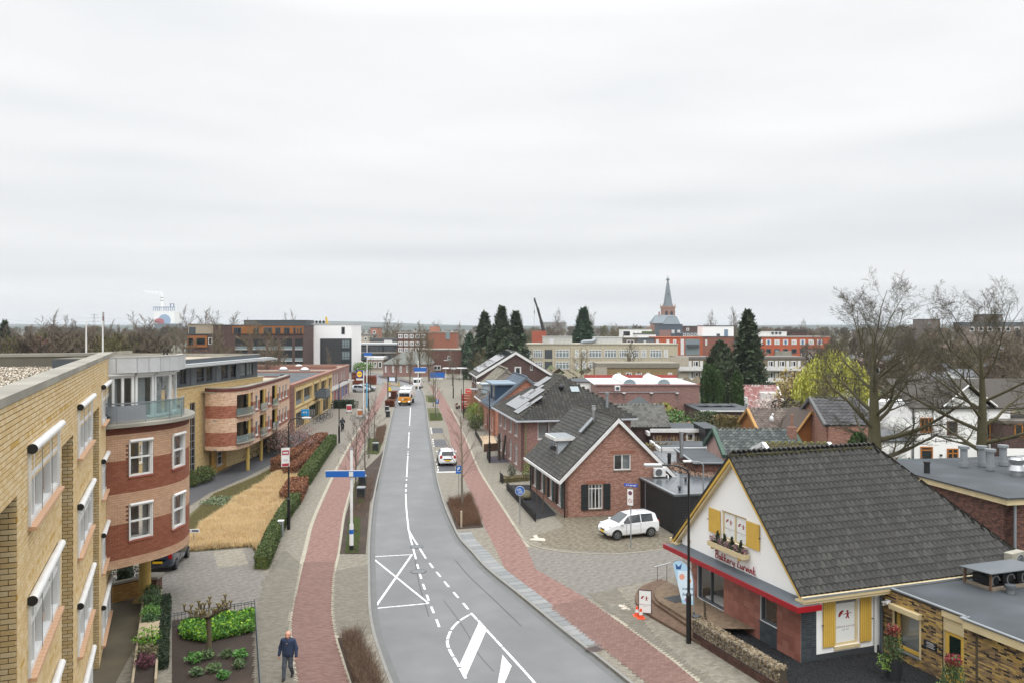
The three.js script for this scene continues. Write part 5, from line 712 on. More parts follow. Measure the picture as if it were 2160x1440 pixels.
const rl=G(1387,1229),rl2=G(1407,1225),R=thing('handrail','short steel handrail standing by the bakery steps','handrail',rl,0);const dx=rl2.x - rl.x,dz=rl2.z - rl.z;obj('post',[rod([0,0,0],[0,0.85,0],0.024,8)],M.steel,R);obj('post',[rod([dx,0,dz],[dx,0.88,dz],0.024,8)],M.steel,R);obj('rail',rod([-dx*0.4,0.84,-dz*0.4],[dx*1.4,0.9,dz*1.4],0.028,8),M.steel,R);
}
// ---------- leafless trees
function limb(b,pts,rad,n){
const base=b.p.length / 3,q=new THREE.Quaternion(),d=V(),up=V(0,1,0),v=V();
pts.forEach((p,i)=>{d.copy(pts[Math.min(i + 1,pts.length - 1)]).sub(pts[Math.max(0,i - 1)]).normalize();q.setFromUnitVectors(up,d);for(let k=0;k<n;k++){const a=k / n*6.2832;v.set(Math.cos(a),0,Math.sin(a)).applyQuaternion(q);b.n.push(v.x,v.y,v.z);b.p.push(p.x + v.x*rad[i],p.y + v.y*rad[i],p.z + v.z*rad[i]);}});
for(let i=0;i<pts.length - 1;i++)for(let k=0;k<n;k++){const a=base + i*n + k,c=base + i*n +(k + 1)% n;b.i.push(a,a + n,c,c,a + n,c + n);}
}
const bufGeo=(b)=>{const g=new THREE.BufferGeometry();g.setAttribute('position',new THREE.Float32BufferAttribute(b.p,3));g.setAttribute('normal',new THREE.Float32BufferAttribute(b.n,3));g.setIndex(b.i);return g;};
const nb=()=>({p:[],n:[],i:[]});
function grow(bufs,p,dir,len,r,lv,o){
const n=lv===0?7:lv>3?2:4,pts=[p.clone()],d=dir.clone(),rad=[r],kids=[];
for(let i=1;i<=n;i++){d.x +=rr(-1,1)*o.wob*(lv?1:0.35);d.z +=rr(-1,1)*o.wob*(lv?1:0.35);d.y +=rr(-0.5,0.7)*o.wob*0.8 +(lv?o.lift*(lv>1?0.6:1):0);d.normalize();pts.push(pts[i - 1].clone().addScaledVector(d,len / n));rad.push(r*(1 -(lv===0?o.taper:0.8)*i / n));kids.push(d.clone());}
const b=lv>=o.twig?bufs[1]:bufs[0];limb(b,pts,rad,lv===0?9:lv===1?6:lv>=3?3:4);
if(lv>=o.levels)return;
const m=o.kids[lv],from=lv===0?o.bare:0.2;
for(let k=0;k<m;k++){
const f=from +(1 - from)*(k + rr(0.1,0.9))/ m,x=f*n,i=Math.min(n - 1,x|0),q=pts[i].clone().lerp(pts[i + 1],x - i),a=(lv===0?k*2.4 + rr(-0.4,0.4):rr(0,6.28)),base=kids[i],s=V(Math.cos(a),0,Math.sin(a));s.addScaledVector(base,-s.dot(base)).normalize();
const ang=o.ang[lv]*(lv===0?1 -(o.close??0.45)*(f - from)/(1 - from):1)*rr(0.8,1.2),nd=base.clone().multiplyScalar(Math.cos(ang)).addScaledVector(s,Math.sin(ang));
const l=len*o.ratio[lv]*(lv===0?o.shape(f):1.15 - 0.55*f)*rr(0.75,1.2);grow(bufs,q,nd,l,Math.max(o.min,(rad[i]+(rad[i + 1]- rad[i])*(x - i))*o.thin[lv]),lv + 1,o);
}
}
const T0={levels:3,twig:2,kids:[16,7,6,4,3],ang:[1.2,0.75,0.7,0.6],ratio:[0.42,0.5,0.5,0.5],thin:[0.42,0.55,0.6,0.7],wob:0.16,lift:0.10,taper:0.8,bare:0.3,min:0.012,shape:(f)=>1.15 - 0.6*f};
function bareTree(name,label,p,h,r,o,mats,group,turn=0,cat='tree'){
seed=o.seed??5;const O={...T0,...o},b=[nb(),nb()];grow(b,V(0,0,0),V(o.tiltX??0,1,o.tiltZ??0).normalize(),h,r,0,O);
const t=thing(name,label,cat,p,turn,group);obj('trunk',bufGeo(b[0]),mats[0],t);obj('crown',bufGeo(b[1]),mats[1],t);return t;
}
{
const moss=pm('#726b4c',0.95,{bumpMap:T.bump,bumpScale:0.04}),tw=pm('#5f5844',0.9);
const o={levels:5,twig:3,kids:[18,9,8,6,3],ratio:[0.54,0.5,0.47,0.46,0.5],ang:[1.45,0.85,0.85,0.8,0.7],thin:[0.44,0.52,0.5,0.6,0.7],wob:0.27,lift:0.06,bare:0.24,taper:0.88,close:0.7,min:0.008,shape:(f)=>1.1 - 0.5*f*f};
const p1=D(1848,900,62);bareTree('bare_tree','tall bare mossy tree rising behind the bakery roof ridge',[p1.x,0,p1.z],12.4,0.7,{...o,seed:21},[moss,tw],undefined,0.4);
const p2=D(2092,900,58);bareTree('bare_tree','bare mossy tree in front of the white house at the right edge',[p2.x,0,p2.z],11.6,0.6,{...o,seed:77,bare:0.38,kids:[14,9,8,6,3],ratio:[0.6,0.5,0.47,0.46,0.5]},[moss,tw],undefined,1.2);
}
const yt={levels:3,twig:2,kids:[18,8,5],ang:[0.85,0.6,0.6],ratio:[0.38,0.45,0.45],thin:[0.4,0.55,0.6],wob:0.13,lift:0.05,bare:0.32,min:0.008,shape:(f)=>1.1 - 0.7*f};
{
const mats=[pm('#665e54',0.95),mat('#5e544c',0.9)];
bareTree('young_tree','young bare street tree nearest the blue direction sign',G(750,1074),6.0,0.07,{...yt,seed:3},mats,'young trees in the left planting strip');
const b=bareTree('young_tree','young bare street tree beside the litter bins, second in the left strip',G(770,991),4.9,0.06,{...yt,seed:8},mats,'young trees in the left planting strip');
copyOf(b,'young bare street tree in the left strip, third from the sign',G(778,966),1.4).scale.setScalar(0.93);copyOf(b,'young bare street tree at the far end of the left strip by the rusty planting',G(788.5,933),2.9).scale.setScalar(0.95);
const pink=[pm('#8a8372',0.95),mat('#806660',0.9)];
bareTree('young_tree','young tree with pinkish buds in the brown bed by the white parked car',G(975.4,1071),6.6,0.1,{...yt,seed:15,kids:[16,7,5],ratio:[0.4,0.45,0.45]},pink);
const r=bareTree('young_tree','young budding tree beside the blue parking sign farther up the right pavement',G(919,880),5.7,0.08,{...yt,seed:19},[pm('#7c7868',0.95),mat('#7d7562',0.9)]);copyOf(r,'young budding tree in the far green verge on the right pavement',G(914,857),1).scale.setScalar(1.1);
const sp=bareTree('sapling','slim dark sapling nearest the street corner of the brick house',G(1145,1083),2.6,0.035,{...yt,seed:5,kids:[10,3],levels:2,bare:0.2,ratio:[0.16,0.4],ang:[0.6,0.6]},[M.twigDark,M.twigDark]);copyOf(sp,'slim dark sapling second from the corner of the brick house',G(1131,1076),1);
const po=bareTree('pollard_tree','dark knobbly pollard tree in the small garden by the solar house',G(1053,970),2.6,0.16,{...yt,seed:9,kids:[9,3],levels:2,bare:0.6,taper:0.3,ratio:[0.28,0.4],ang:[0.9,0.7],thin:[0.6,0.7]},[M.twigDark,M.twigDark]);copyOf(po,'second dark pollard tree close to the solar house wall',G(1061,968),2).scale.setScalar(0.9);
const t=thing('pollard_tree','pollarded tree with knuckled flat crown in the front garden','tree',G(440,1377.5)),b0=nb(),kn=[];limb(b0,[V(0,0,0),V(0.02,0.6,0),V(-0.02,1.45,0)],[0.11,0.09,0.1],10);
for(let k=0;k<9;k++){const a=k*0.698 + 0.2,l=rr(0.6,1.05),mid=V(Math.cos(a)*l*0.5,1.62 + rr(-0.05,0.08),Math.sin(a)*l*0.5),e=V(Math.cos(a)*l,1.75 + rr(-0.1,0.12),Math.sin(a)*l);limb(b0,[V(0,1.42,0),mid,e],[0.06,0.045,0.035],6);for(const q of[mid,e,mid.clone().lerp(e,0.55)]){const u=q.clone().add(V(rr(-0.05,0.05),rr(0.15,0.25),rr(-0.05,0.05)));limb(b0,[q,u],[0.035,0.03],5);kn.push(ball(0.055,u.x,u.y,u.z,6),ball(0.035,u.x + 0.05,u.y + 0.04,u.z,5),ball(0.035,u.x - 0.04,u.y + 0.05,u.z + 0.03,5));}}
obj('trunk',bufGeo(b0),pm('#7a6d52',0.95,{bumpMap:T.bump,bumpScale:0.02}),t);obj('knuckle',kn,pm('#8a7b52',0.95),t);
}
seed=1234;
// ---------- hedges, beds and gardens
const gH=shades('#4c5a2a',8,0.1),bH=shades('#7d5238',8,0.1),dry=shades('#d2b68c',8,0.07),iv=[...shades('#5d8a2a',4),...shades('#3f6a24',5),...shades('#86a83a',2)],dk=shades('#27381f',6),br=['#66503e','#75604c','#574536','#80685a'].map((c)=>new THREE.Color(c));
const ln=(l,dx=0)=>gp(l).map(([x,z])=>[x + dx,z]);
hedge('green_hedge','clipped green hedge at the far end of the dry grass, along the pavement',ln([[709,936],[680,980],[652,1024]],-0.45),0.9,0,1.05,gH,0.09,420);
hedge('green_hedge','near clipped green hedge at the end of the dry grass beside the advert lamp',ln([[633,1062],[612,1092],[590,1135],[566,1200]],-0.36),0.7,0,0.78,gH,0.08,520);
hedge('beech_hedge','brown beech hedge block between the two green hedges',ln([[648,1030],[634,1060]],-0.75),1.5,0,0.9,bH,0.1,420);
hedge('beech_hedge','long brown beech hedge behind the far green hedge',ln([[690,935],[650,965],[600,996]],-0.6),1.3,0,1.2,bH,0.11,380);
hedge('beech_hedge','second brown beech hedge nearer the dry grass',ln([[668,958],[640,990],[612,1008]],-0.2),0.9,0,1.0,bH,0.1,380);
{const P=gp([[396,1163],[402,1135],[432,1106],[505,1052],[585,1000],[622,992],[640,985],[655,980],[640,1008],[622,1042],[606,1070],[585,1110],[570,1140],[553,1188],[548,1170],[532,1153],[470,1157]]),out=[],xs=P.map((p)=>p[0]),zs=P.map((p)=>p[1]),x0=Math.min(...xs),x1=Math.max(...xs),z0=Math.min(...zs),z1=Math.max(...zs);for(let k=0;k<60000;k++){const x=rr(x0,x1),z=rr(z0,z1);if(!inPoly(x,z,P))continue;const h=rr(0.22,0.5)*(0.7 + 0.7*vnoise(x*0.8 + 70,z*0.8 + 99,999,999,4));out.push([x,0.01,z,h*0.9,h,h*0.9,rr(-0.4,0.4),rnd()*6.28,rr(-0.4,0.4),pick(dry)]);}tag(scatter('dry_grass',bladeG,leafM,out),'tall straw-coloured dry grass on the slope before the apartments','grass',null,'stuff');}
{const P=gp([[398,1095],[450,1043],[540,1006],[610,968],[640,960],[600,990],[505,1050],[432,1104],[400,1135]]),out=[],xs=P.map((p)=>p[0]),zs=P.map((p)=>p[1]),cs=[...shades('#6b6a3c',5),...shades('#7d6a48',4)];for(let k=0;k<40000;k++){const x=rr(Math.min(...xs),Math.max(...xs)),z=rr(Math.min(...zs),Math.max(...zs));if(inPoly(x,z,P))out.push([x,0.01,z,0.22,rr(0.08,0.2),0.22,rr(-0.3,0.3),rnd()*6,0,pick(cs)]);}tag(scatter('ground_cover',bladeG,leafM,out),'low brownish green ground cover between the footpath and the dry grass','ground cover',null,'stuff');}
shrub('heather_patch','low grey-green bush patch on the bank above the dry grass',G(466,1062),1.3,0.35,900,shades('#6d7a5c',5),0.11);
shrub('round_bush','round clipped bush by the yellow wall, right one of the pair',G(432,1014),0.85,1.15,1500,gH,0.1,'clipped bushes by the yellow wall');shrub('round_bush','round clipped bush by the yellow wall, left one of the pair',G(418,1020),0.95,1.1,1500,gH,0.1,'clipped bushes by the yellow wall');shrub('round_bush','small dark bush at the tower edge, left of the clipped pair',G(401,1026),0.7,0.8,900,gH,0.1);
shrub('winter_shrub','bare pinkish flowering shrub behind the beech hedge',G(618,962),2.6,2.9,2600,[...shades('#8d6c66',5),...shades('#6b5a50',4)],0.11,undefined,'shrub',2.0,0.3);shrub('winter_shrub','dark bare shrub close to the red and beige wall end',G(590,958),1.6,2.3,1500,shades('#5b5244',5),0.12,undefined,'shrub',1.5,0.3);
{
const A=G(359,1325),Bq=G(537,1296),C=G(549,1486),t=thing('garden_railing','dark metal railing round the front garden with the pollarded tree','railing',[0,0,0]);
const run=(a,b,n,H,m)=>{for(let i=0;i<=n;i++){const p=a.clone().lerp(b,i / n);obj('bar',rod([p.x,0,p.z],[p.x,H,p.z],i % 6?0.012:0.022,5),m,t);}for(const y of[H,H - 0.09,0.1])obj('rail',rod([a.x,y,a.z],[b.x,y,b.z],0.018,5),m,t);};
run(A,Bq,24,0.62,M.greyDark);run(Bq,C,18,0.72,M.slate);
const P=gp([[384,1350],[376,1330],[398,1316],[470,1303],[536,1297],[535,1335],[490,1345],[430,1358]]),out=[],xs=P.map((p)=>p[0]),zs=P.map((p)=>p[1]);for(let k=0;k<16000;k++){const x=rr(Math.min(...xs),Math.max(...xs)),z=rr(Math.min(...zs),Math.max(...zs));if(inPoly(x,z,P))out.push(leafAt(x,rr(0.03,0.3)*(0.6 + 0.8*vnoise(x*2 + 60,z*2 + 90,99,99,3)),z,0.1,iv));}tag(scatter('ivy',leafG,leafM,out),'bright green ivy carpet behind the pollarded tree','ground cover',null,'stuff');
[[410,1398,0.28,'left'],[437,1390,0.25,'behind trunk'],[476,1387,0.2,''],[506,1390,0.26,''],[415,1425,0.2,''],[450,1418,0.24,''],[470,1432,0.2,''],[505,1408,0.22,'']].forEach(([x,y,r],i)=>shrub('garden_plant',['low green plant left of the pollard trunk','low green plant close behind the pollard trunk','small plant right of the pollard trunk','small plant nearest the railing','small plant at the lower left of the garden bed','small plant in the middle of the lower garden bed','small plant at the bottom edge of the garden bed','small plant by the railing, lower one'][i],G(x,y),r,r*1.2,220,shades(i % 3?'#5c7048':'#4f8038',4),0.09,undefined,'plant'));
hedge('clipped_strip','flat dark green clipped hedge strip beside the planters',ln([[348,1274],[343,1340],[339,1412]]),0.42,0,0.45,dk,0.06,900);
const p0=G(322,1262),p1=G(303,1460),L=p0.distanceTo(p1),tr=thing('planter','long pale concrete planter trough along the walkway','planter',p0,Math.atan2(-(p1.z - p0.z),p1.x - p0.x));obj('side',[bx(0,0,-0.42,L,0.42,-0.34),bx(0,0,0.34,L,0.42,0.42),bx(0,0,-0.337,0.08,0.42,0.337)],gm('#b7a78c',0.9),tr);obj('soil',bx(0.083,0.05,-0.337,L,0.32,0.337),M.soil,tr);obj('cover_slab',bx(L*0.44,0.423,-0.4,L*0.6,0.49,0.4),gm('#c2b193',0.85),tr);
[[0.06,'#4a6a2c',0.38],[0.16,'#566a4c',0.42],[0.22,'#3c5a2a',0.45],[0.31,'#4d7a34',0.34],[0.37,'#5d8a32',0.4],[0.42,'#4f7048',0.3],[0.66,'#6d9a2c',0.5],[0.78,'#7d7a58',0.36],[0.86,'#6a3a44',0.34]].forEach(([f,c,r],i)=>{const p=p0.clone().lerp(p1,f);p.y=0.3;shrub('planter_shrub',['first','second','third','fourth','fifth','sixth','spreading bright green','grey','dark red'][i]+ ' shrub in the concrete planter' +(i<6?', counted from the tower':' near the bottom edge'),p,r,r*1.3,420,shades(c,4),0.07);});
hedge('yard_hedge','dark green hedge seen beneath the round tower',ln([[250,1228],[277,1226]]),1.2,0,0.8,dk,0.09,300);
}
twigs('bare_shrub','large brown leafless shrub in the near left bed by the kerb',gp([[722,1352],[756,1350],[794,1425],[806,1470],[770,1480],[745,1440]]),1500,0.85,0.55,br);
twigs('bare_shrub','brown leafless shrub cushion at the foot of the pink budding tree',gp([[945,1062],[992,1048],[1016,1108],[968,1112]]),2400,0.6,0.5,['#6f523e','#7d6049','#614836'].map((c)=>new THREE.Color(c)));
twigs('bare_shrub','rusty brown low shrub strip by the kerb beyond the bins',gp([[795,905],[815,900],[805,940],[790,928]]),1400,0.7,0.5,br);twigs('bare_shrub','thin brown shrubs in the left strip behind the sign pole',gp([[745,1030],[790,1000],[780,1060],[772,1090],[735,1100]]),900,0.45,0.6,br);
{const bg2=[...shades('#5f7a3a',5),...shades('#6d6a48',3)],out=[],zones=[[[736,1095],[760,1092],[756,1168],[728,1168]],[[775,925],[806,925],[798,958],[776,958]],[[748,1020],[770,1020],[766,1062],[742,1062]],[[906,872],[930,872],[934,886],[908,886]],[[903,838],[917,838],[922,848],[904,848]]];for(const z of zones){const P=gp(z),xs=P.map((p)=>p[0]),zs=P.map((p)=>p[1]);for(let k=0;k<2200;k++){const x=rr(Math.min(...xs),Math.max(...xs)),w=rr(Math.min(...zs),Math.max(...zs));if(inPoly(x,w,P))out.push([x,0.01,w,0.22,rr(0.1,0.28),0.22,rr(-0.5,0.5),rnd()*6,0,pick(bg2)]);}}tag(scatter('bulb_greens',bladeG,leafM,out),'fresh green bulb leaves sprouting in the street beds','ground cover',null,'stuff');}
{
const f=(name,label,a,b,H,m,n)=>{const A=G(...a),Bq=G(...b),L=A.distanceTo(Bq),t=thing(name,label,'fence',A,Math.atan2(-(Bq.z - A.z),Bq.x - A.x));for(let i=0;i<=n;i++)obj(i % 8?'slat':'post',bx(L*i / n - 0.03,0,-0.02,L*i / n + 0.03,i % 8?H:H + 0.06,0.02),m,t);obj('rail',[bx(0,H*0.8,0.022,L,H*0.86,0.05),bx(0,H*0.2,0.022,L,H*0.26,0.05)],m,t);};
f('low_fence','long low black fence along the gravel bed of the brick house',[1069,1032],[1130,1100],0.62,M.black,90);f('low_fence','short low black fence by the small cone-shaped bush',[1055,1014],[1061,1020],0.75,M.black,12);f('low_fence','low black fence at the front of the solar house garden',[1027,965],[1033,976],0.8,M.black,20);f('garden_fence','brown slatted fence between the dormer house and the solar house',[1021,952],[1072,947],0.8,M.wood,60);f('low_fence','low dark fence edging the pale forecourt of the dormer house',[1002,915],[1017,941],0.6,M.black,60);
struct('forecourt',[sheet(gp([[1008,920],[1040,917],[1048,933],[1018,941]]),0.01)],gm('#b9a184',0.9));struct('slate_bed',sheet(gp([[1034,962],[1075,958],[1082,974],[1036,976]]),0.01),mat('#55505a',0.95,{map:T.grain,bumpMap:T.bump,bumpScale:0.05}));
const b=thing('boulder','mossy boulder on the black gravel behind the low fence','boulder',G(1108,1052)),g=new THREE.IcosahedronGeometry(0.5,3),pp=g.attributes.position;for(let i=0;i<pp.count;i++){const k=0.8 + 0.4*vnoise(pp.getX(i)*3 + 9,pp.getY(i)*3 + pp.getZ(i)*2 + 9,99,99,2);pp.setXYZ(i,pp.getX(i)*k*0.9,Math.max(-0.05,pp.getY(i)*k*0.8 + 0.25),pp.getZ(i)*k);}g.computeVertexNormals();obj('rock',g,pm('#8b8468',0.95,{bumpMap:T.bump,bumpScale:0.03}),b);obj('moss',ball(0.2,0.1,0.52,0,8).scale(1,0.9,1),pm('#6f7a3e',1),b);
shrub('cone_bush','small cone-shaped evergreen in the narrow garden by the brick house',G(1080,1007),0.35,1.0,420,dk,0.08);shrub('green_bush','leafy green bush against the end of the brick house',G(1119,1010),0.7,1.3,700,[...gH,...shades('#8a9a4a',3)],0.1);hedge('low_hedge','low brown hedge row before the solar house',ln([[1062,1016],[1112,1012]]),0.8,0,0.4,shades('#6b5f40',5),0.08,260);
shrub('green_bush','large bright green bush in the far front gardens',G(1003,893),1.35,2.5,1700,shades('#718a2e',6),0.13);shrub('round_bush','dark round clipped bush before the bright green one',G(1005,907),0.85,1.7,1300,gH,0.11);twigs('reed_bush','tall tan bare bush behind the red boards on the right pavement',gp([[986,858],[1006,858],[1012,872],[990,874]]),900,3.4,0.22,['#a3795c','#8f6a50','#b58c6e'].map((c)=>new THREE.Color(c)));shrub('winter_shrub','pale pink flowering shrub row beside the green bush',G(990,885),0.8,1.1,600,shades('#8b7a72',5),0.12);shrub('winter_shrub','grey twiggy shrub by the low dark fence',G(998,903),0.8,0.9,500,shades('#7d756a',5),0.12);shrub('dark_bush','dark evergreen bush between the tan bush and the bright green bush',G(988,877),0.9,1.3,700,dk,0.12);
for(const[x,y,h,k]of[[1885,1436,1.25,0],[2012,1500,1.1,1]]){const p=G(x,y),t=thing('plant_pot',k?'dark pot with a red-tipped shrub at the bottom edge before the yellow door':'tall dark pot with a red-tipped shrub at the corner of the annex','plant pot',p),c1=shades('#465a32',5),c2=shades('#8a2a34',4),o=[];obj('pot',[new THREE.CylinderGeometry(0.36,0.27,0.85,4,1,true).rotateY(0.78).translate(0,0.43,0),bx(-0.24,0,-0.24,0.24,0.04,0.24)],gm('#2f3235',0.6,{side:THREE.DoubleSide}),t);obj('soil',bx(-0.24,0.7,-0.24,0.24,0.78,0.24),M.soil,t);obj('stem',[0,1,2,3,4].map((i)=>rod([0,0.7,0],[0.2*Math.cos(i*1.3),0.8 + h*0.8,0.2*Math.sin(i*1.3)],0.015,5,0.006)),M.twigDark,t);for(let i=0;i<1100;i++){const f=Math.pow(rnd(),0.8),a=rnd()*6.28,q=Math.sqrt(rnd())*0.42*(1 - 0.45*f);o.push(leafAt(Math.cos(a)*q,0.78 + f*h,Math.sin(a)*q,0.065,f>0.72&&rnd()<0.75?c2:c1));}for(let i=0;i<200;i++)o.push(leafAt(-0.3 + rr(-0.2,0.15),0.7 + rr(-0.25,0.2),rr(-0.3,0.3),0.06,shades('#6f8a35',1)));scatter('foliage',leafG,leafM,o,t);}
}
// ---------- the middle distance and the skyline
seed=4321;
function block(name,label,cat,x0,x1,yTop,d,o={}){
const p=D(x0,HZ,d),w=(x1 - x0)*d / FOC,h=EYE -(yTop - HZ)*d / FOC,b=o.yBot?Math.max(0,EYE -(o.yBot - HZ)*d / FOC):0,dep=o.dep??12;
const t=thing(name,label,cat,[p.x,b,p.z],o.turn??0),H=h - b;
t.userData.w=undefined;delete t.userData.w;
if(o.m)obj('wall',bx(0,0,-dep,w,H - 0.02,0),o.m,t);
if(o.roof !==0)obj('roof',bx(-0.15,H - 0.018,-dep - 0.15,w + 0.15,H +(o.edge??0.25),0.15),o.roof??M.bitumen,t);
return{t,w,H,b,X:(px)=>(px - x0)*d / FOC,Y:(py)=>EYE -(py - HZ)*d / FOC - b,d};
}
const wat=(k,x0,y0,x1,y1,o={})=>win(k.t,frame(0,0,o.zz??0),k.X(x0),k.Y(y1),k.X(x1)- k.X(x0),k.Y(y0)- k.Y(y1),{z:0.004,d:0.09,f:0.12,sill:0,...o});
const pan=(k,name,x0,y0,x1,y1,m,z0=0.003,z1=0.08,label)=>obj(name,bx(k.X(x0),k.Y(y1),z0,k.X(x1),k.Y(y0),z1),m,k.t,label);
function slopeHouse(name,label,cat,x0,x1,yR,yE,d,rise,o={}){
const p=D(x0,HZ,d),w=(x1 - x0)*d / FOC,he=EYE -(yE - HZ)*d / FOC,dr=d + rise,hr=EYE -(yR - HZ)*dr / FOC,t=thing(name,label,cat,[p.x,0,p.z],o.turn??0),pitch=Math.atan2(hr - he,rise),S=Math.hypot(hr - he,rise);
const gab=(x,m,q=0.2)=>{const s=new THREE.Shape([[0,0],[0.3,0],[0.3,he - 0.02],[rise,hr - 0.1],[2*rise - 0.3,he - 0.02],[2*rise - 0.3,0]].map(([a,b])=>new THREE.Vector2(a,b)));s.closePath();return new THREE.ExtrudeGeometry(s,{depth:q,bevelEnabled:false}).rotateY(Math.PI / 2).translate(x,0,0);};
obj('wall',[gab(0.15),gab(w - 0.35),bx(0.352,0,-0.5,w - 0.352,he - 0.05,-0.3)],o.wall??bm('red'),t);
obj('roof',[slab8(V(0,he,0),V(w,he,0),V(w,hr,-rise),V(0,hr,-rise),0.12),slab8(V(w,he,-2*rise),V(0,he,-2*rise),V(0,hr,-rise),V(w,hr,-rise),0.12)],gm(o.cols?.[0]??'#403f3b',0.9),t);
tiles(t,[0,he + 0.01,0.05],0,pitch,w,S,o.tw??0.33,o.tl??0.36,o.cols??darkTiles,{m:gm('#ffffff',0.75)});
obj('ridge_tile',Array.from({length:Math.max(2,Math.floor(w / 0.45))},(_,i)=>ball(0.14,0.2 + i*0.45,hr + 0.02,-rise,5)),gm(o.ridge??'#5a574f',0.9),t);
if(o.trim){const v=(x)=>slab8(V(x,he + 0.1,0.05),V(x + 0.28,he + 0.1,0.05),V(x + 0.28,hr + 0.1,-rise),V(x,hr + 0.1,-rise),0.3);obj('verge_board',[v(-0.16),v(w - 0.12),slab8(V(0.12,he + 0.1,-2*rise - 0.05),V(-0.16,he + 0.1,-2*rise - 0.05),V(-0.16,hr + 0.1,-rise),V(0.12,hr + 0.1,-rise),0.3)],o.trim,t);}
return{t,w,he,hr,rise};
}
function conifer(name,label,p,h,r,n,cols,o={}){
const t=thing(name,label,'conifer',p,0,o.group),out=[];obj('trunk',cyl(0.02*h,0.004*h,h*0.98,0,0,0,7),M.twigDark,t);
for(let i=0;i<n;i++){const f=Math.pow(rnd(),o.pw??0.75),y=h*(o.lo??0.04)+(h*(1 -(o.lo??0.04)))*(1 - f),pr=o.col?Math.min(1,1.6*Math.sqrt(f)):Math.pow(f,o.pf??0.85),a=rnd()*6.28,lay=o.col?1 + 0.12*Math.sin(a*3 + y*1.3):0.72 + 0.3*Math.sin(y*(o.lay??4)+ a*2)+ 0.28*Math.sin(a*5 + y*0.9),q=(o.fill??0.45)+(1 -(o.fill??0.45))*Math.sqrt(rnd()),R=r*pr*lay*q;out.push([Math.cos(a)*R,y - R*(o.droop??0.2),Math.sin(a)*R,(o.s??0.5)*rr(0.6,1.2),(o.s??0.5)*rr(0.8,1.6),(o.s??0.5),rr(-1.2,1.2)+(o.col?-0.2:1.2),-a + 1.57,rr(-0.6,0.6),pick(cols)]);}
scatter('foliage',leafG,leafM,out,t);return t;
}
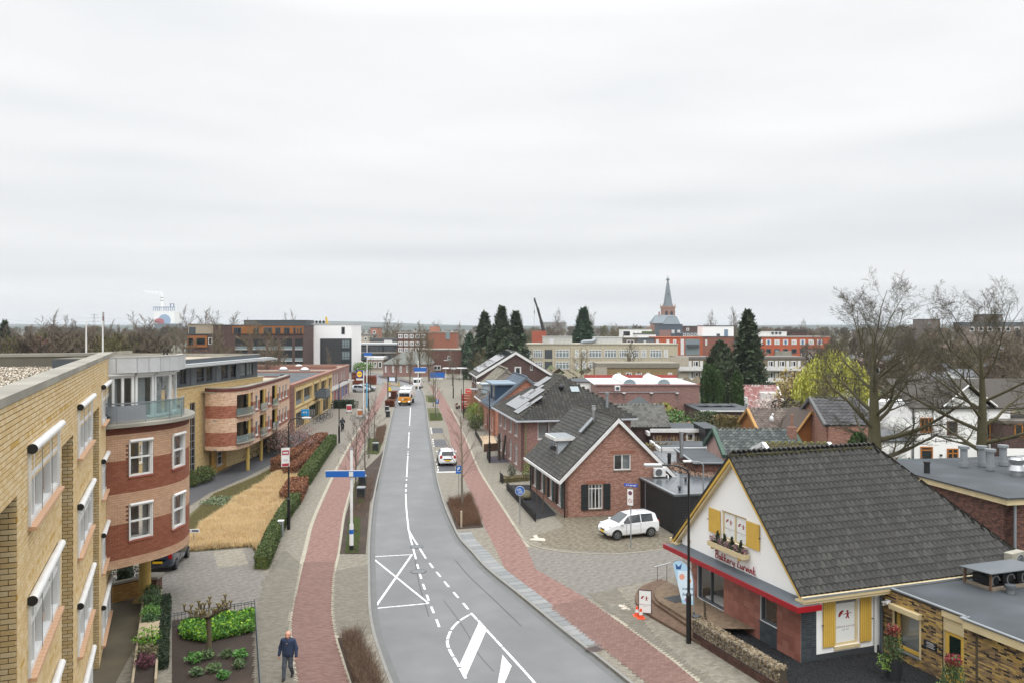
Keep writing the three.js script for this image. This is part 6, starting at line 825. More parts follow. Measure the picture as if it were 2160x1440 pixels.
// --- gardens and sheds behind the brick houses
{
let k=block('flat_roof_building','low brick building with a dark flat roof and a steel flue behind the wet roof','building',1467,1532,978,61,{m:bm('dark'),dep:7,roof:M.bitumen,edge:0.06});obj('roof_edge',[bx(-0.2,k.H + 0.06,-7.2,k.w + 0.2,k.H + 0.14,-7.05),bx(-0.2,k.H + 0.06,0.05,k.w + 0.2,k.H + 0.14,0.2),bx(-0.2,k.H + 0.06,-7.05,-0.05,k.H + 0.14,0.05)],M.zinc,k.t);obj('flue',[cyl(0.14,0.14,1.8,-0.4,k.H,-3.0,10),cyl(0.19,0.19,0.2,-0.4,k.H + 1.8,-3,10)],M.steel,k.t);
k=block('flat_roof_shed','flat shed with a deep white fascia behind the wet roof','shed',1398,1502,945,72,{m:bm('red'),dep:4.5,roof:M.bitumen,edge:0.03});pan(k,'fascia',1396,942,1504,950,M.white,0.16,0.3);obj('fascia_side',bx(-0.35,k.H - 0.25,-4.7,-0.16,k.H + 0.08,0.3),M.white,k.t);obj('dry_plants',Array.from({length:40},()=>{const x=rr(0,k.w);return rod([x,k.H + 0.03,-4.2],[x + rr(-0.2,0.2),k.H + rr(0.3,0.6),-4.2 + rr(-0.2,0.2)],0.015,3);}),mat('#a08a5c',0.9),k.t);
k=block('brick_garage','small red-brick garage with white fascia and a white door','garage',1374,1488,911,82,{m:bm('dark'),dep:8,roof:M.bitumen,edge:0.05});pan(k,'fascia',1371,903,1489,910.5,M.white,0.16,0.35);obj('fascia_side',bx(-0.4,k.H - 0.3,-8.2,-0.16,k.H + 0.06,0.34),M.white,k.t);wat(k,1447,911,1465,931,{name:'door',f:0.2});obj('drainpipe',[1379,1469].map((x)=>rod([k.X(x),0.3,0.1],[k.X(x),k.H - 0.3,0.1],0.06,6)),M.zinc,k.t);
k=block('black_shed','small black shed between the brick garage and the green-edged roof','shed',1488,1513,903,79,{m:M.black,dep:5,edge:0.05});pan(k,'door',1493,912,1505,935,M.greyDark);
{const a=D(1410,926,77),t=thing('parasol','folded blue parasol on the garden side of the brick garage','parasol',[a.x,0,a.z]);obj('pole',cyl(0.03,0.03,2.7,0,0,0,8),M.greyDark,t);obj('canopy',new THREE.ConeGeometry(0.4,1.9,10).translate(0,1.95,0),mat('#4a5a86',0.8),t);obj('arm',tube([[0,2.9,0],[0.5,2.8,0],[1.0,2.0,0],[1.1,1.2,0]],0.04),M.greyDark,t);}
{const a=D(1350,932,74),t=thing('garden_fence','weathered wooden garden fence beside the right slope of the brick house roof','fence',[a.x,0,a.z],-0.3);for(let i=0;i<22;i++)obj('board',bx(i*0.16,0,0,i*0.16 + 0.145,2.6 + 0.1*Math.sin(i),0.03),M.wood,t);obj('rail',bx(0,1.9,-0.06,3.5,2.0,-0.003),M.wood,t);shrub('hanging_plant','dry climbing plant on top of the weathered wooden fence',[a.x + 1.6,2.3,a.z - 0.3],1.6,0.5,500,shades('#8a7a4c',5),0.12,undefined,'plant',0.5);}
slopeHouse('garage_roof_house','garage with a plain grey tiled roof slope right of the solar house','garage',1300,1416,853,900,83,4.2,{cols:['#62615c','#6d6c67','#575651','#75746e'],wall:bm('brown'),tl:0.4,tw:0.36});
const g=slopeHouse('pink_gable_house','low house with a pink gable, dark green verge boards and a mossy slate-grey tiled roof','house',1529,1703,904,961,64.5,3.4,{cols:['#4b5250','#58605d','#434a48','#676e6a'],wall:gm('#c4a096',0.9),trim:M.green,tl:0.38,tw:0.34});obj('chimney',[bx(g.w - 0.7,g.he,-2.6,g.w - 0.1,g.hr + 0.3,-2.0),cyl(0.12,0.12,1.0,g.w - 0.4,g.hr + 0.3,-2.3,8)],bm('red'),g.t);
slopeHouse('mossy_roof_house','low roof covered in thick moss with a small white gable, behind the bakery ridge','house',1640,1784,934,975,56,3.0,{cols:['#4a4522','#5a5228','#3a3820','#6a5f2c','#45402a'],ridge:'#6a6a34',wall:M.whiteWall,trim:M.white,tl:0.36,tw:0.3});
k=block('brick_hall','long windowless brick hall with a white roof and two barrel rooflights','building',1258,1475,812,111,{m:bm('mauve'),dep:16,roof:gm('#d6d9da',0.5),edge:0.05});obj('roof_edge',[bx(-0.2,k.H + 0.05,0,k.w + 0.2,k.H + 0.16,0.2),bx(-0.2,k.H + 0.05,-16.2,k.w + 0.2,k.H + 0.5,-16)],gm('#a4433a',0.6),k.t);
for(const x of[1332,1405]){const R=obj('rooflight',new THREE.CylinderGeometry(0.85,0.85,13,16,1,false,-Math.PI / 2,Math.PI).rotateX(-Math.PI / 2).scale(1,0.8,1).translate(k.X(x),k.H + 0.06,-8),M.white,k.t);obj('end_pane',new THREE.CircleGeometry(0.8,16,0,Math.PI).scale(1,0.8,1).translate(k.X(x),k.H + 0.08,-1.48),M.glassPale,R);}
for(const x of[1316,1374,1428]){const l=obj('wall_lamp',rbx(k.X(x)- 0.2,k.Y(829),0.05,k.X(x)+ 0.2,k.Y(827),0.4,0.04),M.white,k.t);obj('conduit',rod([k.X(x)+ 0.1,k.Y(848),0.05],[k.X(x)+ 0.1,k.Y(829),0.05],0.03,5),M.zinc,l);}obj('pipe',rod([k.X(1262),k.Y(827),0.08],[k.X(1432),k.Y(826),0.08],0.05,6),M.zinc,k.t);
{const a=D(1302,823,110.5),t=thing('air_conditioner','white cooling unit hung on the long brick hall','air conditioner',a);obj('case',rbx(-0.35,0,0,0.35,0.65,0.5,0.03),M.white,t);obj('fan_grille',new THREE.TorusGeometry(0.22,0.03,6,18).translate(0,0.32,0.51),M.grey,t);obj('fan',cyl(0.2,0.2,0.01,0,0,0,16).rotateX(1.57).translate(0,0.32,0.5),M.greyDark,t);}
{const a=D(1352,868,101),t=thing('pavilion_roof','dark hipped roof tip beside the white car at the brick hall','garden building',[a.x - 4,0,a.z]);obj('roof',new THREE.ConeGeometry(4.6,2.3,4).rotateY(0.78).translate(4,3.65,-1),gm('#474b4c',0.8),t);obj('wall',bx(1.2,0,-3.6,6.8,2.5,1.6),bm('brown'),t);}
k=block('flat_roof_building','wide flat-roofed garden building with folded panels on its roof','building',1478,1592,866,102,{m:bm('brown'),dep:9,roof:M.bitumen,edge:0.1});pan(k,'fascia',1477,864.5,1593,867,M.white,0.16,0.3);obj('roof_panel',[0,1,2].map((i)=>slab8(V(k.X(1492)+ i*1.6,k.H + 0.7,-4),V(k.X(1492)+ i*1.6 + 1.4,k.H + 0.2,-4),V(k.X(1492)+ i*1.6 + 1.4,k.H + 0.2,-6),V(k.X(1492)+ i*1.6,k.H + 0.7,-6),0.04)),M.black,k.t);
hedge('garden_hedge','tall pale beech garden hedge beside the flat garden building',[[D(1511,0,96).x,-96],[D(1582,0,94).x,-94]],1.4,0,3.0,shades('#7d7040',6),0.18,90);hedge('garden_hedge','dark laurel hedge left of the pale beech hedge',[[D(1480,0,98).x,-98],[D(1508,0,97).x,-97]],1.4,0,3.2,shades('#3c4a2a',6),0.18,90);
shrub('conifer_bush','light green conifer bush at the end of the grey garage roof',[D(1424,0,92).x,0,-92],1.9,3.6,1500,shades('#55703a',6),0.22);shrub('garden_shrub','tan dry shrub below the light green conifer bush',[D(1440,0,90).x,0,-90],2.0,2.6,1100,shades('#9a8258',5),0.2);shrub('garden_shrub','dark green shrub beside the dry tan shrub',[D(1462,0,94).x,0,-94],2.4,3.2,1300,shades('#454a2c',6),0.22);shrub('palm_bush','yellow green palm-like bush before the brick hall',[D(1398,0,106).x,0,-106],1.6,3.2,600,shades('#7d7a3a',5),0.35);
const sh=slopeHouse('timber_shed','timber shed with brown tiles and an orange wooden gable','shed',1598,1716,862,905,84,3.4,{cols:['#6a5c54','#766860','#5e514a','#80736a'],wall:M.woodOrange,trim:M.timber,tl:0.4,tw:0.36});
{const t=thing('timber_shed','orange boarded shed with its gable facing the camera','shed',D(1680,0,80).setY(0),0);const w=58*80 / FOC,s=new THREE.Shape([[0,0],[w,0],[w,3.0],[w / 2,4.9],[0,3.0]].map(([a,b])=>new THREE.Vector2(a,b)));obj('wall',new THREE.ExtrudeGeometry(s,{depth:5,bevelEnabled:false}).translate(0,0,-5),M.woodOrange,t);for(let i=0;i<14;i++)obj('board',bx(0.02,0.2 + i*0.2,0.003,w - 0.02,0.38 + i*0.2,0.02),M.woodOrange,t);obj('roof',[slab8(V(-0.5,2.6,0.4),V(w / 2,5.1,0.4),V(w / 2,5.1,-5),V(-0.5,2.6,-5),-0.12),slab8(V(w / 2,5.1,0.4),V(w + 0.5,2.6,0.4),V(w + 0.5,2.6,-5),V(w / 2,5.1,-5),-0.12)],gm('#5f534b',0.9),t);obj('verge_board',[rod([-0.5,2.6,0.45],[w / 2,5.1,0.45],0.13,4),rod([w + 0.5,2.6,0.45],[w / 2,5.1,0.45],0.13,4)],M.timber,t);obj('door',bx(w*0.45,0,0.021,w*0.8,1.3,0.05),M.dark,t);}
{const a=D(1628,888,79),t=thing('stork_figure','small white figure standing on the brown shed roof','figure',a);obj('body',ball(0.3,0,0.2,0,8).scale(0.7,1.1,0.7),M.white,t);obj('head',ball(0.12,0.12,0.65,0,8),M.white,t);obj('foot',[rod([0.05,-0.2,0],[0.05,0,0],0.03,5),rod([-0.05,-0.2,0],[-0.05,0,0],0.03,5)],M.redPaint,t);}
const dr=slopeHouse('slate_house','brick house with a steep dark slate roof left of the big tree','house',1742,1846,838,896,76,4.0,{cols:['#4c4b4d','#575658','#434244'],wall:bm('red'),trim:gm('#6a6a6a',0.8),tl:0.5,tw:0.5});obj('front_wall',bx(0.3,0,-0.29,dr.w - 0.3,dr.he - 0.1,-0.05),bm('red'),dr.t);win(dr.t,frame(0,0,-0.05),1.0,1.6,1.0,0.8,{z:0.003,cols:[0.33,0.66],sill:0.05});
conifer('ivy_column','bushy green ivy column left of the big tree trunk',[D(1811,0,64).x,0,-64],5.0,1.15,3600,shades('#3f5a22',7),{col:1,s:0.2,fill:0.7,droop:0});
const W=thing('workshop','dark brick workshop with cream fascia and a flat roof full of vents','workshop',[24.2,0,-41.2],streetYaw(730)),H=4.75;obj('wall',[wallGeo(frame(-11,0,0),11,H - 0.35,[[2.6,2.3,1.5,1.1]]),wallGeo(frame(0,0,0,Math.PI / 2),12,H - 0.35,[[1.4,2.0,1.4,1.8]])],bm('dark'),W);obj('side_wall',[bx(-11,0,-12,-10.75,H - 0.36,-0.26),bx(-10.74,0,-12,-0.26,H - 0.36,-11.75)],bm('dark'),W);win(W,frame(-11,0,0),2.6,2.3,1.5,1.1,{cols:[0.33,0.66],rows:[0.5],m:M.cream,f:0.05});win(W,frame(0,0,0,Math.PI / 2),1.4,2.0,1.4,1.8,{cols:[0.5],rows:[0.33,0.66],m:M.cream,f:0.06});
obj('fascia',[bx(-11.2,H - 0.35,-12,0.3,H - 0.05,0.25)],M.cream,W);obj('roof',bx(-11.3,H - 0.048,-12.2,0.4,H + 0.03,0.34),M.bitumen,W);obj('drainpipe',rod([0.1,0,-0.35],[0.1,H - 0.3,-0.35],0.07,8),M.zinc,W);
const vent=(px,py,big,label)=>{const q=G(px,py,H + 0.03),t=thing('roof_vent',label,'roof vent',q);if(big){obj('pipe',[cyl(0.28,0.28,0.5,0,0,0,14),cyl(0.42,0.3,0.3,0,0.3,0,14),cyl(0.3,0.42,0.3,0,0.6,0,14)],M.steel,t);obj('cap',cyl(0.36,0.3,0.1,0,0.9,0,14),M.steel,t);}else{obj('pipe',cyl(0.2,0.2,1.1,0,0,0,12),M.zinc,t);obj('cap',[cyl(0.3,0.3,0.16,0,1.1,0,12),cyl(0.25,0.25,0.25,0,0.05,0,12)],M.zinc,t);}};
vent(2034,985,0,'grey ribbed roof vent, leftmost of four on the workshop');vent(2072,984,0,'grey ribbed roof vent, second from left on the workshop');vent(2090,992,0,'tallest grey roof vent with a wide foot on the workshop');vent(2117,982,0,'grey ribbed roof vent, rightmost of four on the workshop');vent(2145,1002,1,'shiny steel roof vent, left of the pair at the photo edge');vent(2158,1000,1,'shiny steel roof vent cut by the right photo edge');{const q=G(1956,998,H),t=thing('roof_vent','short black pipe on the left part of the workshop roof','roof vent',q);obj('pipe',cyl(0.16,0.16,0.6,0,0,0,12),M.black,t);obj('cap',cyl(0.19,0.19,0.08,0,0.6,0,12),M.black,t);}
k=block('white_house','white painted house with orange-brown window frames at the right','house',1924,2132,858,82,{m:M.whiteWall,dep:10,roof:0});const or=gm('#b8742a',0.6);
{const w=k.w,s=new THREE.Shape([[0,0],[w*0.8,0],[w*0.56,2.0],[w*0.34,0]].map(([a,b])=>new THREE.Vector2(a,b)));obj('gable',new THREE.ExtrudeGeometry(s,{depth:0.3,bevelEnabled:false}).translate(0,k.H,-0.31),M.whiteWall,k.t);obj('roof',[slab8(V(-0.3,k.H - 0.05,0.3),V(w + 6,k.H - 0.05,0.3),V(w + 6,k.H + 2.5,-5),V(-0.3,k.H + 2.5,-5),0.12),slab8(V(w*0.3,k.H + 0.05,0.45),V(w*0.56,k.H + 2.2,0.45),V(w*0.56,k.H + 2.2,-4),V(w*0.3,k.H + 0.05,-4),-0.1),slab8(V(w*0.56,k.H + 2.2,0.45),V(w*0.84,k.H + 0.05,0.45),V(w*0.84,k.H + 0.05,-4),V(w*0.56,k.H + 2.2,-4),-0.1)],gm('#4d4842',0.9),k.t);obj('verge_board',[rod([w*0.3,k.H + 0.1,0.5],[w*0.56,k.H + 2.2,0.5],0.1,4),rod([w*0.84,k.H + 0.1,0.5],[w*0.56,k.H + 2.2,0.5],0.1,4)],M.white,k.t);}
wat(k,1941,880,1967,911,{m:or,cols:[0.36,0.68]});wat(k,1998,887,2020,917,{m:M.wood});wat(k,2066,893,2090,926,{m:or});wat(k,1942,941,1968,978,{m:or,rows:[0.8],name:'door_window'});wat(k,1998,945,2022,981,{m:or,cols:[0.5],rows:[0.72],name:'door'});wat(k,2076,955,2092,978,{m:M.wood});obj('wall_anchor',[1947,1974,1997,2033,2060].map((x,i)=>bx(k.X(x),k.Y(930 + i*2),0.003,k.X(x)+ 0.06,k.Y(922 + i*2),0.04)),M.black,k.t);obj('drainpipe',rod([0.1,0,0.1],[0.1,k.H,0.1],0.07,6),M.greyDark,k.t);pan(k,'wall_lamp',1983,957,1987,961,M.black,0.003,0.2);
k=block('brown_wing','brown boarded wing right of the white house','building',2116,2260,892,80,{m:bm('brown'),dep:6,roof:gm('#6b645b',0.9)});pan(k,'lower_wall',2116,945,2260,985,M.whiteWall,0.003,0.05);wat(k,2140,893,2158,920,{m:or});
k=block('white_garage','low white garage with double doors left of the white house','garage',1862,1922,931,74,{m:M.whiteWall,dep:6,roof:M.bitumen,edge:0.1});pan(k,'door',1878,940,1912,975,M.white);obj('skylight',slab8(V(0.9,k.H + 0.2,-1.6),V(2.2,k.H + 0.6,-1.6),V(2.2,k.H + 0.6,-4.5),V(0.9,k.H + 0.2,-4.5),0.05),M.glass,k.t);{const c=thing('covered_boat','white covered boat-like shape behind the low garage','boat',[D(1898,0,84).x,0,-84]);obj('hull',new THREE.SphereGeometry(1.5,14,8).scale(1,0.75,2).translate(0,3.0,0),gm('#c4c4c0',0.8),c);obj('stand',bx(-1.2,0,-1.5,1.2,2.2,1.5),M.greyDark,c);}
k=block('glass_screen','small glass and wood screen behind the bakery hip','screen',1893,1946,966,54,{dep:0.1,roof:0});obj('glass',bx(0,0,-0.02,k.w,k.H,0),M.rail,k.t);obj('post',[0,0.5,1].map((f)=>bx(k.w*f - 0.06,0,-0.08,k.w*f + 0.06,k.H + 0.05,-0.023)),M.wood,k.t);
}
// --- conifers and trees with a character of their own
const spr=shades('#3d4c31',7),thu=shades('#3f5428',7);
for(const[x,yT,d,r,l]of[[1022,662,215,5.2,'left one of the three dark spruces left of the crane'],[1058,652,205,5.2,'middle and tallest of the three dark spruces left of the crane'],[1088,660,210,4.6,'right one of the three dark spruces left of the crane']])conifer('spruce',l,[D(x,0,d).x,0,-d],EYE -(yT - HZ)*d / FOC,r,5200,spr,{s:1.0,lay:2.6,fill:0.3});
conifer('cone_tree','broad dark green cone-shaped conifer behind the beige office roof',[D(1231,0,280).x,0,-280],EYE + 36*280 / FOC,6.2,5200,shades('#2c4a2c',7),{s:1.3,lay:5,fill:0.6});
conifer('small_conifer','small blunt conifer by the white houses far up the street',[D(990,0,230).x,0,-230],EYE - 14*230 / FOC,2.1,1800,shades('#2b4426',6),{col:1,s:0.7});
conifer('spruce','tall ragged spruce before the orange apartment block',[D(1578,0,142).x,0,-142],EYE + 30*142 / FOC,3.9,6500,spr,{s:0.8,lay:3,fill:0.25,pf:0.7});
conifer('round_conifer','round-topped dark conifer left of the tall ragged spruce',[D(1521,0,138).x,0,-138],EYE - 32*138 / FOC,2.5,5200,shades('#37432a',7),{col:1,s:0.6,fill:0.6});
for(const[x,yT,d,r,l]of[[1490,770,132,0.75,'left'],[1503,772,131,0.8,'second'],[1517,784,130,0.75,'third'],[1556,785,118,0.8,'rightmost']])conifer('thuja_column',l + ' slender dark thuja column by the brick hall',[D(x,0,d).x,0,-d],EYE -(yT - HZ)*d / FOC,r,2400,thu,{col:1,s:0.4,fill:0.6,droop:0});
shrub('evergreen_mass','dark evergreen shrubs filling in between the thuja columns',[D(1535,0,136).x,0,-136],3.2,4.2,2200,shades('#33401f',6),0.4);
{const t=thing('willow','yellow-green weeping willow behind the big bare tree','willow',[D(1758,0,112).x,0,-112]),out=[],cs=shades('#a5a535',8),b=nb();limb(b,[V(0,0,0),V(0.2,2.5,0),V(0,5,0)],[0.4,0.32,0.25],8);
for(let i=0;i<420;i++){const a=rnd()*6.28,q=Math.sqrt(rnd())*5.2,top=10.2 - q*q*0.16 + rr(-0.8,0.5),x=Math.cos(a)*q,z=Math.sin(a)*q*0.8,L=rr(2.5,Math.max(3,top - 1.5));if(i % 8===0)limb(b,[V(0,4.5,0),V(x*0.5,(4.5 + top)*0.55,z*0.5),V(x*0.9,top - 0.2,z*0.9)],[0.14,0.08,0.03],4);for(let k=0;k<16;k++)out.push([x*(1 + k*0.012)+ rr(-0.12,0.12),top - L*k / 16,z*(1 + k*0.012)+ rr(-0.12,0.12),0.13,0.5,0.13,2.7 + rr(-0.4,0.4),rnd()*6.28,0,pick(cs)]);}
obj('trunk',bufGeo(b),M.bark,t);scatter('foliage',leafG,leafM,out,t);}
shrub('budding_tree','pale olive budding bush-tree left of the yellow willow',[D(1690,0,118).x,0,-118],3.6,6.6,2300,shades('#97865a',7),0.34,undefined,'tree',3,0.3);shrub('blossom_tree','white blossoming magnolia before the red-roofed house',[D(1620,0,106).x,0,-106],2.0,4.3,900,shades('#cbbab2',5),0.26,undefined,'tree',2,0.3);shrub('dark_bush','dark brown shrub right of the white blossom',[D(1662,0,104).x,0,-104],2.4,3.8,1200,shades('#4f4634',6),0.28);
{const h=slopeHouse('red_roof_house','brick house with a faded red and white tiled roof','house',1574,1660,812,866,124,4.6,{cols:['#a0706c','#ad827e','#b8a09c','#96645f'],wall:bm('red'),trim:M.white,tl:0.42,tw:0.5});obj('dormer',bx(2.6,h.he + 0.7,-2.4,4.8,h.he + 2.6,-0.6),M.white,h.t);const sd=thing('white_lean_to','small white lean-to left of the red-roofed house','shed',[D(1567,0,124).x,0,-123]);obj('wall',bx(0,0,-5,0.5,2.9,0),M.white,sd);obj('door',bx(0.1,0,0.003,0.4,2,0.05),M.grey,sd);}
// --- beige office, gallery flats, orange blocks, church
{
let k=block('office_building','long beige three-storey office with rows of wide windows','office building',1065,1430,727,218,{m:gm('#c9bfa6',0.85),dep:14,roof:gm('#b9b2a0',0.8)});
const ws=[[1070,1079],[1082,1099],[1103,1121],[1125,1145],[1172,1201],[1213,1221],[1228,1237],[1242,1269],[1275,1301],[1306,1326],[1330,1348],[1352,1364],[1371,1396],[1401,1409]];for(const[a,b]of ws)for(const[y0,y1]of[[737,754],[762,778]])wat(k,a,y0,b,y1,{cols:[0.25,0.5,0.75],rows:[0.66],f:0.18,glass:M.glassPale});for(const y of[737,762])pan(k,'shade_panel',1149,y,1165,y + 19,M.greyDark,0.003,0.03);  // shade of the set-back bay put into colour as flat dark grey panels
obj('pilaster',[1147,1167,1206,1240,1272,1303,1350,1399].map((x)=>bx(k.X(x)- 0.2,0,0.003,k.X(x)+ 0.2,k.H - 0.3,0.2)),gm('#d2c8b0',0.85),k.t);
k=block('roof_plant_room','pale grey plant room with a door on the office roof','plant room',1146,1207,710,220,{yBot:728,m:gm('#c6c7c2',0.7),dep:6,roof:gm('#c6c7c2',0.7),edge:0.05});pan(k,'door',1159,714,1168,728,gm('#d8dade',0.5));
k=block('air_duct','white ventilation housing with a bent silver duct on the office roof','ventilation unit',1254,1313,711,220,{yBot:728,m:gm('#d0d1cd',0.7),dep:5,roof:gm('#d0d1cd',0.6),edge:0.05});obj('duct',tube([[-3.4,-0.2,1],[-3.2,0.7,1],[-2,0.9,1],[-0.6,1.0,1],[0.2,1.6,0.5]],0.55,20,8),M.zinc,k.t);
k=block('gallery_flats','low brown gallery flats with white doors behind the brick hall','apartment building',1260,1432,775,165,{m:gm('#9a8560',0.9),dep:8,roof:gm('#8f887a',0.8),edge:0.9});[[1302,1310],[1343,1351],[1363,1371],[1409,1418]].forEach(([a,b])=>wat(k,a,785,b,797,{name:'door',f:0.3}));[[1320,1333],[1341,1354]].forEach(([a,b])=>wat(k,a,785,b,797,{cols:[0.6],f:0.15}));pan(k,'end_wall',1255,774,1280,800,gm('#b9b0a2',0.9),0.01,0.6);
k=block('spiral_stair','grey spiral stair tower at the end of the gallery flats','stairs',1427,1436,777,160,{dep:0.8,roof:0});obj('post',cyl(0.08,0.08,k.H,0.4,0,-0.4,6),M.zinc,k.t);obj('step',Array.from({length:26},(_,i)=>bx(0,0,-0.15,0.75,0.06,0.15).rotateY(i*0.5).translate(0.4,i*k.H / 26,-0.4)),M.zinc,k.t);
for(const[x0,x1,l]of[[1430,1500,'gallery flats with long white balconies left of the conifers'],[1612,1700,'gallery flats with white balconies right of the ragged spruce']]){k=block('gallery_flats',l,'apartment building',x0,x1,757,178,{m:gm('#8d8068',0.9),dep:8,roof:gm('#77716a',0.8),edge:0.5});for(const y of[773,797]){pan(k,'balcony',x0 - 1,y - 1,x1,y + 7,M.white,0.9,1.0);pan(k,'slab',x0 - 1,y + 7.1,x1,y + 9,M.concrete,0.003,1.1);for(let x=x0 + 8;x<x1 - 14;x +=24){wat(k,x,y - 13,x + 12,y,{cols:[0.4],f:0.2});wat(k,x + 15,y - 13,x + 21,y + 6,{name:'door',f:0.3});}}if(x0<1500)pan(k,'end_wall',1412,752,1452,800,gm('#c0b7a6',0.9),0.01,0.5);}
const og=gm('#c2603c',0.8),ob=gm('#946050',0.85);
k=block('orange_block','bright orange apartment block with white window bays below the church','apartment building',1381,1482,712,300,{m:og,dep:12,roof:gm('#c06a48',0.8)});pan(k,'white_bay',1446,715,1476,748,M.glassPale,0.003,0.2);pan(k,'window_strip',1436,715,1443,748,M.white,0.003,0.2);[[1384,1390],[1406,1412],[1420,1427]].forEach(([a,b])=>wat(k,a,716,b,727,{f:0.5}));pan(k,'balcony',1448,726,1474,731,M.greyDark,0.25,1);
k=block('orange_brick_block','orange-brown brick block with a white lift housing on top','apartment building',1482,1548,711,300,{m:ob,dep:12});wat(k,1488,716,1492,728,{f:0.3});k=block('white_roof_block','white lift housing standing on the orange-brown block','plant room',1482,1548,688,304,{yBot:711,m:M.whiteWall,dep:8});pan(k,'door',1528,695,1536,709,gm('#7d93ad',0.5));pan(k,'opening',1512,704,1519,709,M.greyDark);
k=block('orange_block','orange apartment block with blue and white shutters right of the ragged spruce','apartment building',1576,1752,711,290,{m:og,dep:12,roof:gm('#a8a49c',0.7)});for(let i=0;i<9;i++){const x=1580 + i*18;wat(k,x,716,x + 11,727,{f:0.5});pan(k,'shutter',x + 4,717,x + 7,726.5,i % 2?M.white:gm('#5a86b8',0.5),0.1,0.2);wat(k,x,735,x + 11,745,{f:0.3,m:M.greyDark,glass:i % 3?M.glass:M.glassPale});}pan(k,'balcony',1634,740,1668,752,M.concrete,0.2,1.2);
k=block('roof_units','white technical units on the right orange block','plant room',1600,1660,700,300,{yBot:711,m:M.white,dep:6,roof:M.white,edge:0.1});for(const x of[1630,1638,1646])obj('fan',cyl(0.5,0.5,0.1,0,0,0,12).rotateX(1.57).translate(k.X(x),1.4,0.06),M.greyDark,k.t);
k=block('dark_roof_house','dark roofed building behind the right orange block','building',1650,1702,701,310,{m:bm('brown'),dep:8,roof:gm('#4b4442',0.9),edge:1});pan(k,'window',1660,704,1668,709,M.glass);
k=block('dark_gabled_building','blue-grey clad building stepping up before the church','building',1391,1440,685,420,{m:gm('#56626c',0.6),dep:14,roof:gm('#4c565e',0.6)});wat(k,1417,696,1423,703,{f:0.6});wat(k,1429,696,1435,703,{f:0.6});pan(k,'brick_part',1391,696,1415,711,bm('mauve'),0.01,0.6);
k=block('blue_glass_building','long dark blue glass building right of the church','building',1438,1482,703,400,{m:gm('#4a5560',0.4),dep:12,roof:gm('#6f7d88',0.5)});for(let i=0;i<5;i++)wat(k,1441 + i*8,704,1447 + i*8,709,{f:0.3});
k=block('brick_building','brown brick building behind the blue glass building','building',1438,1482,689,470,{m:bm('brown'),dep:14});wat(k,1448,692,1454,698,{f:0.4});
k=block('white_flats','white flat-roofed apartments left of the church','apartment building',1313,1375,695,380,{m:M.whiteWall,dep:12,roof:M.concrete});pan(k,'window_band',1315,699,1329,708,M.glass);wat(k,1335,700,1340,707,{f:0.4});wat(k,1344,700,1348,707,{f:0.4});pan(k,'roof_garden',1354,699,1380,704,gm('#5a6a3a',1),0.1,1);
k=block('white_flats','white lower building in front of the white flats','building',1344,1384,705,330,{m:M.whiteWall,dep:10});wat(k,1364,711,1368,717,{f:0.4});k=block('grey_box_building','grey clad box below the white lower building','building',1352,1382,714,300,{m:gm('#6d7178',0.6),dep:8});wat(k,1358,718,1363,723,{f:0.3});k=block('dark_building','dark brown low building between duct and grey box','building',1313,1345,713,320,{m:gm('#6a6258',0.8),dep:8,roof:M.concrete});wat(k,1322,717,1338,724,{cols:[0.5],f:0.3});
const d=800,S=d / FOC,px=(x)=>(x - 1411.5)*S,c=thing('church','brick church tower with a slender grey spire and slate nave roof','church',[D(1411.5,0,d).x,0,-d]),cb=gm('#a67f6c',0.9),sl=gm('#7b868d',0.7),hh=(y)=>EYE -(y - HZ)*S,hw=5.8;
obj('tower',[bx(-hw,0,-2*hw,hw,hh(650),0),bx(-hw - 0.4,hh(650),-2*hw - 0.4,hw + 0.4,hh(646),0.4)],cb,c);obj('pinnacle',[[-1,0],[1,0],[-1,-2],[1,-2]].map(([a,b])=>new THREE.ConeGeometry(0.5,3,4).translate(a*hw,hh(646)+ 1.5,b*hw)),cb,c);obj('spire',[new THREE.CylinderGeometry(1.0,4.6,hh(594)- hh(646),8).translate(0,(hh(594)+ hh(646))/ 2,-hw)],sl,c);obj('lantern',[cyl(0.8,0.8,2.6,0,hh(594),-hw,8),new THREE.SphereGeometry(1.7,10,8).scale(1,0.8,1).translate(0,hh(588.5),-hw),new THREE.ConeGeometry(0.7,3,8).translate(0,hh(585),-hw),bx(-0.12,hh(586),-hw - 0.1,0.12,hh(580),-hw + 0.1),bx(-0.8,hh(582.5),-hw - 0.1,0.8,hh(582),-hw + 0.1)],sl,c);
for(const x of[-2.5,2.5]){const a=new THREE.Shape();a.moveTo(-1.3,0);a.lineTo(1.3,0);a.lineTo(1.3,3);a.quadraticCurveTo(1.2,4.6,0,5.2);a.quadraticCurveTo(-1.2,4.6,-1.3,3);obj('belfry_window',new THREE.ExtrudeGeometry(a,{depth:0.3,bevelEnabled:false}).translate(x,hh(667),0.003),M.dark,c);}
obj('spire_dormer',new THREE.ConeGeometry(0.8,1.6,4).translate(0,hh(619),-hw + 3.6),M.dark,c);
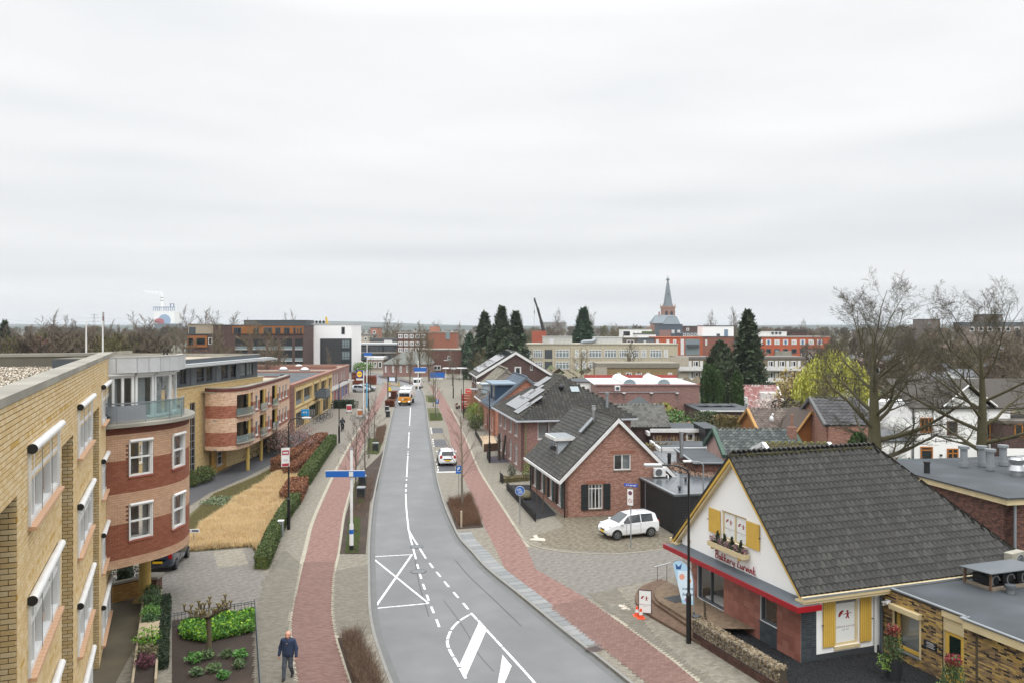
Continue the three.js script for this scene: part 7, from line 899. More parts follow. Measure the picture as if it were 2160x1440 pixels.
obj('nave',[bx(px(1373),0,-4,px(1408),hh(681),16),bx(px(1362),0,0,px(1373)- 0.003,hh(690),14)],cb,c);const rf=(x0,x1,z0,z1,e,r)=>[slab8(V(px(x0),e,z1),V(px(x1),e,z1),V(px(x1)- 3,r,(z0 + z1)/ 2),V(px(x0)+ 4,r,(z0 + z1)/ 2),0.4),slab8(V(px(x1),e,z0),V(px(x0),e,z0),V(px(x0)+ 4,r,(z0 + z1)/ 2),V(px(x1)- 3,r,(z0 + z1)/ 2),0.4),slab8(V(px(x0),e,z0),V(px(x0),e,z1),V(px(x0)+ 4,r,(z0 + z1)/ 2),V(px(x0)+ 4.01,r,(z0 + z1)/ 2),0.4)];obj('nave_roof',[...rf(1371,1425,-5,17,hh(682),hh(665)),...rf(1390,1426,15,24,hh(686),hh(668))],sl,c);obj('chimney',bx(px(1387),hh(672),5,px(1389.5),hh(658),7),cb,c);obj('aisle_window',[1378,1384].map((x)=>bx(px(x),hh(692),16.003,px(x)+ 1,hh(686),16.2)),M.dark,c);
}
// --- left and centre: apartments, white block, low brick buildings
{
const pb=bm('brown',{color:'#ffffff'}),orr=gm('#a0622c',0.8);let k=block('apartment_building','brown brick apartments with an orange top storey and glass balconies','apartment building',449,640,687,238,{m:pb,dep:16,roof:gm('#55585a',0.7)});
pan(k,'top_storey',490,688,640,704,orr,0.003,0.3);[[493,509],[536,546],[556,574],[581,592],[599,611],[619,624],[627,630],[633,637]].forEach(([a,b])=>wat(k,a,691,b,704,{zz:0.3,f:0.15,cols:b - a>9?[0.5]:[],m:M.greyDark}));for(const y of[714,738,761]){[[496,521],[533,560],[566,585],[592,616],[622,638]].forEach(([a,b])=>{const g=pan(k,'loggia',a,y,b,y + 22,M.dark,0.003,0.05);obj('balcony_rail',bx(k.X(a),k.Y(y + 22),0.06,k.X(b),k.Y(y + 16),0.12),M.glassPale,g);obj('slab',bx(k.X(a),k.Y(y + 23.2),0.051,k.X(b),k.Y(y + 22.1),0.3),M.white,g);});}  // near-black panels put the shade of the open loggias into colour
k=block('penthouse','dark grey flat penthouse box on top of the brown apartments','penthouse',514,644,676,243,{yBot:687,m:gm('#4f5355',0.7),dep:10,roof:gm('#5a5e60',0.7),edge:0.1});pan(k,'corner_panel',514,677,541,687,gm('#6a6660',0.7));
k=block('apartment_building','lower left part of the brown apartments with an orange framed window','apartment building',396,449,706,236,{m:pb,dep:14});pan(k,'orange_frame',396,708,437,732,orr,0.003,0.4);wat(k,415,713,433,726,{zz:0.4,f:0.15,m:M.black});wat(k,398,713,408,728,{zz:0.4,f:0.15,m:M.black});wat(k,439,712,447,726,{f:0.15});k=block('beige_roof_block','beige roof storey above the orange framed window','penthouse',396,449,685,240,{yBot:706,m:gm('#b3a48e',0.85),dep:8,roof:M.concrete});pan(k,'dark_panel',398,690,412,706,M.greyDark);
k=block('white_block','white cubic building with a large black panel and glazed corner','building',638,741,685,250,{m:mat('#f0f0f0',0.7),dep:16,roof:gm('#c6c8ca',0.6)});pan(k,'black_panel',675,714,720,792,gm('#38393c',0.6),0.003,0.15);pan(k,'glazed_frame',720,714,741.3,792,gm('#2b3136',0.4),0.003,0.2);wat(k,720,690,727,705,{f:0.2,m:M.greyDark});for(const y of[716,740])wat(k,721,y,738,y + 18,{zz:0.2,cols:[0.33,0.66],rows:[0.3],f:0.15,m:M.greyDark,glass:M.glassPale});
{const t=thing('roof_chimney_row','row of small black vents on the roof of the brown apartments','roof vents',D(652,683,258));for(let i=0;i<5;i++)obj('vent',[cyl(0.25,0.25,0.5,i*1.1,0,0,8),ball(0.4,i*1.1,0.6,0,7)],M.black,t);const y=thing('yellow_mast','slim yellow mast standing above the white block','mast',D(690,685,262));obj('mast',[rod([0,0,0],[-0.3,1.9,0],0.32,4),rod([0.4,0,0],[-0.3,1.5,0],0.2,4)],mat('#c9a23a',0.6),y);obj('head',bx(-0.6,1.9,-0.2,-0.05,2.4,0.2),mat('#c9a23a',0.6),y);}
k=block('glass_block','black glass two-storey building with a white roof edge at the end of the street','building',741,838,727,300,{m:gm('#23262a',0.3),dep:14,roof:gm('#c9ccce',0.6),edge:0.6});[[745,775],[779,805],[810,832]].forEach(([a,b])=>{for(const y of[731,746])wat(k,a,y,b,y + 11,{cols:[0.33,0.66],f:0.15,m:M.greyDark});});pan(k,'band',741,742,838,744.5,M.concrete,0.1,0.4);
k=block('low_pavilion','low pale pavilion with a flat white canopy at the street end','building',775,808,758,262,{m:gm('#9a8a7c',0.8),dep:8,roof:M.white,edge:0.8});[[778,784],[788,794],[798,805]].forEach(([a,b])=>wat(k,a,762,b,775,{f:0.2}));
k=block('white_house_row','pale terrace with grey roofs above the black glass building','house',742,790,708,420,{m:gm('#c4b8a6',0.9),dep:10,roof:gm('#7d7d7c',0.8),edge:0.6});for(let i=0;i<4;i++)wat(k,746 + i*11,711,752 + i*11,718,{f:0.3});k=block('brick_house_far','pink brick building beside the pale terrace','house',781,800,692,440,{m:bm('orange'),dep:9});wat(k,786,697,792,704,{f:0.3});k=block('dark_gable_house','dark roofed building with a white sign line behind the black glass building','building',782,838,718,330,{m:gm('#6e6a66',0.8),dep:9,roof:gm('#55575a',0.8),edge:0.8});pan(k,'panel',810,717,827,725,M.white,0.01,0.2);
k=block('low_brick_building','low red-brown brick building with a grey hipped roof beyond the van','building',808,906,769,226,{m:bm('mauve'),dep:12,roof:M.white,edge:0.2});{const w=k.w,H=k.H + 0.2;obj('hip_roof',[slab8(V(-0.4,H,0.4),V(w + 0.4,H,0.4),V(w - 2,H + 3.2,-6),V(4.6,H + 3.2,-6),0.1),slab8(V(-0.4,H,-12.4),V(-0.4,H,0.4),V(4.6,H + 3.2,-6),V(4.61,H + 3.2,-6),0.1),slab8(V(w + 0.4,H,0.4),V(w + 0.4,H,-12.4),V(w - 2,H + 3.2,-6),V(w - 2.01,H + 3.2,-6),0.1)],gm('#73756f',0.85),k.t);}[[812,815],[827,830.5],[843,847],[857,861]].forEach(([a,b])=>wat(k,a,771,b,785,{name:'door',f:0.2}));wat(k,887,773,898,784,{cols:[0.33,0.66],f:0.2});
k=block('school_building','flat-roofed brick building with white window rows behind the bare street trees','building',838,905,703,262,{m:bm('dark'),dep:14,roof:M.concrete});for(const y of[705,720,733])for(let i=0;i<5;i++)wat(k,840 + i*12,y,849 + i*12,y + 9,{cols:[0.5],f:0.25});k=block('brick_block','plain red brick block with a chimney stub left of the spruces','building',903,962,702,258,{m:bm('orange',{color:'#e0d2cc'}),dep:12,roof:M.concrete});obj('stub',bx(k.X(905),k.H,-6,k.X(924),k.H + 1.9,-2),bm('orange'),k.t);pan(k,'window',940,701,949,716,M.glassPale,0.01,0.2);
k=block('brick_block','dark red brick block with two windows above the van','building',880,990,738,240,{m:bm('dark'),dep:10,roof:M.concrete});wat(k,891,748,899,761,{f:0.2});wat(k,944,750,950,760,{f:0.2});wat(k,914,770,930,780,{cols:[0.5],f:0.2});
k=block('white_canopy','long thin white canopy roof right of the brick blocks','canopy',934,1012,777,215,{dep:4,roof:M.white,edge:0.15});obj('post',[940,956,972,988,1004].map((x)=>cyl(0.12,0.12,k.H,k.X(x),0,-0.5,6)),M.white,k.t);
k=block('white_villa','white villa with a grey roof beside the small conifer','house',976,1013,748,236,{m:M.whiteWall,dep:8,roof:gm('#6d6f72',0.8),edge:1.6});wat(k,981,752,987,759,{f:0.2});wat(k,995,752,1001,759,{f:0.2});
k=block('dark_house','dark roofed house with white chimneys behind the near roof corner','house',206,258,717,190,{m:gm('#8d8a84',0.8),dep:8,roof:0});{const w=k.w;obj('roof',[slab8(V(-0.3,k.H,0.3),V(w + 0.3,k.H,0.3),V(w*0.6,k.H + 1.6,-4),V(w*0.35,k.H + 1.6,-4),0.1),slab8(V(w + 0.3,k.H,0.3),V(w + 0.3,k.H,-8),V(w*0.6,k.H + 1.6,-4),V(w*0.6,k.H + 1.61,-4),0.1)],gm('#3f4144',0.85),k.t);obj('dormer',bx(w*0.4,k.H + 0.3,-2.4,w*0.56,k.H + 1.2,-1),M.white,k.t);}
}
// --- far things on the skyline
{
const P=(x,y,d)=>D(x,y,d);let d=1500,s=d / FOC;
const f=thing('factory_tower','white factory tower with a blue roof railing and a round painted emblem','factory',P(324,HZ,d).setY(0));const W=43*s,H=EYE + 35*s;obj('wall',bx(0,0,-30,W,H,0),M.whiteWall,f);obj('railing',[...Array.from({length:12},(_,i)=>bx(W*i / 11 - 0.4,H + 0.1,0,W*i / 11 + 0.4,H + 7,0.8)),bx(-1,H + 6,0.81,W + 1,H + 7.2,1.4),bx(W*0.8,H + 7.3,0,W*0.84,H + 13,1),bx(W*0.96,H + 7.3,0,W,H + 13,1),bx(W*0.8,H + 12,1.01,W,H + 13,1.6)],gm('#5f7fa8',0.6),f);const em=obj('emblem',new THREE.CylinderGeometry(11,11,0.5,30).rotateX(Math.PI / 2).translate(W*0.52,H - 17,0.3),gm('#9db9d6',0.6),f);obj('emblem_red',[new THREE.SphereGeometry(6,12,8).scale(1.4,0.8,0.1),new THREE.SphereGeometry(3,10,8).scale(1,1.2,0.15).translate(6,-2,0)].map((g)=>g.translate(W*0.27,H - 18,0.9)),gm('#b5525a',0.7),em);obj('shed',bx(W*0.25,0,2,W*1.4,EYE + 8*s,20),gm('#5a6a70',0.7),f);
const ch=thing('factory_chimney','slim white factory chimney with a steam wisp','chimney',P(341,HZ,1540).setY(0));obj('shaft',cyl(2.8,2.2,EYE + 69*1540 / FOC,0,0,0,12),M.whiteWall,ch);obj('band',[62,56].map((k2)=>cyl(2.6,2.6,1.5,0,EYE + k2*1540 / FOC,0,12)),M.grey,ch);const sm2=thing('steam_cloud','faint white steam drifting left from the factory chimney','steam',P(330,618,1540));for(let i=0;i<5;i++)obj('puff',ball(4.5 - i*0.4,5 - i*5,i*0.8 -(i % 2),0,10).scale(1.4,0.8,1),mat('#ffffff',1,{transparent:true,opacity:0.13}),sm2);
const rc=thing('striped_chimney','tall thin red and white banded mast left of the factory','chimney',P(217,HZ,900).setY(0));for(let i=0;i<6;i++)obj('band',cyl(1.5 - i*0.1,1.4 - i*0.1,4.9,0,i*4.93,0,10),i % 2?gm('#a39c98',0.8):gm('#7d5650',0.8),rc);
const py=thing('power_pylon','faint lattice power pylon on the left horizon','pylon',P(198,HZ,1500).setY(0)),ph=EYE + 30*s;obj('lattice',[rod([-3,0,0],[0,ph,0],0.35,4),rod([3,0,0],[0,ph,0],0.35,4),...[0.62,0.78,0.92].map((q)=>rod([-9*(1.2 - q)- 4,ph*q,0],[9*(1.2 - q)+ 4,ph*q,0],0.3,4))],gm('#8c9296',0.7),py);obj('wire',[0.62,0.78].map((q)=>tube([[-220,ph*q + 6,0],[-110,ph*q - 6,0],[0,ph*q,0],[110,ph*q - 6,0]],0.12,20,4)),M.grey,py);
const cr=thing('mobile_crane','dark telescopic crane boom leaning over the rooftops with an orange body','crane',P(1149,HZ,330).setY(0)),cs=330 / FOC,q=(x,y)=>[(x - 1149)*cs,EYE -(y - HZ)*cs,0];obj('boom',[rod(q(1150,712),q(1141,676),0.62,4),rod(q(1141.5,678),q(1134,650),0.48,4),rod(q(1134.3,652),q(1127.5,631),0.34,4)],gm('#332f30',0.6),cr);obj('boom_head',bx(...q(1126,636),...q(1129.5,628.5).map((v,i)=>i===2?0.6:v)),M.greyDark,cr);obj('cable',rod(q(1127,634),q(1127,690),0.035,4),M.greyDark,cr);obj('hook',bx(q(1126.3,0)[0],q(0,662)[1],-0.2,q(1127.8,0)[0],q(0,654)[1],0.2),M.greyDark,cr);obj('body',[bx(-5,0,-2,0.5,q(0,698)[1],1)],gm('#b0583e',0.6),cr);
let k=block('flat_block_far','pale high-rise flats with balcony rows behind the bare tree near the crane','apartment building',1144,1195,680,900,{m:gm('#b4aca6',0.8),dep:14,roof:M.concrete});for(let i=0;i<8;i++)for(const y of[682,686.5,691])pan(k,'balcony',1146 + i*6,y,1150 + i*6,y + 2.4,gm('#7d868c',0.6),0.01,0.5);
k=block('dark_tower_far','dark square tower block behind the branches at the right','building',2082,2116,664,420,{m:gm('#74685f',0.8),dep:12});pan(k,'window',2108,672,2112,676,M.glassPale,0.01,0.3);k=block('dark_tower_far','dark square building left of the tower block behind the branches','building',1950,1984,674,430,{m:gm('#74685f',0.8),dep:12});pan(k,'window',1958,680,1962,684,M.glassPale,0.01,0.3);k=block('grey_roof_far','long grey roofed apartment row behind the right tree','apartment building',2040,2160,688,410,{m:gm('#85776c',0.85),dep:12,roof:gm('#65686c',0.8),edge:2});for(let i=0;i<6;i++)wat(k,2046 + i*19,690,2056 + i*19,699,{f:0.3});
seed=99;const RN=['white','grey','brown','slate','pale'];for(let i=0;i<22;i++){const x=1715 +(i*41)% 430 + rr(-8,8),dd=130 +(i % 6)*36,w=rr(34,60)*150 / dd,yE=HZ +(EYE - rr(4.6,6))*FOC / dd,h=slopeHouse('far_house',['house with a ' +['dark','brown','grey','blackish'][i % 4]+ ' roof far behind the right trees, number ' +(i + 1)+ ' from nearest'][0],'house',x,x + w,yE - 13*150 / dd,yE,dd,4,{wall:i % 3?bm('brown'):M.whiteWall,cols:[['#4a4745','#56524e'],['#6a5850','#75625a'],['#6d6f72','#777a7d'],['#3f4042','#494b4e']][i % 4],tw:0.8,tl:0.9});h.t.userData.label='roofed house half hidden behind the branches at the right';h.t.userData.group='houses behind the branches at the right';obj('front_wall',bx(0.3,0,-0.29,h.w - 0.3,h.he - 0.1,-0.05),i % 3?bm('brown'):M.whiteWall,h.t);win(h.t,frame(0,0,-0.05),h.w*0.2,h.he - 2.0,h.w*0.22,1.2,{z:0.003,sill:0});win(h.t,frame(0,0,-0.05),h.w*0.6,h.he - 2.0,h.w*0.22,1.2,{z:0.003,sill:0});}
const hill=(d2,pts,dep)=>{const sp=d2 / FOC,sh=new THREE.Shape();sh.moveTo((pts[0][0]- MX)*sp,-5);for(const[x,y]of pts)sh.lineTo((x - MX)*sp,EYE -(y - HZ)*sp);sh.lineTo((pts[pts.length - 1][0]- MX)*sp,-5);return new THREE.ExtrudeGeometry(sh,{depth:dep,bevelEnabled:false}).translate(0,0,-d2 - dep);};
struct('hills',[hill(5200,[[-900,690],[-300,686],[0,684],[200,685],[420,687],[560,684],[640,679],[700,677.5],[760,678.5],[830,681],[900,684],[1000,687],[1200,688],[1500,687],[1800,685],[2200,684],[3000,688]],600),hill(3600,[[-900,691],[0,688],[500,689],[900,687.5],[1300,689],[1700,688],[2300,686],[3000,690]],300)],mat('#4d5a4e',1));
}
// --- bare trees of the middle distance: three shapes, copied
{
const M2=[mat('#62574a',0.95),mat('#6e6254',0.95)],mk=(sd,o)=>{seed=sd;const b=[nb(),nb()];grow(b,V(0,0,0),V(0,1,0),10,0.28,0,{...T0,levels:3,twig:2,kids:[13,8,7],ratio:[0.5,0.5,0.45],ang:[1.0,0.7,0.7],thin:[0.4,0.5,0.55],wob:0.2,bare:0.18,close:0.7,min:0.035,shape:(f)=>1.05 - 0.35*f,...o});return b.map((q)=>plain(bufGeo(q)));};
const kinds=[mk(31,{}),mk(32,{ang:[0.7,0.6,0.6]}),mk(33,{ang:[1.25,0.8,0.7],bare:0.3})];
const tree=(px,yT,d,kind,label,group,c=M2,sx=1)=>{const h=EYE -(yT - HZ)*d / FOC,t=thing('bare_tree',label,'tree',[D(px,0,d).x,0,-d],(px*0.37)% 6,group),s=h / 13;for(const[i,n]of[[0,'trunk'],[1,'crown']]){const o=new THREE.Mesh(kinds[kind][i],c[i]);o.name=n;o.scale.set(s*sx,s,s*sx);o.castShadow=o.receiveShadow=true;t.add(o);}};
const gl='bare tree in the brown wood beyond the near roof at left',gg='bare trees beyond the near roof at left';[[20,700,150],[58,692,170],[92,676,190],[118,672,180],[148,682,160],[170,690,200],[232,690,190],[250,694,210],[268,700,170],[0,706,130],[130,704,130],[190,700,140]].forEach(([x,y,d],i)=>tree(x,y,d,i % 3,gl,gg,M2,1.15));
const ba=[mat('#58503f',0.95),mat('#71664f',0.95)];tree(305,668,160,2,'wide bare tree behind the tower before the factory',undefined,M2,1.2);tree(393,658,260,0,'dense bare tree on the skyline right of the factory');tree(430,658,330,1,'pale bare tree on the skyline, left of a pair');tree(455,660,330,0,'pale bare tree on the skyline, middle of the row');tree(490,662,330,1,'pale bare tree on the skyline, right of the row');tree(390,690,180,2,'bare tree before the orange framed window');tree(470,690,170,0,'bare tree before the brown apartments, left one',undefined,ba);tree(530,680,185,2,'tall bare tree before the brown apartments, middle',undefined,ba,1.1);tree(582,700,160,1,'bare tree before the brown apartments, right one',undefined,ba,1.2);tree(612,664,330,0,'bare treetop peeping above the dark penthouse');tree(560,725,150,1,'thin bare tree low before the brown apartments');tree(694,735,190,1,'small bare tree in front of the black panel',undefined,M2,0.6);
tree(815,665,390,0,'tall bare tree above the street end');tree(835,680,350,2,'brownish bare tree right of the tall one at the street end',undefined,ba);tree(885,683,215,1,'budding street tree behind the van, left of the pair',undefined,ba,0.9);tree(905,692,205,1,'budding street tree behind the van, right of the pair',undefined,ba,0.9);tree(925,680,330,2,'brown bare tree behind the brick block');tree(962,688,300,0,'low bare tree left of the spruces');tree(836,738,200,1,'thin street tree before the low brick building, left');tree(864,735,195,1,'thin street tree before the low brick building, right');tree(955,740,190,0,'bare tree before the dark red brick block');tree(1010,738,170,2,'bare tree beside the tall gable house',undefined,ba);
tree(1172,660,420,0,'bare tree before the pale high-rise flats');tree(1246,650,330,1,'pale birch-like bare tree behind the cone-shaped conifer',undefined,[mat('#8a8278',0.9),mat('#938b80',0.9)],0.7);tree(1290,684,330,2,'brown bare tree right of the cone-shaped conifer',undefined,ba);tree(1330,722,190,1,'many-stemmed bare tree before the beige office',undefined,ba,1.1);tree(1225,738,185,2,'low gnarled bare tree before the beige office',undefined,ba,1.3);tree(1496,662,520,0,'pale round bare tree on the skyline right of the church');tree(1550,652,340,1,'tall pale bare tree left of the ragged spruce',undefined,M2,0.7);tree(1690,682,330,0,'bare tree with a nest on the skyline');tree(1270,820,112,1,'small bare tree left of the brick hall',undefined,M2,0.8);tree(1640,880,70,1,'thin bare tree before the brown shed',undefined,M2,0.8);
const gr2='bare trees behind the houses at the right',lr='bare tree among the roofs behind the right trees';[[1730,700,190],[1780,695,230],[1890,700,170],[1930,710,150],[1985,705,180],[2030,715,140],[2080,712,130],[2130,700,170],[2150,730,115],[1905,740,125],[1960,735,120],[2010,690,260],[1840,690,280],[1740,790,108],[1915,790,100]].forEach(([x,y,d],i)=>tree(x,y,d,i % 3,lr,gr2,i % 2?ba:M2,1.1));
shrub('red_bush','rust-red bare bush mass beyond the near roof',[D(78,0,135).x,0,-135],3.0,10.2,3400,shades('#6a4338',6),0.28,undefined,'shrub',2.5);conifer('small_conifer','dark conifer at the left edge of the skyline',[D(8,0,190).x,0,-190],14,3,2200,spr,{s:0.8});
seed=55;const far=[[],[]];for(let i=0;i<1500;i++){const d=rr(340,1700),px=rr(-500,2700),clear=(px>700&&px<1000)?0.75:1,h=rr(9,15)*clear;if(px>1340&&px<1470&&d<900)continue;for(const j of[0,1])far[j].push([D(px,0,d).x,0,-d,h / 13*rr(1,1.5),h / 13,h / 13*rr(1,1.5),0,rnd()*6,0,new THREE.Color(pick(['#6d5f50','#776652','#5f5446','#6f6a4a']))]);}
for(let i=0;i<230;i++){const d=rr(120,300),px=i<150?rr(-120,330):rr(1700,2350),h=i<150?rr(9.5,12.5):rr(7,10.5);far[0].push([D(px,0,d).x,0,-d,h / 13*rr(0.9,1.2),h / 13,h / 13,0,rnd()*6,0,new THREE.Color(pick(['#5f5446','#6b5f50','#574c40','#66603f']))]);}
const thick=mk(41,{min:0.11,kids:[13,8,7]});tag(scatter('far_wood',mergeGeometries(thick),mat('#ffffff',0.95),far[0]),'brown leafless woods along the horizon','wood',null,'stuff');
const un=[];for(let i=0;i<9000;i++){const d=100 + 900*Math.pow(rnd(),1.5),px=rr(-200,2400);if(px>640&&px<1030&&d<340)continue;if(d<150&&px<1720)continue;if(px<640&&d<130)continue;const s=rr(1.2,3.2);un.push([D(px,0,d).x,rr(0,2.5),-d,s,s*rr(0.5,1),s,rr(0.5,1.5),rnd()*6,0,new THREE.Color(pick(['#5f5540','#6a5c46','#4a4a2e','#57603a','#6f6350','#3f4428']))]);}tag(scatter('far_undergrowth',leafG,leafM,un),'brown and green undergrowth between the far houses','undergrowth',null,'stuff');
}
// ---------- vehicles
seed=777;
const HB=[[0,0.4,0.66,0.64,0.7,0.56],[0.05,0.28,0.86,0.76,0.97,0.64],[0.2,0.24,0.93,0.795,1.4,0.52],[0.45,0.22,0.94,0.8,1.49,0.57],[1.35,0.2,0.93,0.8,1.52,0.59],[2.1,0.2,0.92,0.8,1.45,0.57],[2.85,0.2,0.93,0.79,0.98,0.7],[3.28,0.22,0.86,0.77,0.87,0.62],[3.54,0.28,0.72,0.69,0.74,0.5],[3.64,0.4,0.6,0.56,0.62,0.4]];
function car(name,label,cat,p,turn,paint,o={}){
const t=thing(name,label,cat,p,turn),L=3.64,pos=[],S=HB,ring=(s,e=0)=>{const[x,b,h,w,y,v]=s;return[[0,b],[w*0.8,b],[w*0.96,b + 0.1],[w + e,(b + h)/ 2],[w*0.985 + e,h],[(w*0.5 + v*0.5)+ e,(h + y)/ 2],[v + e,y - 0.04 + e],[v*0.8,y + e],[0,y + 0.015 + e]].map(([z,q])=>V(x - L / 2,q,z));};
const R=S.map((s)=>ring(s)),tri=(a,b,c)=>pos.push(...a.toArray(),...b.toArray(),...c.toArray()),flip=(v)=>V(v.x,v.y,-v.z);
const quad=(a,b,c,d)=>{tri(a,b,c);tri(a,c,d);};
for(let i=0;i<S.length - 1;i++)for(let k=0;k<8;k++){quad(R[i][k],R[i + 1][k],R[i + 1][k + 1],R[i][k + 1]);quad(flip(R[i][k + 1]),flip(R[i + 1][k + 1]),flip(R[i + 1][k]),flip(R[i][k]));}
for(const i of[0,S.length - 1])for(let k=1;k<7;k++)for(const f of[(v)=>v,flip]){tri(f(R[i][0]),f(R[i][k]),f(R[i][k + 1]));}
const mk=(a)=>{const g=new THREE.BufferGeometry();g.setAttribute('position',new THREE.Float32BufferAttribute(a,3));g.computeVertexNormals();return g;};
obj('body',mk(pos.splice(0)),paint,t);
const gl=S.map((s)=>ring(s,0.02)),lp=(a,b,f)=>a.clone().lerp(b,f),side=(i,j,f0,f1,f)=>{const P=(u,v)=>lp(lp(gl[i][4],gl[j][4],u),lp(gl[i][6],gl[j][6],u),v);quad(...(f===flip?[P(f0,0.92),P(f1,0.92),P(f1,0.1),P(f0,0.1)].map(flip):[P(f0,0.1),P(f1,0.1),P(f1,0.92),P(f0,0.92)]));};
for(const f of[(v)=>v,flip]){side(3,4,0.05,0.95,f);side(4,5,0.02,1,f);const a=gl[5],b=gl[6];const q=[lp(a[4],b[4],0),lp(a[4],b[4],0.8),lp(a[6],b[6],0.06)].map((v,i)=>{v.y +=i<2?0.04:0;return f(v);});f===flip?tri(q[2],q[1],q[0]):tri(...q);}
obj('side_window',mk(pos.splice(0)),M.glass,t);
const up=(i,j,a,b)=>{const P=(z,u)=>{const q=lp(gl[i][7],gl[j][7],u);return V(q.x,q.y + 0.008,q.z*z);};for(const[z0,z1]of[[-1.08,0],[0,1.08]])quad(P(z0,a),P(z1,a),P(z1,b),P(z0,b));};
up(5,6,0.04,0.97);obj('windscreen',mk(pos.splice(0)),mat('#2b343a',0.05,{ior:1.8,side:THREE.DoubleSide}),t);const rw=(z0,y0,x0,z1,y1,x1)=>quad(V(x0,y0,-z0),V(x0,y0,z0),V(x1,y1,z1),V(x1,y1,-z1));rw(0.55,1.0,-L / 2 + 0.035,0.48,1.36,-L / 2 + 0.16);obj('rear_window',mk(pos.splice(0)),mat('#20262b',0.06,{ior:1.8,side:THREE.DoubleSide}),t);
for(const x of[-1.17,1.2])for(const s of[-1,1]){const w=obj('wheel',new THREE.CylinderGeometry(0.3,0.3,0.2,22).rotateX(Math.PI / 2).translate(x,0.3,s*0.72),M.rubber,t);obj('rim',[new THREE.CylinderGeometry(0.2,0.2,0.02,20).rotateX(Math.PI / 2).translate(x,0.3,s*0.83)],gm('#8d9092',0.35,{metalness:0.6}),w);obj('spoke_gap',[0,1,2,3,4].map((i)=>new THREE.CylinderGeometry(0.045,0.045,0.01,8).rotateX(Math.PI / 2).translate(x + 0.12*Math.cos(i*1.257),0.3 + 0.12*Math.sin(i*1.257),s*0.842)),M.black,w);obj('arch',new THREE.TorusGeometry(0.33,0.03,5,16,Math.PI).translate(x,0.3,s*0.78),M.black,t);}
for(const s of[-1,1]){obj('headlight',ball(0.16,0,0,0,10).scale(1.3,0.55,0.7).rotateY(-s*0.5).rotateZ(0.35).translate(1.5,0.8,s*0.56),mat('#c8d0d4',0.1),t);obj('tail_light',rbx(-1.83,0.72,s*0.6 - 0.09,-1.66,1.02,s*0.6 + 0.13,0.04),M.lampRed,t);obj('mirror',rbx(0.78,0.92,s*0.86 - 0.07,0.92,1.06,s*0.86 + 0.09,0.04),o.mirror??paint,t);obj('door_seam',[bx(0.55,0.35,s*0.801 - 0.004,0.562,0.92,s*0.801 + 0.004),bx(-0.45,0.35,s*0.806 - 0.004,-0.438,0.92,s*0.806 + 0.004)],M.greyDark,t);obj('door_handle',rbx(-0.3,0.8,s*0.81 - 0.015,-0.12,0.84,s*0.81 + 0.015,0.01),paint,t);}
obj('number_plate',[bx(1.8,0.42,-0.24,1.83,0.53,0.24)],M.plate,t);obj('number_plate',[bx(-1.85,0.5,-0.25,-1.81,0.61,0.25)],M.plate,t);obj('grille',[rbx(1.68,0.56,-0.3,1.81,0.66,0.3,0.02),rbx(1.7,0.32,-0.4,1.82,0.4,0.4,0.02)],M.black,t);obj('wiper',rod([1.0,1.0,0.3],[0.75,1.13,-0.2],0.01,4),M.black,t);
return t;
}
const wp2=mat('#e4e6e8',0.25,{clearcoat:1,clearcoatRoughness:0.05}),fwd=(a,b)=>Math.atan2(-(a.z - b.z),a.x - b.x);
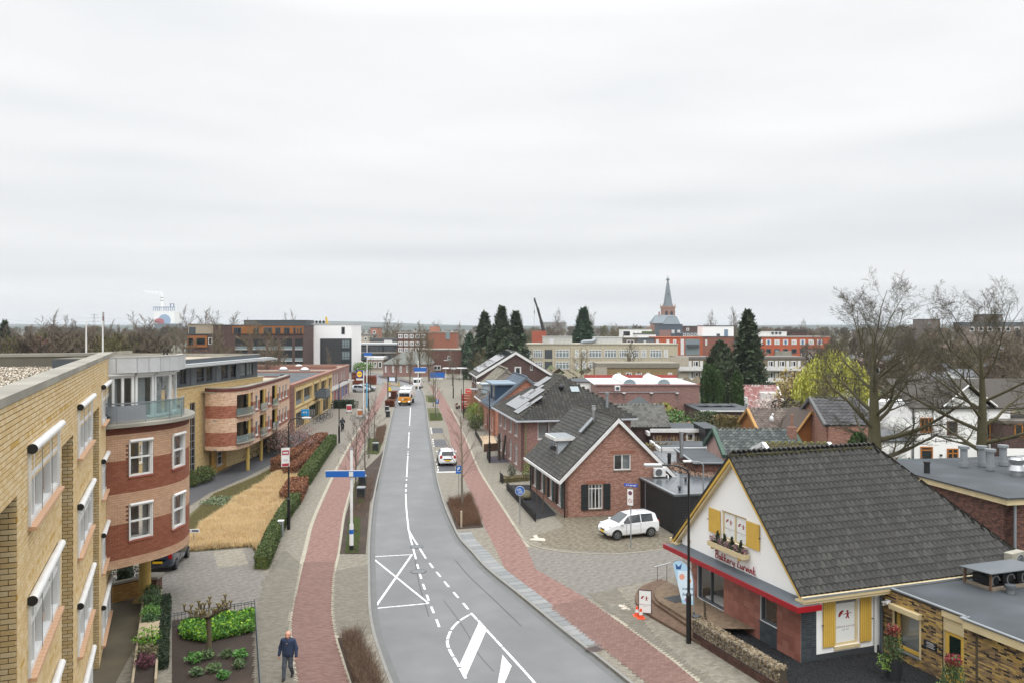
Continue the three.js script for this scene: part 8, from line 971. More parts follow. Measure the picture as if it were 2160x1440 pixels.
{
const f=G(1286,1139),r=G(1354,1132),th=fwd(f,r),c=f.clone().add(r).multiplyScalar(0.5);car('parked_car','white small hatchback parked before the red brick house, seen from its front left','car',[c.x + 0.25,0.008,c.z - 0.72],th,wp2);
const a=G(941,983);const c2=car('parked_car','white hatchback in the right kerb parking bay, seen from behind','car',[a.x - 0.1,0.008,a.z - 1.9],Math.PI / 2 + 0.13,wp2);c2.scale.set(1.05,1,1.07);
const b=G(330,1208);car('parked_car','dark blue hatchback half hidden under the round tower, tail lights to the camera','car',[b.x - 0.15,0.006,b.z - 1.75],Math.PI / 2 + 0.12,mat('#2f3a4c',0.25,{clearcoat:1}));
const s=G(758,827);car('parked_car','silver hatchback seen from the side at the supermarket forecourt','car',[s.x + 0.2,0.006,s.z - 0.8],-0.12,mat('#b9c2c9',0.3,{clearcoat:1,metalness:0.3}));car('parked_car','dark hatchback behind the silver one at the supermarket forecourt','car',[s.x + 0.9,0.006,s.z - 3.6],-0.12,mat('#7d868c',0.3,{clearcoat:1}));
const w=D(1364,853,107);car('parked_car','white car at the foot of the long brick hall','car',[w.x,w.y - 1.5,w.z],Math.PI - 0.1,wp2);const w2=D(1336,853,108);car('parked_car','second white car mostly hidden by the pavilion roof at the brick hall','car',[w2.x,w2.y - 1.6,w2.z],Math.PI,wp2);const w3=D(757,757,285);car('parked_car','white car before the black glass building at the street end','car',[w3.x,0,w3.z],0,wp2).scale.setScalar(1.5);
const v=G(879,819,RY),van=thing('van','white panel van driving away up the street','van',[v.x,RY,v.z],0),W=0.93;obj('body',[rbx(-W,0.35,-4.2,W,1.25,0,0.15),rbx(-W*0.94,1.1,-3.4,W*0.94,2.3,-0.02,0.2)],wp2,van);obj('rear_window',[rbx(-0.68,1.3,-0.05,-0.04,1.95,0.02,0.03),rbx(0.04,1.3,-0.05,0.68,1.95,0.02,0.03)],M.glass,van);obj('rear_bumper',rbx(-W,0.3,-0.1,W,0.55,0.1,0.05),gm('#55585c',0.6),van);for(const x of[-1,1]){obj('tail_light',rbx(x*0.86 - 0.07,0.7,-0.1,x*0.86 + 0.07,1.2,0.03,0.03),M.lampRed,van);for(const z of[-0.9,-3.4]){const q=obj('wheel',new THREE.CylinderGeometry(0.33,0.33,0.22,18).rotateZ(1.571).translate(x*0.82,0.33,z),M.rubber,van);obj('rim',new THREE.CylinderGeometry(0.2,0.2,0.23,14).rotateZ(1.571).translate(x*0.822,0.33,z),M.grey,q);}obj('mirror',rbx(x*1.06 - 0.1,1.15,-3.1,x*1.06 + 0.1,1.4,-3,0.03),M.black,van);}obj('number_plate',bx(-0.26,0.62,0,0.26,0.74,0.03),M.plate,van);
const u=G(852.5,855,RY),tr=thing('truck','orange and white refuse truck driving towards the camera','truck',[u.x,RY,u.z],0),oc=mat('#d58a1c',0.35,{clearcoat:0.6}),K=1.02;obj('cab',[rbx(-K,0.55,-1.9,K,1.5,0,0.1)],oc,tr);obj('cab_top',[rbx(-K*0.97,1.4,-1.9,K*0.97,2.5,-0.12,0.12)],wp2,tr);obj('windscreen',rbx(-K*0.86,1.5,-0.2,K*0.86,2.15,-0.07,0.05),M.glass,tr);obj('load_box',[rbx(-K,0.8,-7.5,K,3.05,-2.0,0.12),rbx(-K*0.9,2.4,-2.1,K*0.9,3.0,-1.4,0.1)],wp2,tr);obj('vent_slot',[bx(-K*0.8,2.62,-1.41,-0.1,2.7,-1.38),bx(0.1,2.62,-1.41,K*0.8,2.7,-1.38)],M.black,tr);obj('grille',[bx(-0.4,0.95,-0.01,0.6,1.05,0.02),bx(-0.4,1.12,-0.01,0.6,1.2,0.02)],gm('#8a5a14',0.6),tr);obj('emblem',[bx(-0.42,0.98,0.021,-0.12,1.24,0.03)],M.white,tr);obj('bumper',rbx(-K,0.3,-0.5,K,0.62,0.06,0.05),M.black,tr);obj('number_plate',bx(-0.26,0.56,0.05,0.26,0.66,0.08),M.plate,tr);
for(const x of[-1,1]){obj('headlight',rbx(x*0.82 - 0.16,0.62,-0.05,x*0.82 + 0.16,0.8,0.04,0.04),mat('#ffffff',0.2,{emissive:new THREE.Color('#fff4dd'),emissiveIntensity:0.8}),tr);obj('mirror',rbx(x*1.22 - 0.1,1.35,-0.35,x*1.22 + 0.1,1.95,-0.25,0.03),M.black,tr);for(const z of[-1.0,-5.6]){const q=obj('wheel',new THREE.CylinderGeometry(0.46,0.46,0.3,18).rotateZ(1.571).translate(x*0.84,0.46,z),M.rubber,tr);obj('rim',new THREE.CylinderGeometry(0.24,0.24,0.31,14).rotateZ(1.571).translate(x*0.845,0.46,z),M.grey,q);}}
}
// ---------- people
function flesh(bones,res,c,half,k=0.03){
const mc=new MarchingCubes(res,M.white,false,false,400000);mc.isolation=0;const f=mc.field,s=2*half / res;
const B2=bones.map(([a,b,ra,rb])=>{const d=[b[0]- a[0],b[1]- a[1],b[2]- a[2]];return[a,d,d[0]*d[0]+ d[1]*d[1]+ d[2]*d[2]||1e-9,ra,rb - ra];});
for(let z=0;z<res;z++)for(let y=0;y<res;y++)for(let x=0;x<res;x++){
const px=c[0]+(x - res / 2)*s,py=c[1]+(y - res / 2)*s,pz=c[2]+(z - res / 2)*s;let m=1;
for(const[a,d,l,r,dr]of B2){const ex=px - a[0],ey=py - a[1],ez=pz - a[2],t=Math.max(0,Math.min(1,(ex*d[0]+ ey*d[1]+ ez*d[2])/ l)),q=Math.hypot(ex - d[0]*t,ey - d[1]*t,ez - d[2]*t)- r - dr*t,h=Math.max(k - Math.abs(m - q),0)/ k;m=Math.min(m,q)- h*h*k*0.25;}
f[x + y*res + z*res*res]=-m;
}
mc.update();const n=mc.count,g=new THREE.BufferGeometry();g.setAttribute('position',new THREE.Float32BufferAttribute(mc.positionArray.slice(0,n*3),3));g.setAttribute('normal',new THREE.Float32BufferAttribute(mc.normalArray.slice(0,n*3),3));return g.scale(half,half,half).translate(...c);
}
const skin=mat('#c28f78',0.6);
{
const p=G(607,1432),t=thing('person','bald man in a dark blue jacket and grey trousers walking on the left pavement','person',p,-0.05);
const hipL=[-0.1,0.93,0],hipR=[0.1,0.93,0],kL=[-0.11,0.5,0.1],kR=[0.1,0.5,0.02],aL=[-0.11,0.09,0.16],aR=[0.09,0.14,-0.26],sL=[-0.2,1.43,-0.02],sR=[0.2,1.43,-0.02],eL=[-0.3,1.15,-0.08],eR=[0.3,1.15,-0.02],wL=[-0.33,0.9,0.02],wR=[0.34,0.9,0.1],hd=[[[0,1.66,0.02],[0,1.6,0.05],0.095,0.075],[[0,1.68,-0.03],[0,1.62,-0.02],0.09,0.08],[[0,1.45,-0.01],[0,1.56,0.01],0.062,0.058],[[0,1.62,0.1],[0,1.605,0.125],0.012,0.014],[[0.093,1.63,0],[0.098,1.6,-0.005],0.014,0.01],[[-0.093,1.63,0],[-0.098,1.6,-0.005],0.014,0.01]];
const hand=(w,s)=>{const o=[[w,[w[0]+ s*0.005,w[1]- 0.08,w[2]+ 0.01],0.026,0.034]];for(let i=0;i<4;i++){const z=w[2]- 0.03 + i*0.02,a=[w[0],w[1]- 0.09,z],b=[w[0]- s*0.01,w[1]- 0.13 -(i % 3)*0.006,z + 0.005];o.push([a,b,0.009,0.009],[b,[b[0]- s*0.022,b[1]- 0.03,b[2]+ 0.003],0.009,0.008]);}o.push([[w[0],w[1]- 0.03,w[2]+ 0.03],[w[0]- s*0.012,w[1]- 0.08,w[2]+ 0.06],0.012,0.009]);return o;};
const body=obj('body',[flesh([...hd,[[0,1.4,-0.01],[0,1.0,0],0.12,0.12],[sL,eL,0.045,0.04],[eL,wL,0.04,0.028],[sR,eR,0.045,0.04],[eR,wR,0.04,0.028],[hipL,kL,0.07,0.05],[kL,aL,0.05,0.035],[hipR,kR,0.07,0.05],[kR,aR,0.05,0.035],[sL,sR,0.05,0.05]],96,[0,0.9,0],0.95,0.04),flesh(hand(wL,-1),52,[wL[0],wL[1]- 0.08,wL[2]],0.12,0.012),flesh(hand(wR,1),52,[wR[0],wR[1]- 0.08,wR[2]],0.12,0.012)],skin,t);
obj('jacket',flesh([[[0,1.38,-0.02],[0,1.0,0],0.155,0.16],[[-0.1,1.4,-0.02],[-0.09,0.92,0],0.12,0.13],[[0.1,1.4,-0.02],[0.09,0.92,0],0.12,0.13],[sL,eL,0.085,0.072],[eL,wL,0.07,0.055],[sR,eR,0.085,0.072],[eR,wR,0.07,0.055],[[-0.05,1.5,-0.03],[0.05,1.5,-0.03],0.06,0.06]],84,[0,1.2,0],0.5,0.05),mat('#22304a',0.8),body);obj('trousers',flesh([[hipL,kL,0.105,0.078],[kL,aL,0.076,0.066],[hipR,kR,0.105,0.078],[kR,aR,0.076,0.066],[hipL,hipR,0.11,0.11]],84,[0,0.5,0],0.56,0.05),mat('#454b54',0.85),body);
obj('shoe',[ball(0.06,0,0,0,10).scale(0.85,0.8,2.2).translate(-0.11,0.05,0.2)],M.black,body);obj('shoe',[ball(0.06,0,0,0,10).scale(0.85,0.8,2.2).rotateX(0.5).translate(0.09,0.08,-0.22)],M.black,body);obj('eye',[-0.035,0.035].map((x)=>ball(0.011,x,1.645,0.108,6)),M.black,body);obj('mouth',bx(-0.025,1.562,0.115,0.025,1.57,0.124),mat('#8a5248',0.7),body);obj('hair',[-1,1].map((s)=>ball(0.06,s*0.062,1.64,-0.06,8).scale(1,1,1)),mat('#9a8f86',0.9),body);obj('shirt',flesh([[[0,1.47,0.06],[0,1.36,0.125],0.03,0.02]],30,[0,1.4,0.1],0.15),mat('#c9a596',0.8),body);
}
function bicycle(name,label,p,turn,group,rusty){
const t=thing(name,label,'bicycle',p,turn,group),m=rusty??M.black;for(const x of[-0.55,0.55]){const w=obj('wheel',new THREE.TorusGeometry(0.33,0.022,6,24).translate(x,0.35,0),M.rubber,t);obj('spoke',Array.from({length:8},(_,i)=>rod([x,0.35,0],[x + 0.32*Math.cos(i*0.785),0.35 + 0.32*Math.sin(i*0.785),0],0.004,3)),M.zinc,w);}
obj('frame',[rod([-0.55,0.35,0],[-0.1,0.32,0],0.018),rod([-0.1,0.32,0],[-0.22,0.85,0],0.018),rod([-0.55,0.35,0],[-0.2,0.72,0],0.014),rod([-0.1,0.32,0],[0.38,0.82,0],0.02),rod([0.55,0.35,0],[0.36,0.98,0],0.018)],m,t);obj('saddle',rbx(-0.36,0.88,-0.08,-0.12,0.95,0.08,0.03),M.black,t);obj('handlebar',[rod([0.36,0.98,0],[0.34,1.06,0],0.014),rod([0.34,1.06,-0.27],[0.34,1.06,0.27],0.014),rod([0.34,1.06,0.27],[0.2,1.05,0.3],0.017),rod([0.34,1.06,-0.27],[0.2,1.05,-0.3],0.017)],M.black,t);obj('rear_rack',bx(-0.85,0.7,-0.07,-0.35,0.73,0.07),M.black,t);return t;
}
{
const p=G(722,909),bk=bicycle('bicycle','black bicycle ridden away along the left pavement',p,Math.PI / 2 + 0.05),c=thing('person','cyclist in a dark jacket riding away on the left pavement','person',p,Math.PI / 2 + 0.05);
const body=obj('body',flesh([[[0.1,1.66,0],[0.12,1.6,0],0.1,0.085],[[0.02,1.4,0],[0.09,1.56,0],0.06,0.055],[[0,1.4,0],[-0.2,1.0,0],0.13,0.14],[[0,1.4,0.2],[0.14,1.15,0.26],0.05,0.04],[[0.14,1.15,0.26],[0.28,1.07,0.26],0.04,0.03],[[0,1.4,-0.2],[0.14,1.15,-0.26],0.05,0.04],[[0.14,1.15,-0.26],[0.28,1.07,-0.26],0.04,0.03],[[-0.2,0.98,0.1],[0.16,0.72,0.12],0.09,0.06],[[0.16,0.72,0.12],[0.02,0.3,0.1],0.06,0.045],[[-0.2,0.98,-0.1],[0.08,0.62,-0.12],0.09,0.06],[[0.08,0.62,-0.12],[-0.12,0.2,-0.1],0.06,0.045]],70,[0,0.95,0],0.95,0.05),skin,c);
obj('jacket',flesh([[[0,1.4,0],[-0.22,0.98,0],0.18,0.18],[[0,1.42,0.15],[0,1.42,-0.15],0.1,0.1],[[0,1.4,0.2],[0.14,1.15,0.27],0.08,0.07],[[0.14,1.15,0.27],[0.26,1.08,0.26],0.07,0.05],[[0,1.4,-0.2],[0.14,1.15,-0.27],0.08,0.07],[[0.14,1.15,-0.27],[0.26,1.08,-0.26],0.07,0.05]],56,[0,1.2,0],0.55,0.06),mat('#202226',0.85),body);obj('trousers',flesh([[[-0.2,0.98,0.1],[0.16,0.72,0.12],0.12,0.09],[[0.16,0.72,0.12],[0.02,0.33,0.1],0.085,0.07],[[-0.2,0.98,-0.1],[0.08,0.62,-0.12],0.12,0.09],[[0.08,0.62,-0.12],[-0.12,0.23,-0.1],0.085,0.07]],56,[0,0.6,0],0.6,0.05),mat('#1d2026',0.85),body);obj('hair',ball(0.105,0.08,1.67,0,10),mat('#3a332e',0.9),body);obj('shoe',[bx(-0.06,0.24,0.06,0.18,0.32,0.14),bx(-0.2,0.13,-0.14,0.04,0.21,-0.06)],M.black,body);
const gg='bicycles parked along the left shop fronts';for(const[x,y,r,q]of[[513,972,0.4,'left'],[526,966,0.5,'middle'],[536,962,0.3,'right'],[671,892,0.9,'first'],[678,888,1.0,'second'],[686,883,0.8,'third'],[692,880,1.0,'farthest']])bicycle('bicycle',x<600?q + ' one of the black bicycles under the curved balcony wing':q + ' bicycle in the row along the yellow shop front',G(x,y),r,x<600?'bicycles under the curved balcony wing':gg);bicycle('bicycle','bicycle leaning at the orange and purple advert board',G(752,886),0.1);bicycle('bicycle','bicycle just behind the orange and purple advert board',G(768,874),0.3);
}
// ---------- lamps, signs and street furniture
function lamp(label,base,h,arm,o={}){
const p=Array.isArray(base)?G(...base):base,m=o.m??M.gloss,t=thing('street_lamp',label,'street lamp',[p.x,0,p.z]);obj('pole',[cyl(0.11,0.105,h*0.27,0,0,0,12),cyl(0.115,0.06,0.12,0,h*0.27,0,12),cyl(0.06,0.045,h*0.64,0,h*0.28,0,10)],m,t);const s=Math.sign(arm);obj('arm',tube([[0,h*0.9,0],[0.02*s,h*0.96,0],[arm*0.22,h*0.992,0],[arm*0.6,h,0]],0.04,18,8),m,t);const L=obj('luminaire',[rbx(Math.min(arm*0.6,arm),h - 0.05,-0.14,Math.max(arm*0.6,arm),h + 0.06,0.14,0.045)],o.head??gm('#c9ccce',0.4),t);obj('lens',bx(Math.min(arm*0.64,arm*0.96),h - 0.06,-0.1,Math.max(arm*0.64,arm*0.96),h - 0.051,0.1),M.lampWhite,L);return t;
}
lamp('black street lamp with grey head in front of the bakery',[1453,1356],7.35,-1.85);lamp('black street lamp carrying the estate advert at the dry grass',[608.4,1116],7.2,1.45);lamp('black street lamp at the far end of the green hedge',[715,934],7.1,1.7);lamp('black street lamp before the solar house garden',[1032.5,975],7.1,-1.9);lamp('black street lamp by the red boards on the right pavement',[977.6,881],7.1,-1.8);lamp('black street lamp with a small blue sign far up the right pavement',[956,839],7,-1.8);lamp('thin dark street lamp behind the supermarket sign, left',[777,865],7,1.3);lamp('thin dark street lamp behind the supermarket sign, right',[781,826],7,1.3);{const q=D(1484,HZ,50);lamp('grey street lamp behind the wet shed roof',V(q.x,0,q.z),5.1,-1.2,{m:M.zinc,head:M.white});}
const sign=(name,label,cat,base,h,r,o={})=>{const p=G(...base),t=thing(name,label,cat,p,o.turn??0);obj('pole',cyl(r,r,h,0,0,0,10),o.pm??M.zinc,t);return t;},flat=(w,h,tex,m={})=>{const g=new THREE.PlaneGeometry(w,h);return[g,mat('#ffffff',0.4,{map:tex,...m})];};
const face=(t,w,h,x,y,z,draw,tw=128,th=128)=>{const g=new THREE.PlaneGeometry(w,h).translate(x,y,z);return obj('sign_face',g,mat('#ffffff',0.4,{map:canvasTex(tw,th,draw)}),t,undefined,true);};
{
let t=sign('direction_sign','large blue direction sign seen edge to back on a white pole with blue ring','direction sign',[741,1163],5.95,0.085,{pm:M.white,turn:0.05});obj('board',[rbx(-1.47,4.36,0.09,0.8,4.72,0.15,0.02)],M.blue,t);obj('board_edge',[bx(-1.47,4.722,0.09,0.8,4.75,0.15)],M.white,t);obj('clamp',bx(-0.12,4.4,-0.1,0.12,4.68,0.17),M.white,t);obj('pole_sleeve',[cyl(0.12,0.12,1.6,0,0.0,0,14)],M.white,t);obj('band',cyl(0.125,0.125,0.25,0,1.05,0,14),M.blue,t);obj('band',cyl(0.126,0.126,0.38,0,0,0,14),M.black,t);obj('cap',cyl(0.1,0.1,0.08,0,5.95,0,10),M.grey,t);
t=sign('cycle_sign','round blue sign with two white bicycles on a thin pole at the street corner','traffic sign',[1096.7,1106],2.35,0.03);obj('disc',new THREE.CylinderGeometry(0.31,0.31,0.03,28).rotateX(1.571).translate(0,2.25,0.045),M.blue,t);const bg=(x,y,s)=>[new THREE.TorusGeometry(0.07*s,0.011,5,16).translate(x - 0.09*s,y,0.066),new THREE.TorusGeometry(0.07*s,0.011,5,16).translate(x + 0.09*s,y,0.066),rod([x - 0.09*s,y,0.066],[x - 0.02*s,y + 0.1*s,0.066],0.01,4),rod([x - 0.02*s,y + 0.1*s,0.066],[x + 0.07*s,y + 0.09*s,0.066],0.01,4),rod([x + 0.09*s,y,0.066],[x + 0.06*s,y + 0.13*s,0.066],0.01,4)];obj('symbol',[...bg(-0.05,2.31,0.9),...bg(0.04,2.12,1)],M.white,t);obj('rim',new THREE.TorusGeometry(0.3,0.012,5,28).translate(0,2.25,0.06),M.white,t);
for(const[b,l,h]of[[[967.5,1043],'blue parking sign behind the pink budding tree',2.3],[[922.5,879],'blue parking sign by the young tree farther up the street',2.6]]){t=sign('parking_sign',l,'traffic sign',b,h,0.03);face(t,0.42,0.62,0,h - 0.32,0.052,(c)=>{c.fillStyle='#1d5fae';c.fillRect(0,0,128,192);c.fillStyle='#fff';c.font='bold 110px sans-serif';c.fillText('P',28,112);c.fillRect(20,138,88,6);},128,192);obj('plate',bx(-0.22,h - 0.64,0.03,0.22,h,0.05),M.grey,t);}
t=sign('zone_sign','white zone sign with no-stopping symbols under a blue street name plate','traffic sign',[1331,1155],3.75,0.035,{turn:-0.5});face(t,0.36,0.95,-0.02,3.0,0.062,(c)=>{c.fillStyle='#e6e6e4';c.fillRect(0,0,128,340);for(const[y,f]of[[80,'#3a4a6a'],[240,'#e6e6e4']]){c.beginPath();c.arc(64,y,40,0,7);c.fillStyle=f;c.fill();c.lineWidth=10;c.strokeStyle='#9a3a40';c.stroke();c.beginPath();c.moveTo(38,y - 26);c.lineTo(90,y + 26);c.stroke();}},128,340);obj('plate',bx(-0.2,2.52,0.03,0.16,3.48,0.06),M.grey,t);obj('street_plate',rbx(-0.42,3.62,-0.02,0.42,3.8,0.03,0.01),mat('#2a4fb0',0.4),t);obj('street_lettering',[[-0.3,-0.2],[-0.15,-0.08],[-0.03,0.12],[0.16,0.32]].map(([a,b])=>bx(a,3.68,0.031,b,3.73,0.036)),M.white,t);
t=sign('post','short pale wooden post at the edge of the brown shrub bed','post',[973,1112],1.05,0.07,{pm:gm('#b8a890',0.8)});obj('cap',cyl(0.075,0.03,0.05,0,1.05,0,10),gm('#b8a890',0.8),t);
t=sign('small_sign','small white sign with a dark arrow on the dry grass slope','sign',[408,1150],0.95,0.02);obj('board',rbx(-0.36,0.78,0.02,0.36,1.0,0.05,0.01),M.white,t);obj('lettering',[bx(-0.1,0.84,0.051,0.3,0.94,0.056),bx(-0.3,0.84,0.051,-0.2,0.94,0.056)],gm('#3b4668',0.6),t);
t=thing('advert_board','red and white estate advert fixed to the lamp by the dry grass','advert board',G(608.4,1116),0.5);obj('board',bx(-0.5,4.1,0.12,0.02,5.3,0.16),M.white,t);obj('print',[bx(-0.46,4.85,0.161,-0.02,5.15,0.166),bx(-0.46,4.13,0.161,-0.02,4.3,0.166)],gm('#b03040',0.6),t);obj('lettering',[bx(-0.4,4.93,0.167,-0.08,5.05,0.171),bx(-0.4,4.45,0.161,-0.1,4.6,0.166)],gm('#d9d4d4',0.6),t);
for(const[x,y]of[[592,1131],[651.5,1018]]){t=thing('utility_box',y>1100?'slim pale utility post in the near green hedge':'slim pale utility post between green and brown hedge','utility box',G(x,y));obj('case',rbx(-0.14,0,-0.12,0.14,0.95,0.12,0.02),M.zinc,t);obj('lid',rbx(-0.18,0.95,-0.16,0.18,1.02,0.16,0.02),M.white,t);}
const bin=(label,x,y,g)=>{const b=thing('litter_bin',label,'litter bin',G(x,y),0,g);obj('body',rbx(-0.28,0.06,-0.28,0.28,0.86,0.28,0.04),gm('#23282a',0.6),b);obj('lid',[rbx(-0.32,0.86,-0.32,0.32,0.98,0.32,0.04)],M.zinc,b);obj('opening',bx(-0.18,0.64,0.281,0.18,0.8,0.29),M.black,b);};bin('dark litter bin nearest the direction sign',761.5,1053);bin('dark litter bin just behind the nearest one',764,1027);bin('dark litter bin alone beside the third young tree',792,952);bin('dark litter bin in front of the rusty shrubs',818,879);bin('dark litter bin farthest up the left kerb',816,869);
t=thing('sandwich_board','white framed pavement board with a red logo at the bakery steps','sandwich board',G(1361,1298),-0.25);obj('frame',[bx(-0.3,0.1,0,-0.27,1.18,0.04),bx(0.27,0.1,0,0.3,1.18,0.04),bx(-0.269,1.14,0,0.269,1.18,0.04),bx(-0.269,0.1,0,0.269,0.14,0.04)],gm('#5a4642',0.6),t);obj('panel',bx(-0.269,0.141,0.008,0.269,1.139,0.03),M.white,t);obj('sign_face',new THREE.PlaneGeometry(0.52,0.98).translate(0,0.64,0.033),mat('#ffffff',0.4,{map:signTex}),t,undefined,true);obj('foot',[bx(-0.3,0,-0.28,-0.25,0.08,0.3),bx(0.25,0,-0.28,0.7,0.06,-0.22),bx(0.25,0,0.2,0.75,0.06,0.26),bx(0.7,0,-0.219,0.75,0.06,0.199)],gm('#5a4642',0.6),t);
for(const[x,y,l]of[[1344,1299,'orange traffic cone behind, left of the pavement board'],[1352,1304,'orange traffic cone in front, touching the pavement board']]){t=thing('traffic_cone',l,'traffic cone',G(x,y));const oc=mat('#d8502c',0.5);obj('base',rbx(-0.18,0,-0.18,0.18,0.04,0.18,0.015),oc,t);obj('cone',[cyl(0.12,0.09,0.14,0,0.04,0,14),cyl(0.065,0.045,0.12,0,0.32,0,14)],oc,t);obj('white_band',cyl(0.09,0.065,0.14,0,0.18,0,14),M.white,t);}
{const q=G(1464,1300,0.37);t=thing('beach_flag','light blue feather flag of the bakery standing on the terrace','flag',q,-0.1);obj('pole',tube([[0,0,0],[-0.02,1.6,0],[-0.2,2.2,0],[-0.6,2.5,0],[-0.85,2.42,0]],0.02,24,6),M.zinc,t);obj('stand',[rod([-0.35,0.02,0],[0.35,0.02,0],0.02),rod([0,0.02,-0.35],[0,0.02,0.35],0.02),cyl(0.06,0.04,0.2,0,0,0,8),ball(0.2,0.1,0.08,0.1,8).scale(1,0.5,1)],gm('#55585a',0.6),t);const s=new THREE.Shape();s.moveTo(-0.03,0.5);s.lineTo(-0.5,0.55);s.lineTo(-0.9,2.3);s.quadraticCurveTo(-0.8,2.44,-0.6,2.42);s.quadraticCurveTo(-0.12,2.25,-0.03,1.5);const g=new THREE.ShapeGeometry(s,10),u=g.attributes.uv,pp=g.attributes.position;for(let i=0;i<u.count;i++)u.setXY(i,(pp.getX(i)+ 0.9)/ 0.9,(pp.getY(i)- 0.5)/ 1.95);obj('cloth',g,mat('#ffffff',0.8,{side:THREE.DoubleSide,map:canvasTex(256,512,(c)=>{c.fillStyle='#a9cfe8';c.fillRect(0,0,256,512);c.fillStyle='#d4e6f2';c.fillRect(60,120,180,330);c.fillStyle='#2a4f8a';c.beginPath();c.moveTo(30,40);c.lineTo(70,75);c.lineTo(110,35);c.lineTo(95,105);c.lineTo(40,105);c.fill();for(const[x,y,r,f]of[[110,190,34,'#e0a08a'],[200,235,24,'#e09a4a'],[170,455,26,'#b07aa0']]){c.fillStyle=f;c.beginPath();c.arc(x,y,r,0,7);c.fill();}c.fillStyle='#23406a';c.font='italic bold 44px serif';c.fillText('warme',110,340);c.fillText('bakker',112,405);})}),t,undefined,true);}
t=sign('supermarket_sign','square blue supermarket sign with a yellow disc on two white poles','shop sign',[766.7,883],6.9,0.08,{pm:M.white});obj('pole',cyl(0.08,0.08,7.0,0.35,0,-0.6,10),M.white,t);obj('blue_part',cyl(0.1,0.1,3.6,0.35,1.6,-0.6,10),mat('#5aa5c8',0.5),t);obj('board',rbx(-1.05,5.9,-0.15,-0.1,6.95,0.1,0.03),M.blue,t);face(t,0.94,1.02,-0.575,6.425,0.105,(c)=>{c.fillStyle='#1b3f8f';c.fillRect(0,0,128,128);c.fillStyle='#f0c81c';c.beginPath();c.arc(64,64,54,0,7);c.fill();c.strokeStyle='#c02a30';c.lineWidth=5;c.stroke();c.fillStyle='#1b3f8f';c.font='bold 40px sans-serif';c.textAlign='center';c.fillText('LIDL',64,78);});obj('sub_board',bx(-1.05,5.55,-0.1,-0.1,5.8,0.08),M.white,t);
const far=(label,x,yb,h,w,y0,y1,d)=>{const b=D(x,HZ,d),q=thing('direction_sign',label,'direction sign',[b.x,0,b.z]);obj('pole',cyl(0.12,0.1,h,0,0,0,8),M.white,q);obj('board',bx(-w[0],y0,0.13,w[1],y1,0.25),M.blue,q);obj('text_line',bx(-w[0]*0.8,y0 - 0.3,0.13,w[1]*0.8,y0 - 0.02,0.24),M.white,q);};far('far blue direction sign left of the road bend',774,0,8.5,[0.9,1.3],5.6,6.4,225);far('blue and white direction sign behind the white van',882,0,6.2,[0.9,1.8],4.0,4.8,175);far('stacked blue route sign before the brick school',920,0,3.2,[1.1,1.6],3.6,4.6,160);
t=sign('bus_stop','bus stop pole with a white display and yellow board beside the truck','bus stop',[818,846],4.5,0.09,{pm:gm('#2b2f3a',0.5)});obj('display',rbx(0.1,3.5,-0.1,1.4,4.4,0.1,0.04),gm('#2b3040',0.4),t);obj('display_face',bx(0.25,3.62,0.101,1.25,4.28,0.11),mat('#d7e4f2',0.3),t);obj('yellow_board',bx(0.1,1.9,-0.03,0.55,2.5,0.03),mat('#d9c21c',0.5),t);obj('timetable',bx(0.12,0.9,-0.03,0.5,1.6,0.03),M.white,t);
const rs=(label,x0,x1,y,d,h)=>{const a=D(x0,HZ,d),w=(x1 - x0)*d / FOC,q=thing('rusty_hedge',label,'hedge',[a.x,0,a.z]);obj('hedge_core',rbx(0.1,0,-1.9,w - 0.1,h - 0.1,-0.1,0.3),mat('#7d452c',1),q);const o=[];for(let i=0;i<1500;i++){const s=rnd();o.push(leafAt(rr(0,w),s<0.4?h*rr(0.9,1):rr(0,h),s<0.4?rr(-2,0):rr(-0.15,0.05),0.16,rsC));}scatter('foliage',leafG,leafM,o,q);};const rsC=shades('#7d452c',6);rs('rust-brown clipped hedge block behind the bus stop',820,836,841,154,1.35);rs('rust-brown clipped hedge block in front of the bus stop',812,831,857,139,0.95);rs('long rust-brown hedge at the supermarket entrance',742,793,810,194,2.0);rs('short rust-brown hedge behind the long one',741,752,797,212,1.7);
{const a=D(705,HZ,137),w=40*137 / FOC;hedge('yard_hedge','dark clipped hedge beside the yellow shop front',[[a.x,a.z],[a.x + w,a.z]],1.6,0,1.2,dk,0.14,160);}shrub('green_bush','bright green shrub mound before the black glass building',[D(760,0,255).x,0,-255],3.6,2.2,900,shades('#5f7d2c',5),0.35);
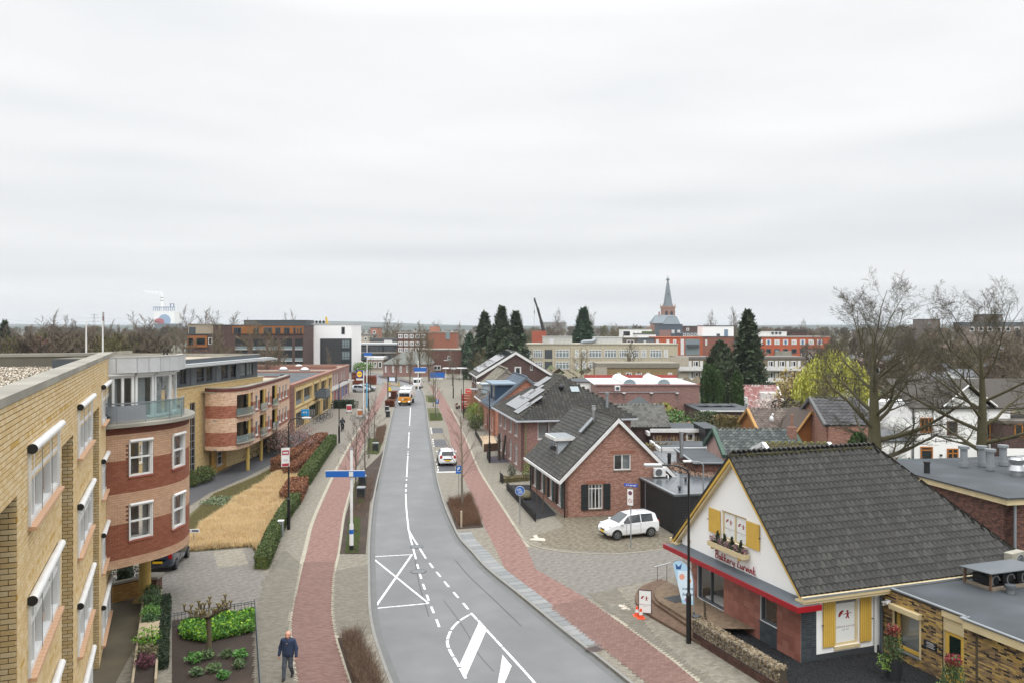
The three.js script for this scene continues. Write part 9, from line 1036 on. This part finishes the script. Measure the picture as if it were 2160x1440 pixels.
for(const[x,y,c,l]of[[736,870,'#c04050','red pavement board on the left shopping pavement'],[759,881,'#c07848','orange and purple advert board between bicycles']]){t=thing('pavement_board',l,'sandwich board',G(x,y),0.05);obj('panel',rbx(-0.4,0.15,-0.03,0.4,1.3,0.03,0.02),M.white,t);obj('print',[bx(-0.36,0.45,0.031,0.36,1.1,0.036)],gm(c,0.5),t);obj('motif',[ball(0.2,0,0.78,0.03,10).scale(1,1,0.1)],y>875?gm('#7d5a9a',0.5):M.white,t);obj('foot',[bx(-0.4,0,-0.25,-0.3,0.15,0.25),bx(0.3,0,-0.25,0.4,0.15,0.25)],M.black,t);}
t=thing('red_board','stack of red advert boards before the tan bush on the right pavement','advert board',G(978,868),-0.1);obj('panel',[0,1].map((i)=>bx(-0.3,0.4 + i*1.3,0,1.3,1.5 + i*1.3,0.08)),gm('#a8402e',0.5),t);obj('upper_panel',bx(0.3,2.9,0,1.2,3.6,0.1),mat('#d23a30',0.4),t);obj('lettering',[bx(0.45,3.15,0.101,1.05,3.35,0.11),...[0.8,1.2,2.1,2.5].map((y)=>bx(0,y,0.081,1,y + 0.12,0.09))],gm('#d8b4a8',0.6),t);obj('post',[bx(-0.4,0,-0.05,-0.3,3.6,0.05),bx(1.31,0,-0.05,1.4,3.6,0.05)],M.greyDark,t);  // upper panel is a more vivid red than the boards below
t=thing('bench','dark wooden bench on the right pavement by the red boards','bench',G(966,861),1.4);obj('seat',[bx(-0.8,0.42,-0.2,0.8,0.47,0.2)],M.wood,t);obj('backrest',bx(-0.8,0.6,-0.24,0.8,0.9,-0.2),M.wood,t);obj('leg',[bx(-0.7,0,-0.2,-0.62,0.419,0.2),bx(0.62,0,-0.2,0.7,0.419,0.2)],M.black,t);
for(const[x,y,l]of[[822,812,'left'],[841,814,'right']]){const q=G(x,y,RY);t=thing('traffic_post','yellow and grey island post at the road bend, ' + l + ' one','post',q);obj('post',cyl(0.14,0.14,1.1,0,0,0,8),gm('#b8a040',0.6),t);obj('head',[cyl(0.18,0.18,0.5,0,1.1,0,8)],M.zinc,t);}
struct('traffic_island',prism(smooth(gp([[808,808],[822,812],[842,814],[846,811],[826,807],[808,805],[808,808]],RY),3),RY,0.02),gm('#8d8068',0.9));
bed('planting_bed',[[797,792],[815,793.5],[852,801],[872,806.5],[866,807.5],[836,800],[804,795.5]],pm('#5f4a40',1));
}
renderer.render(scene,camera);
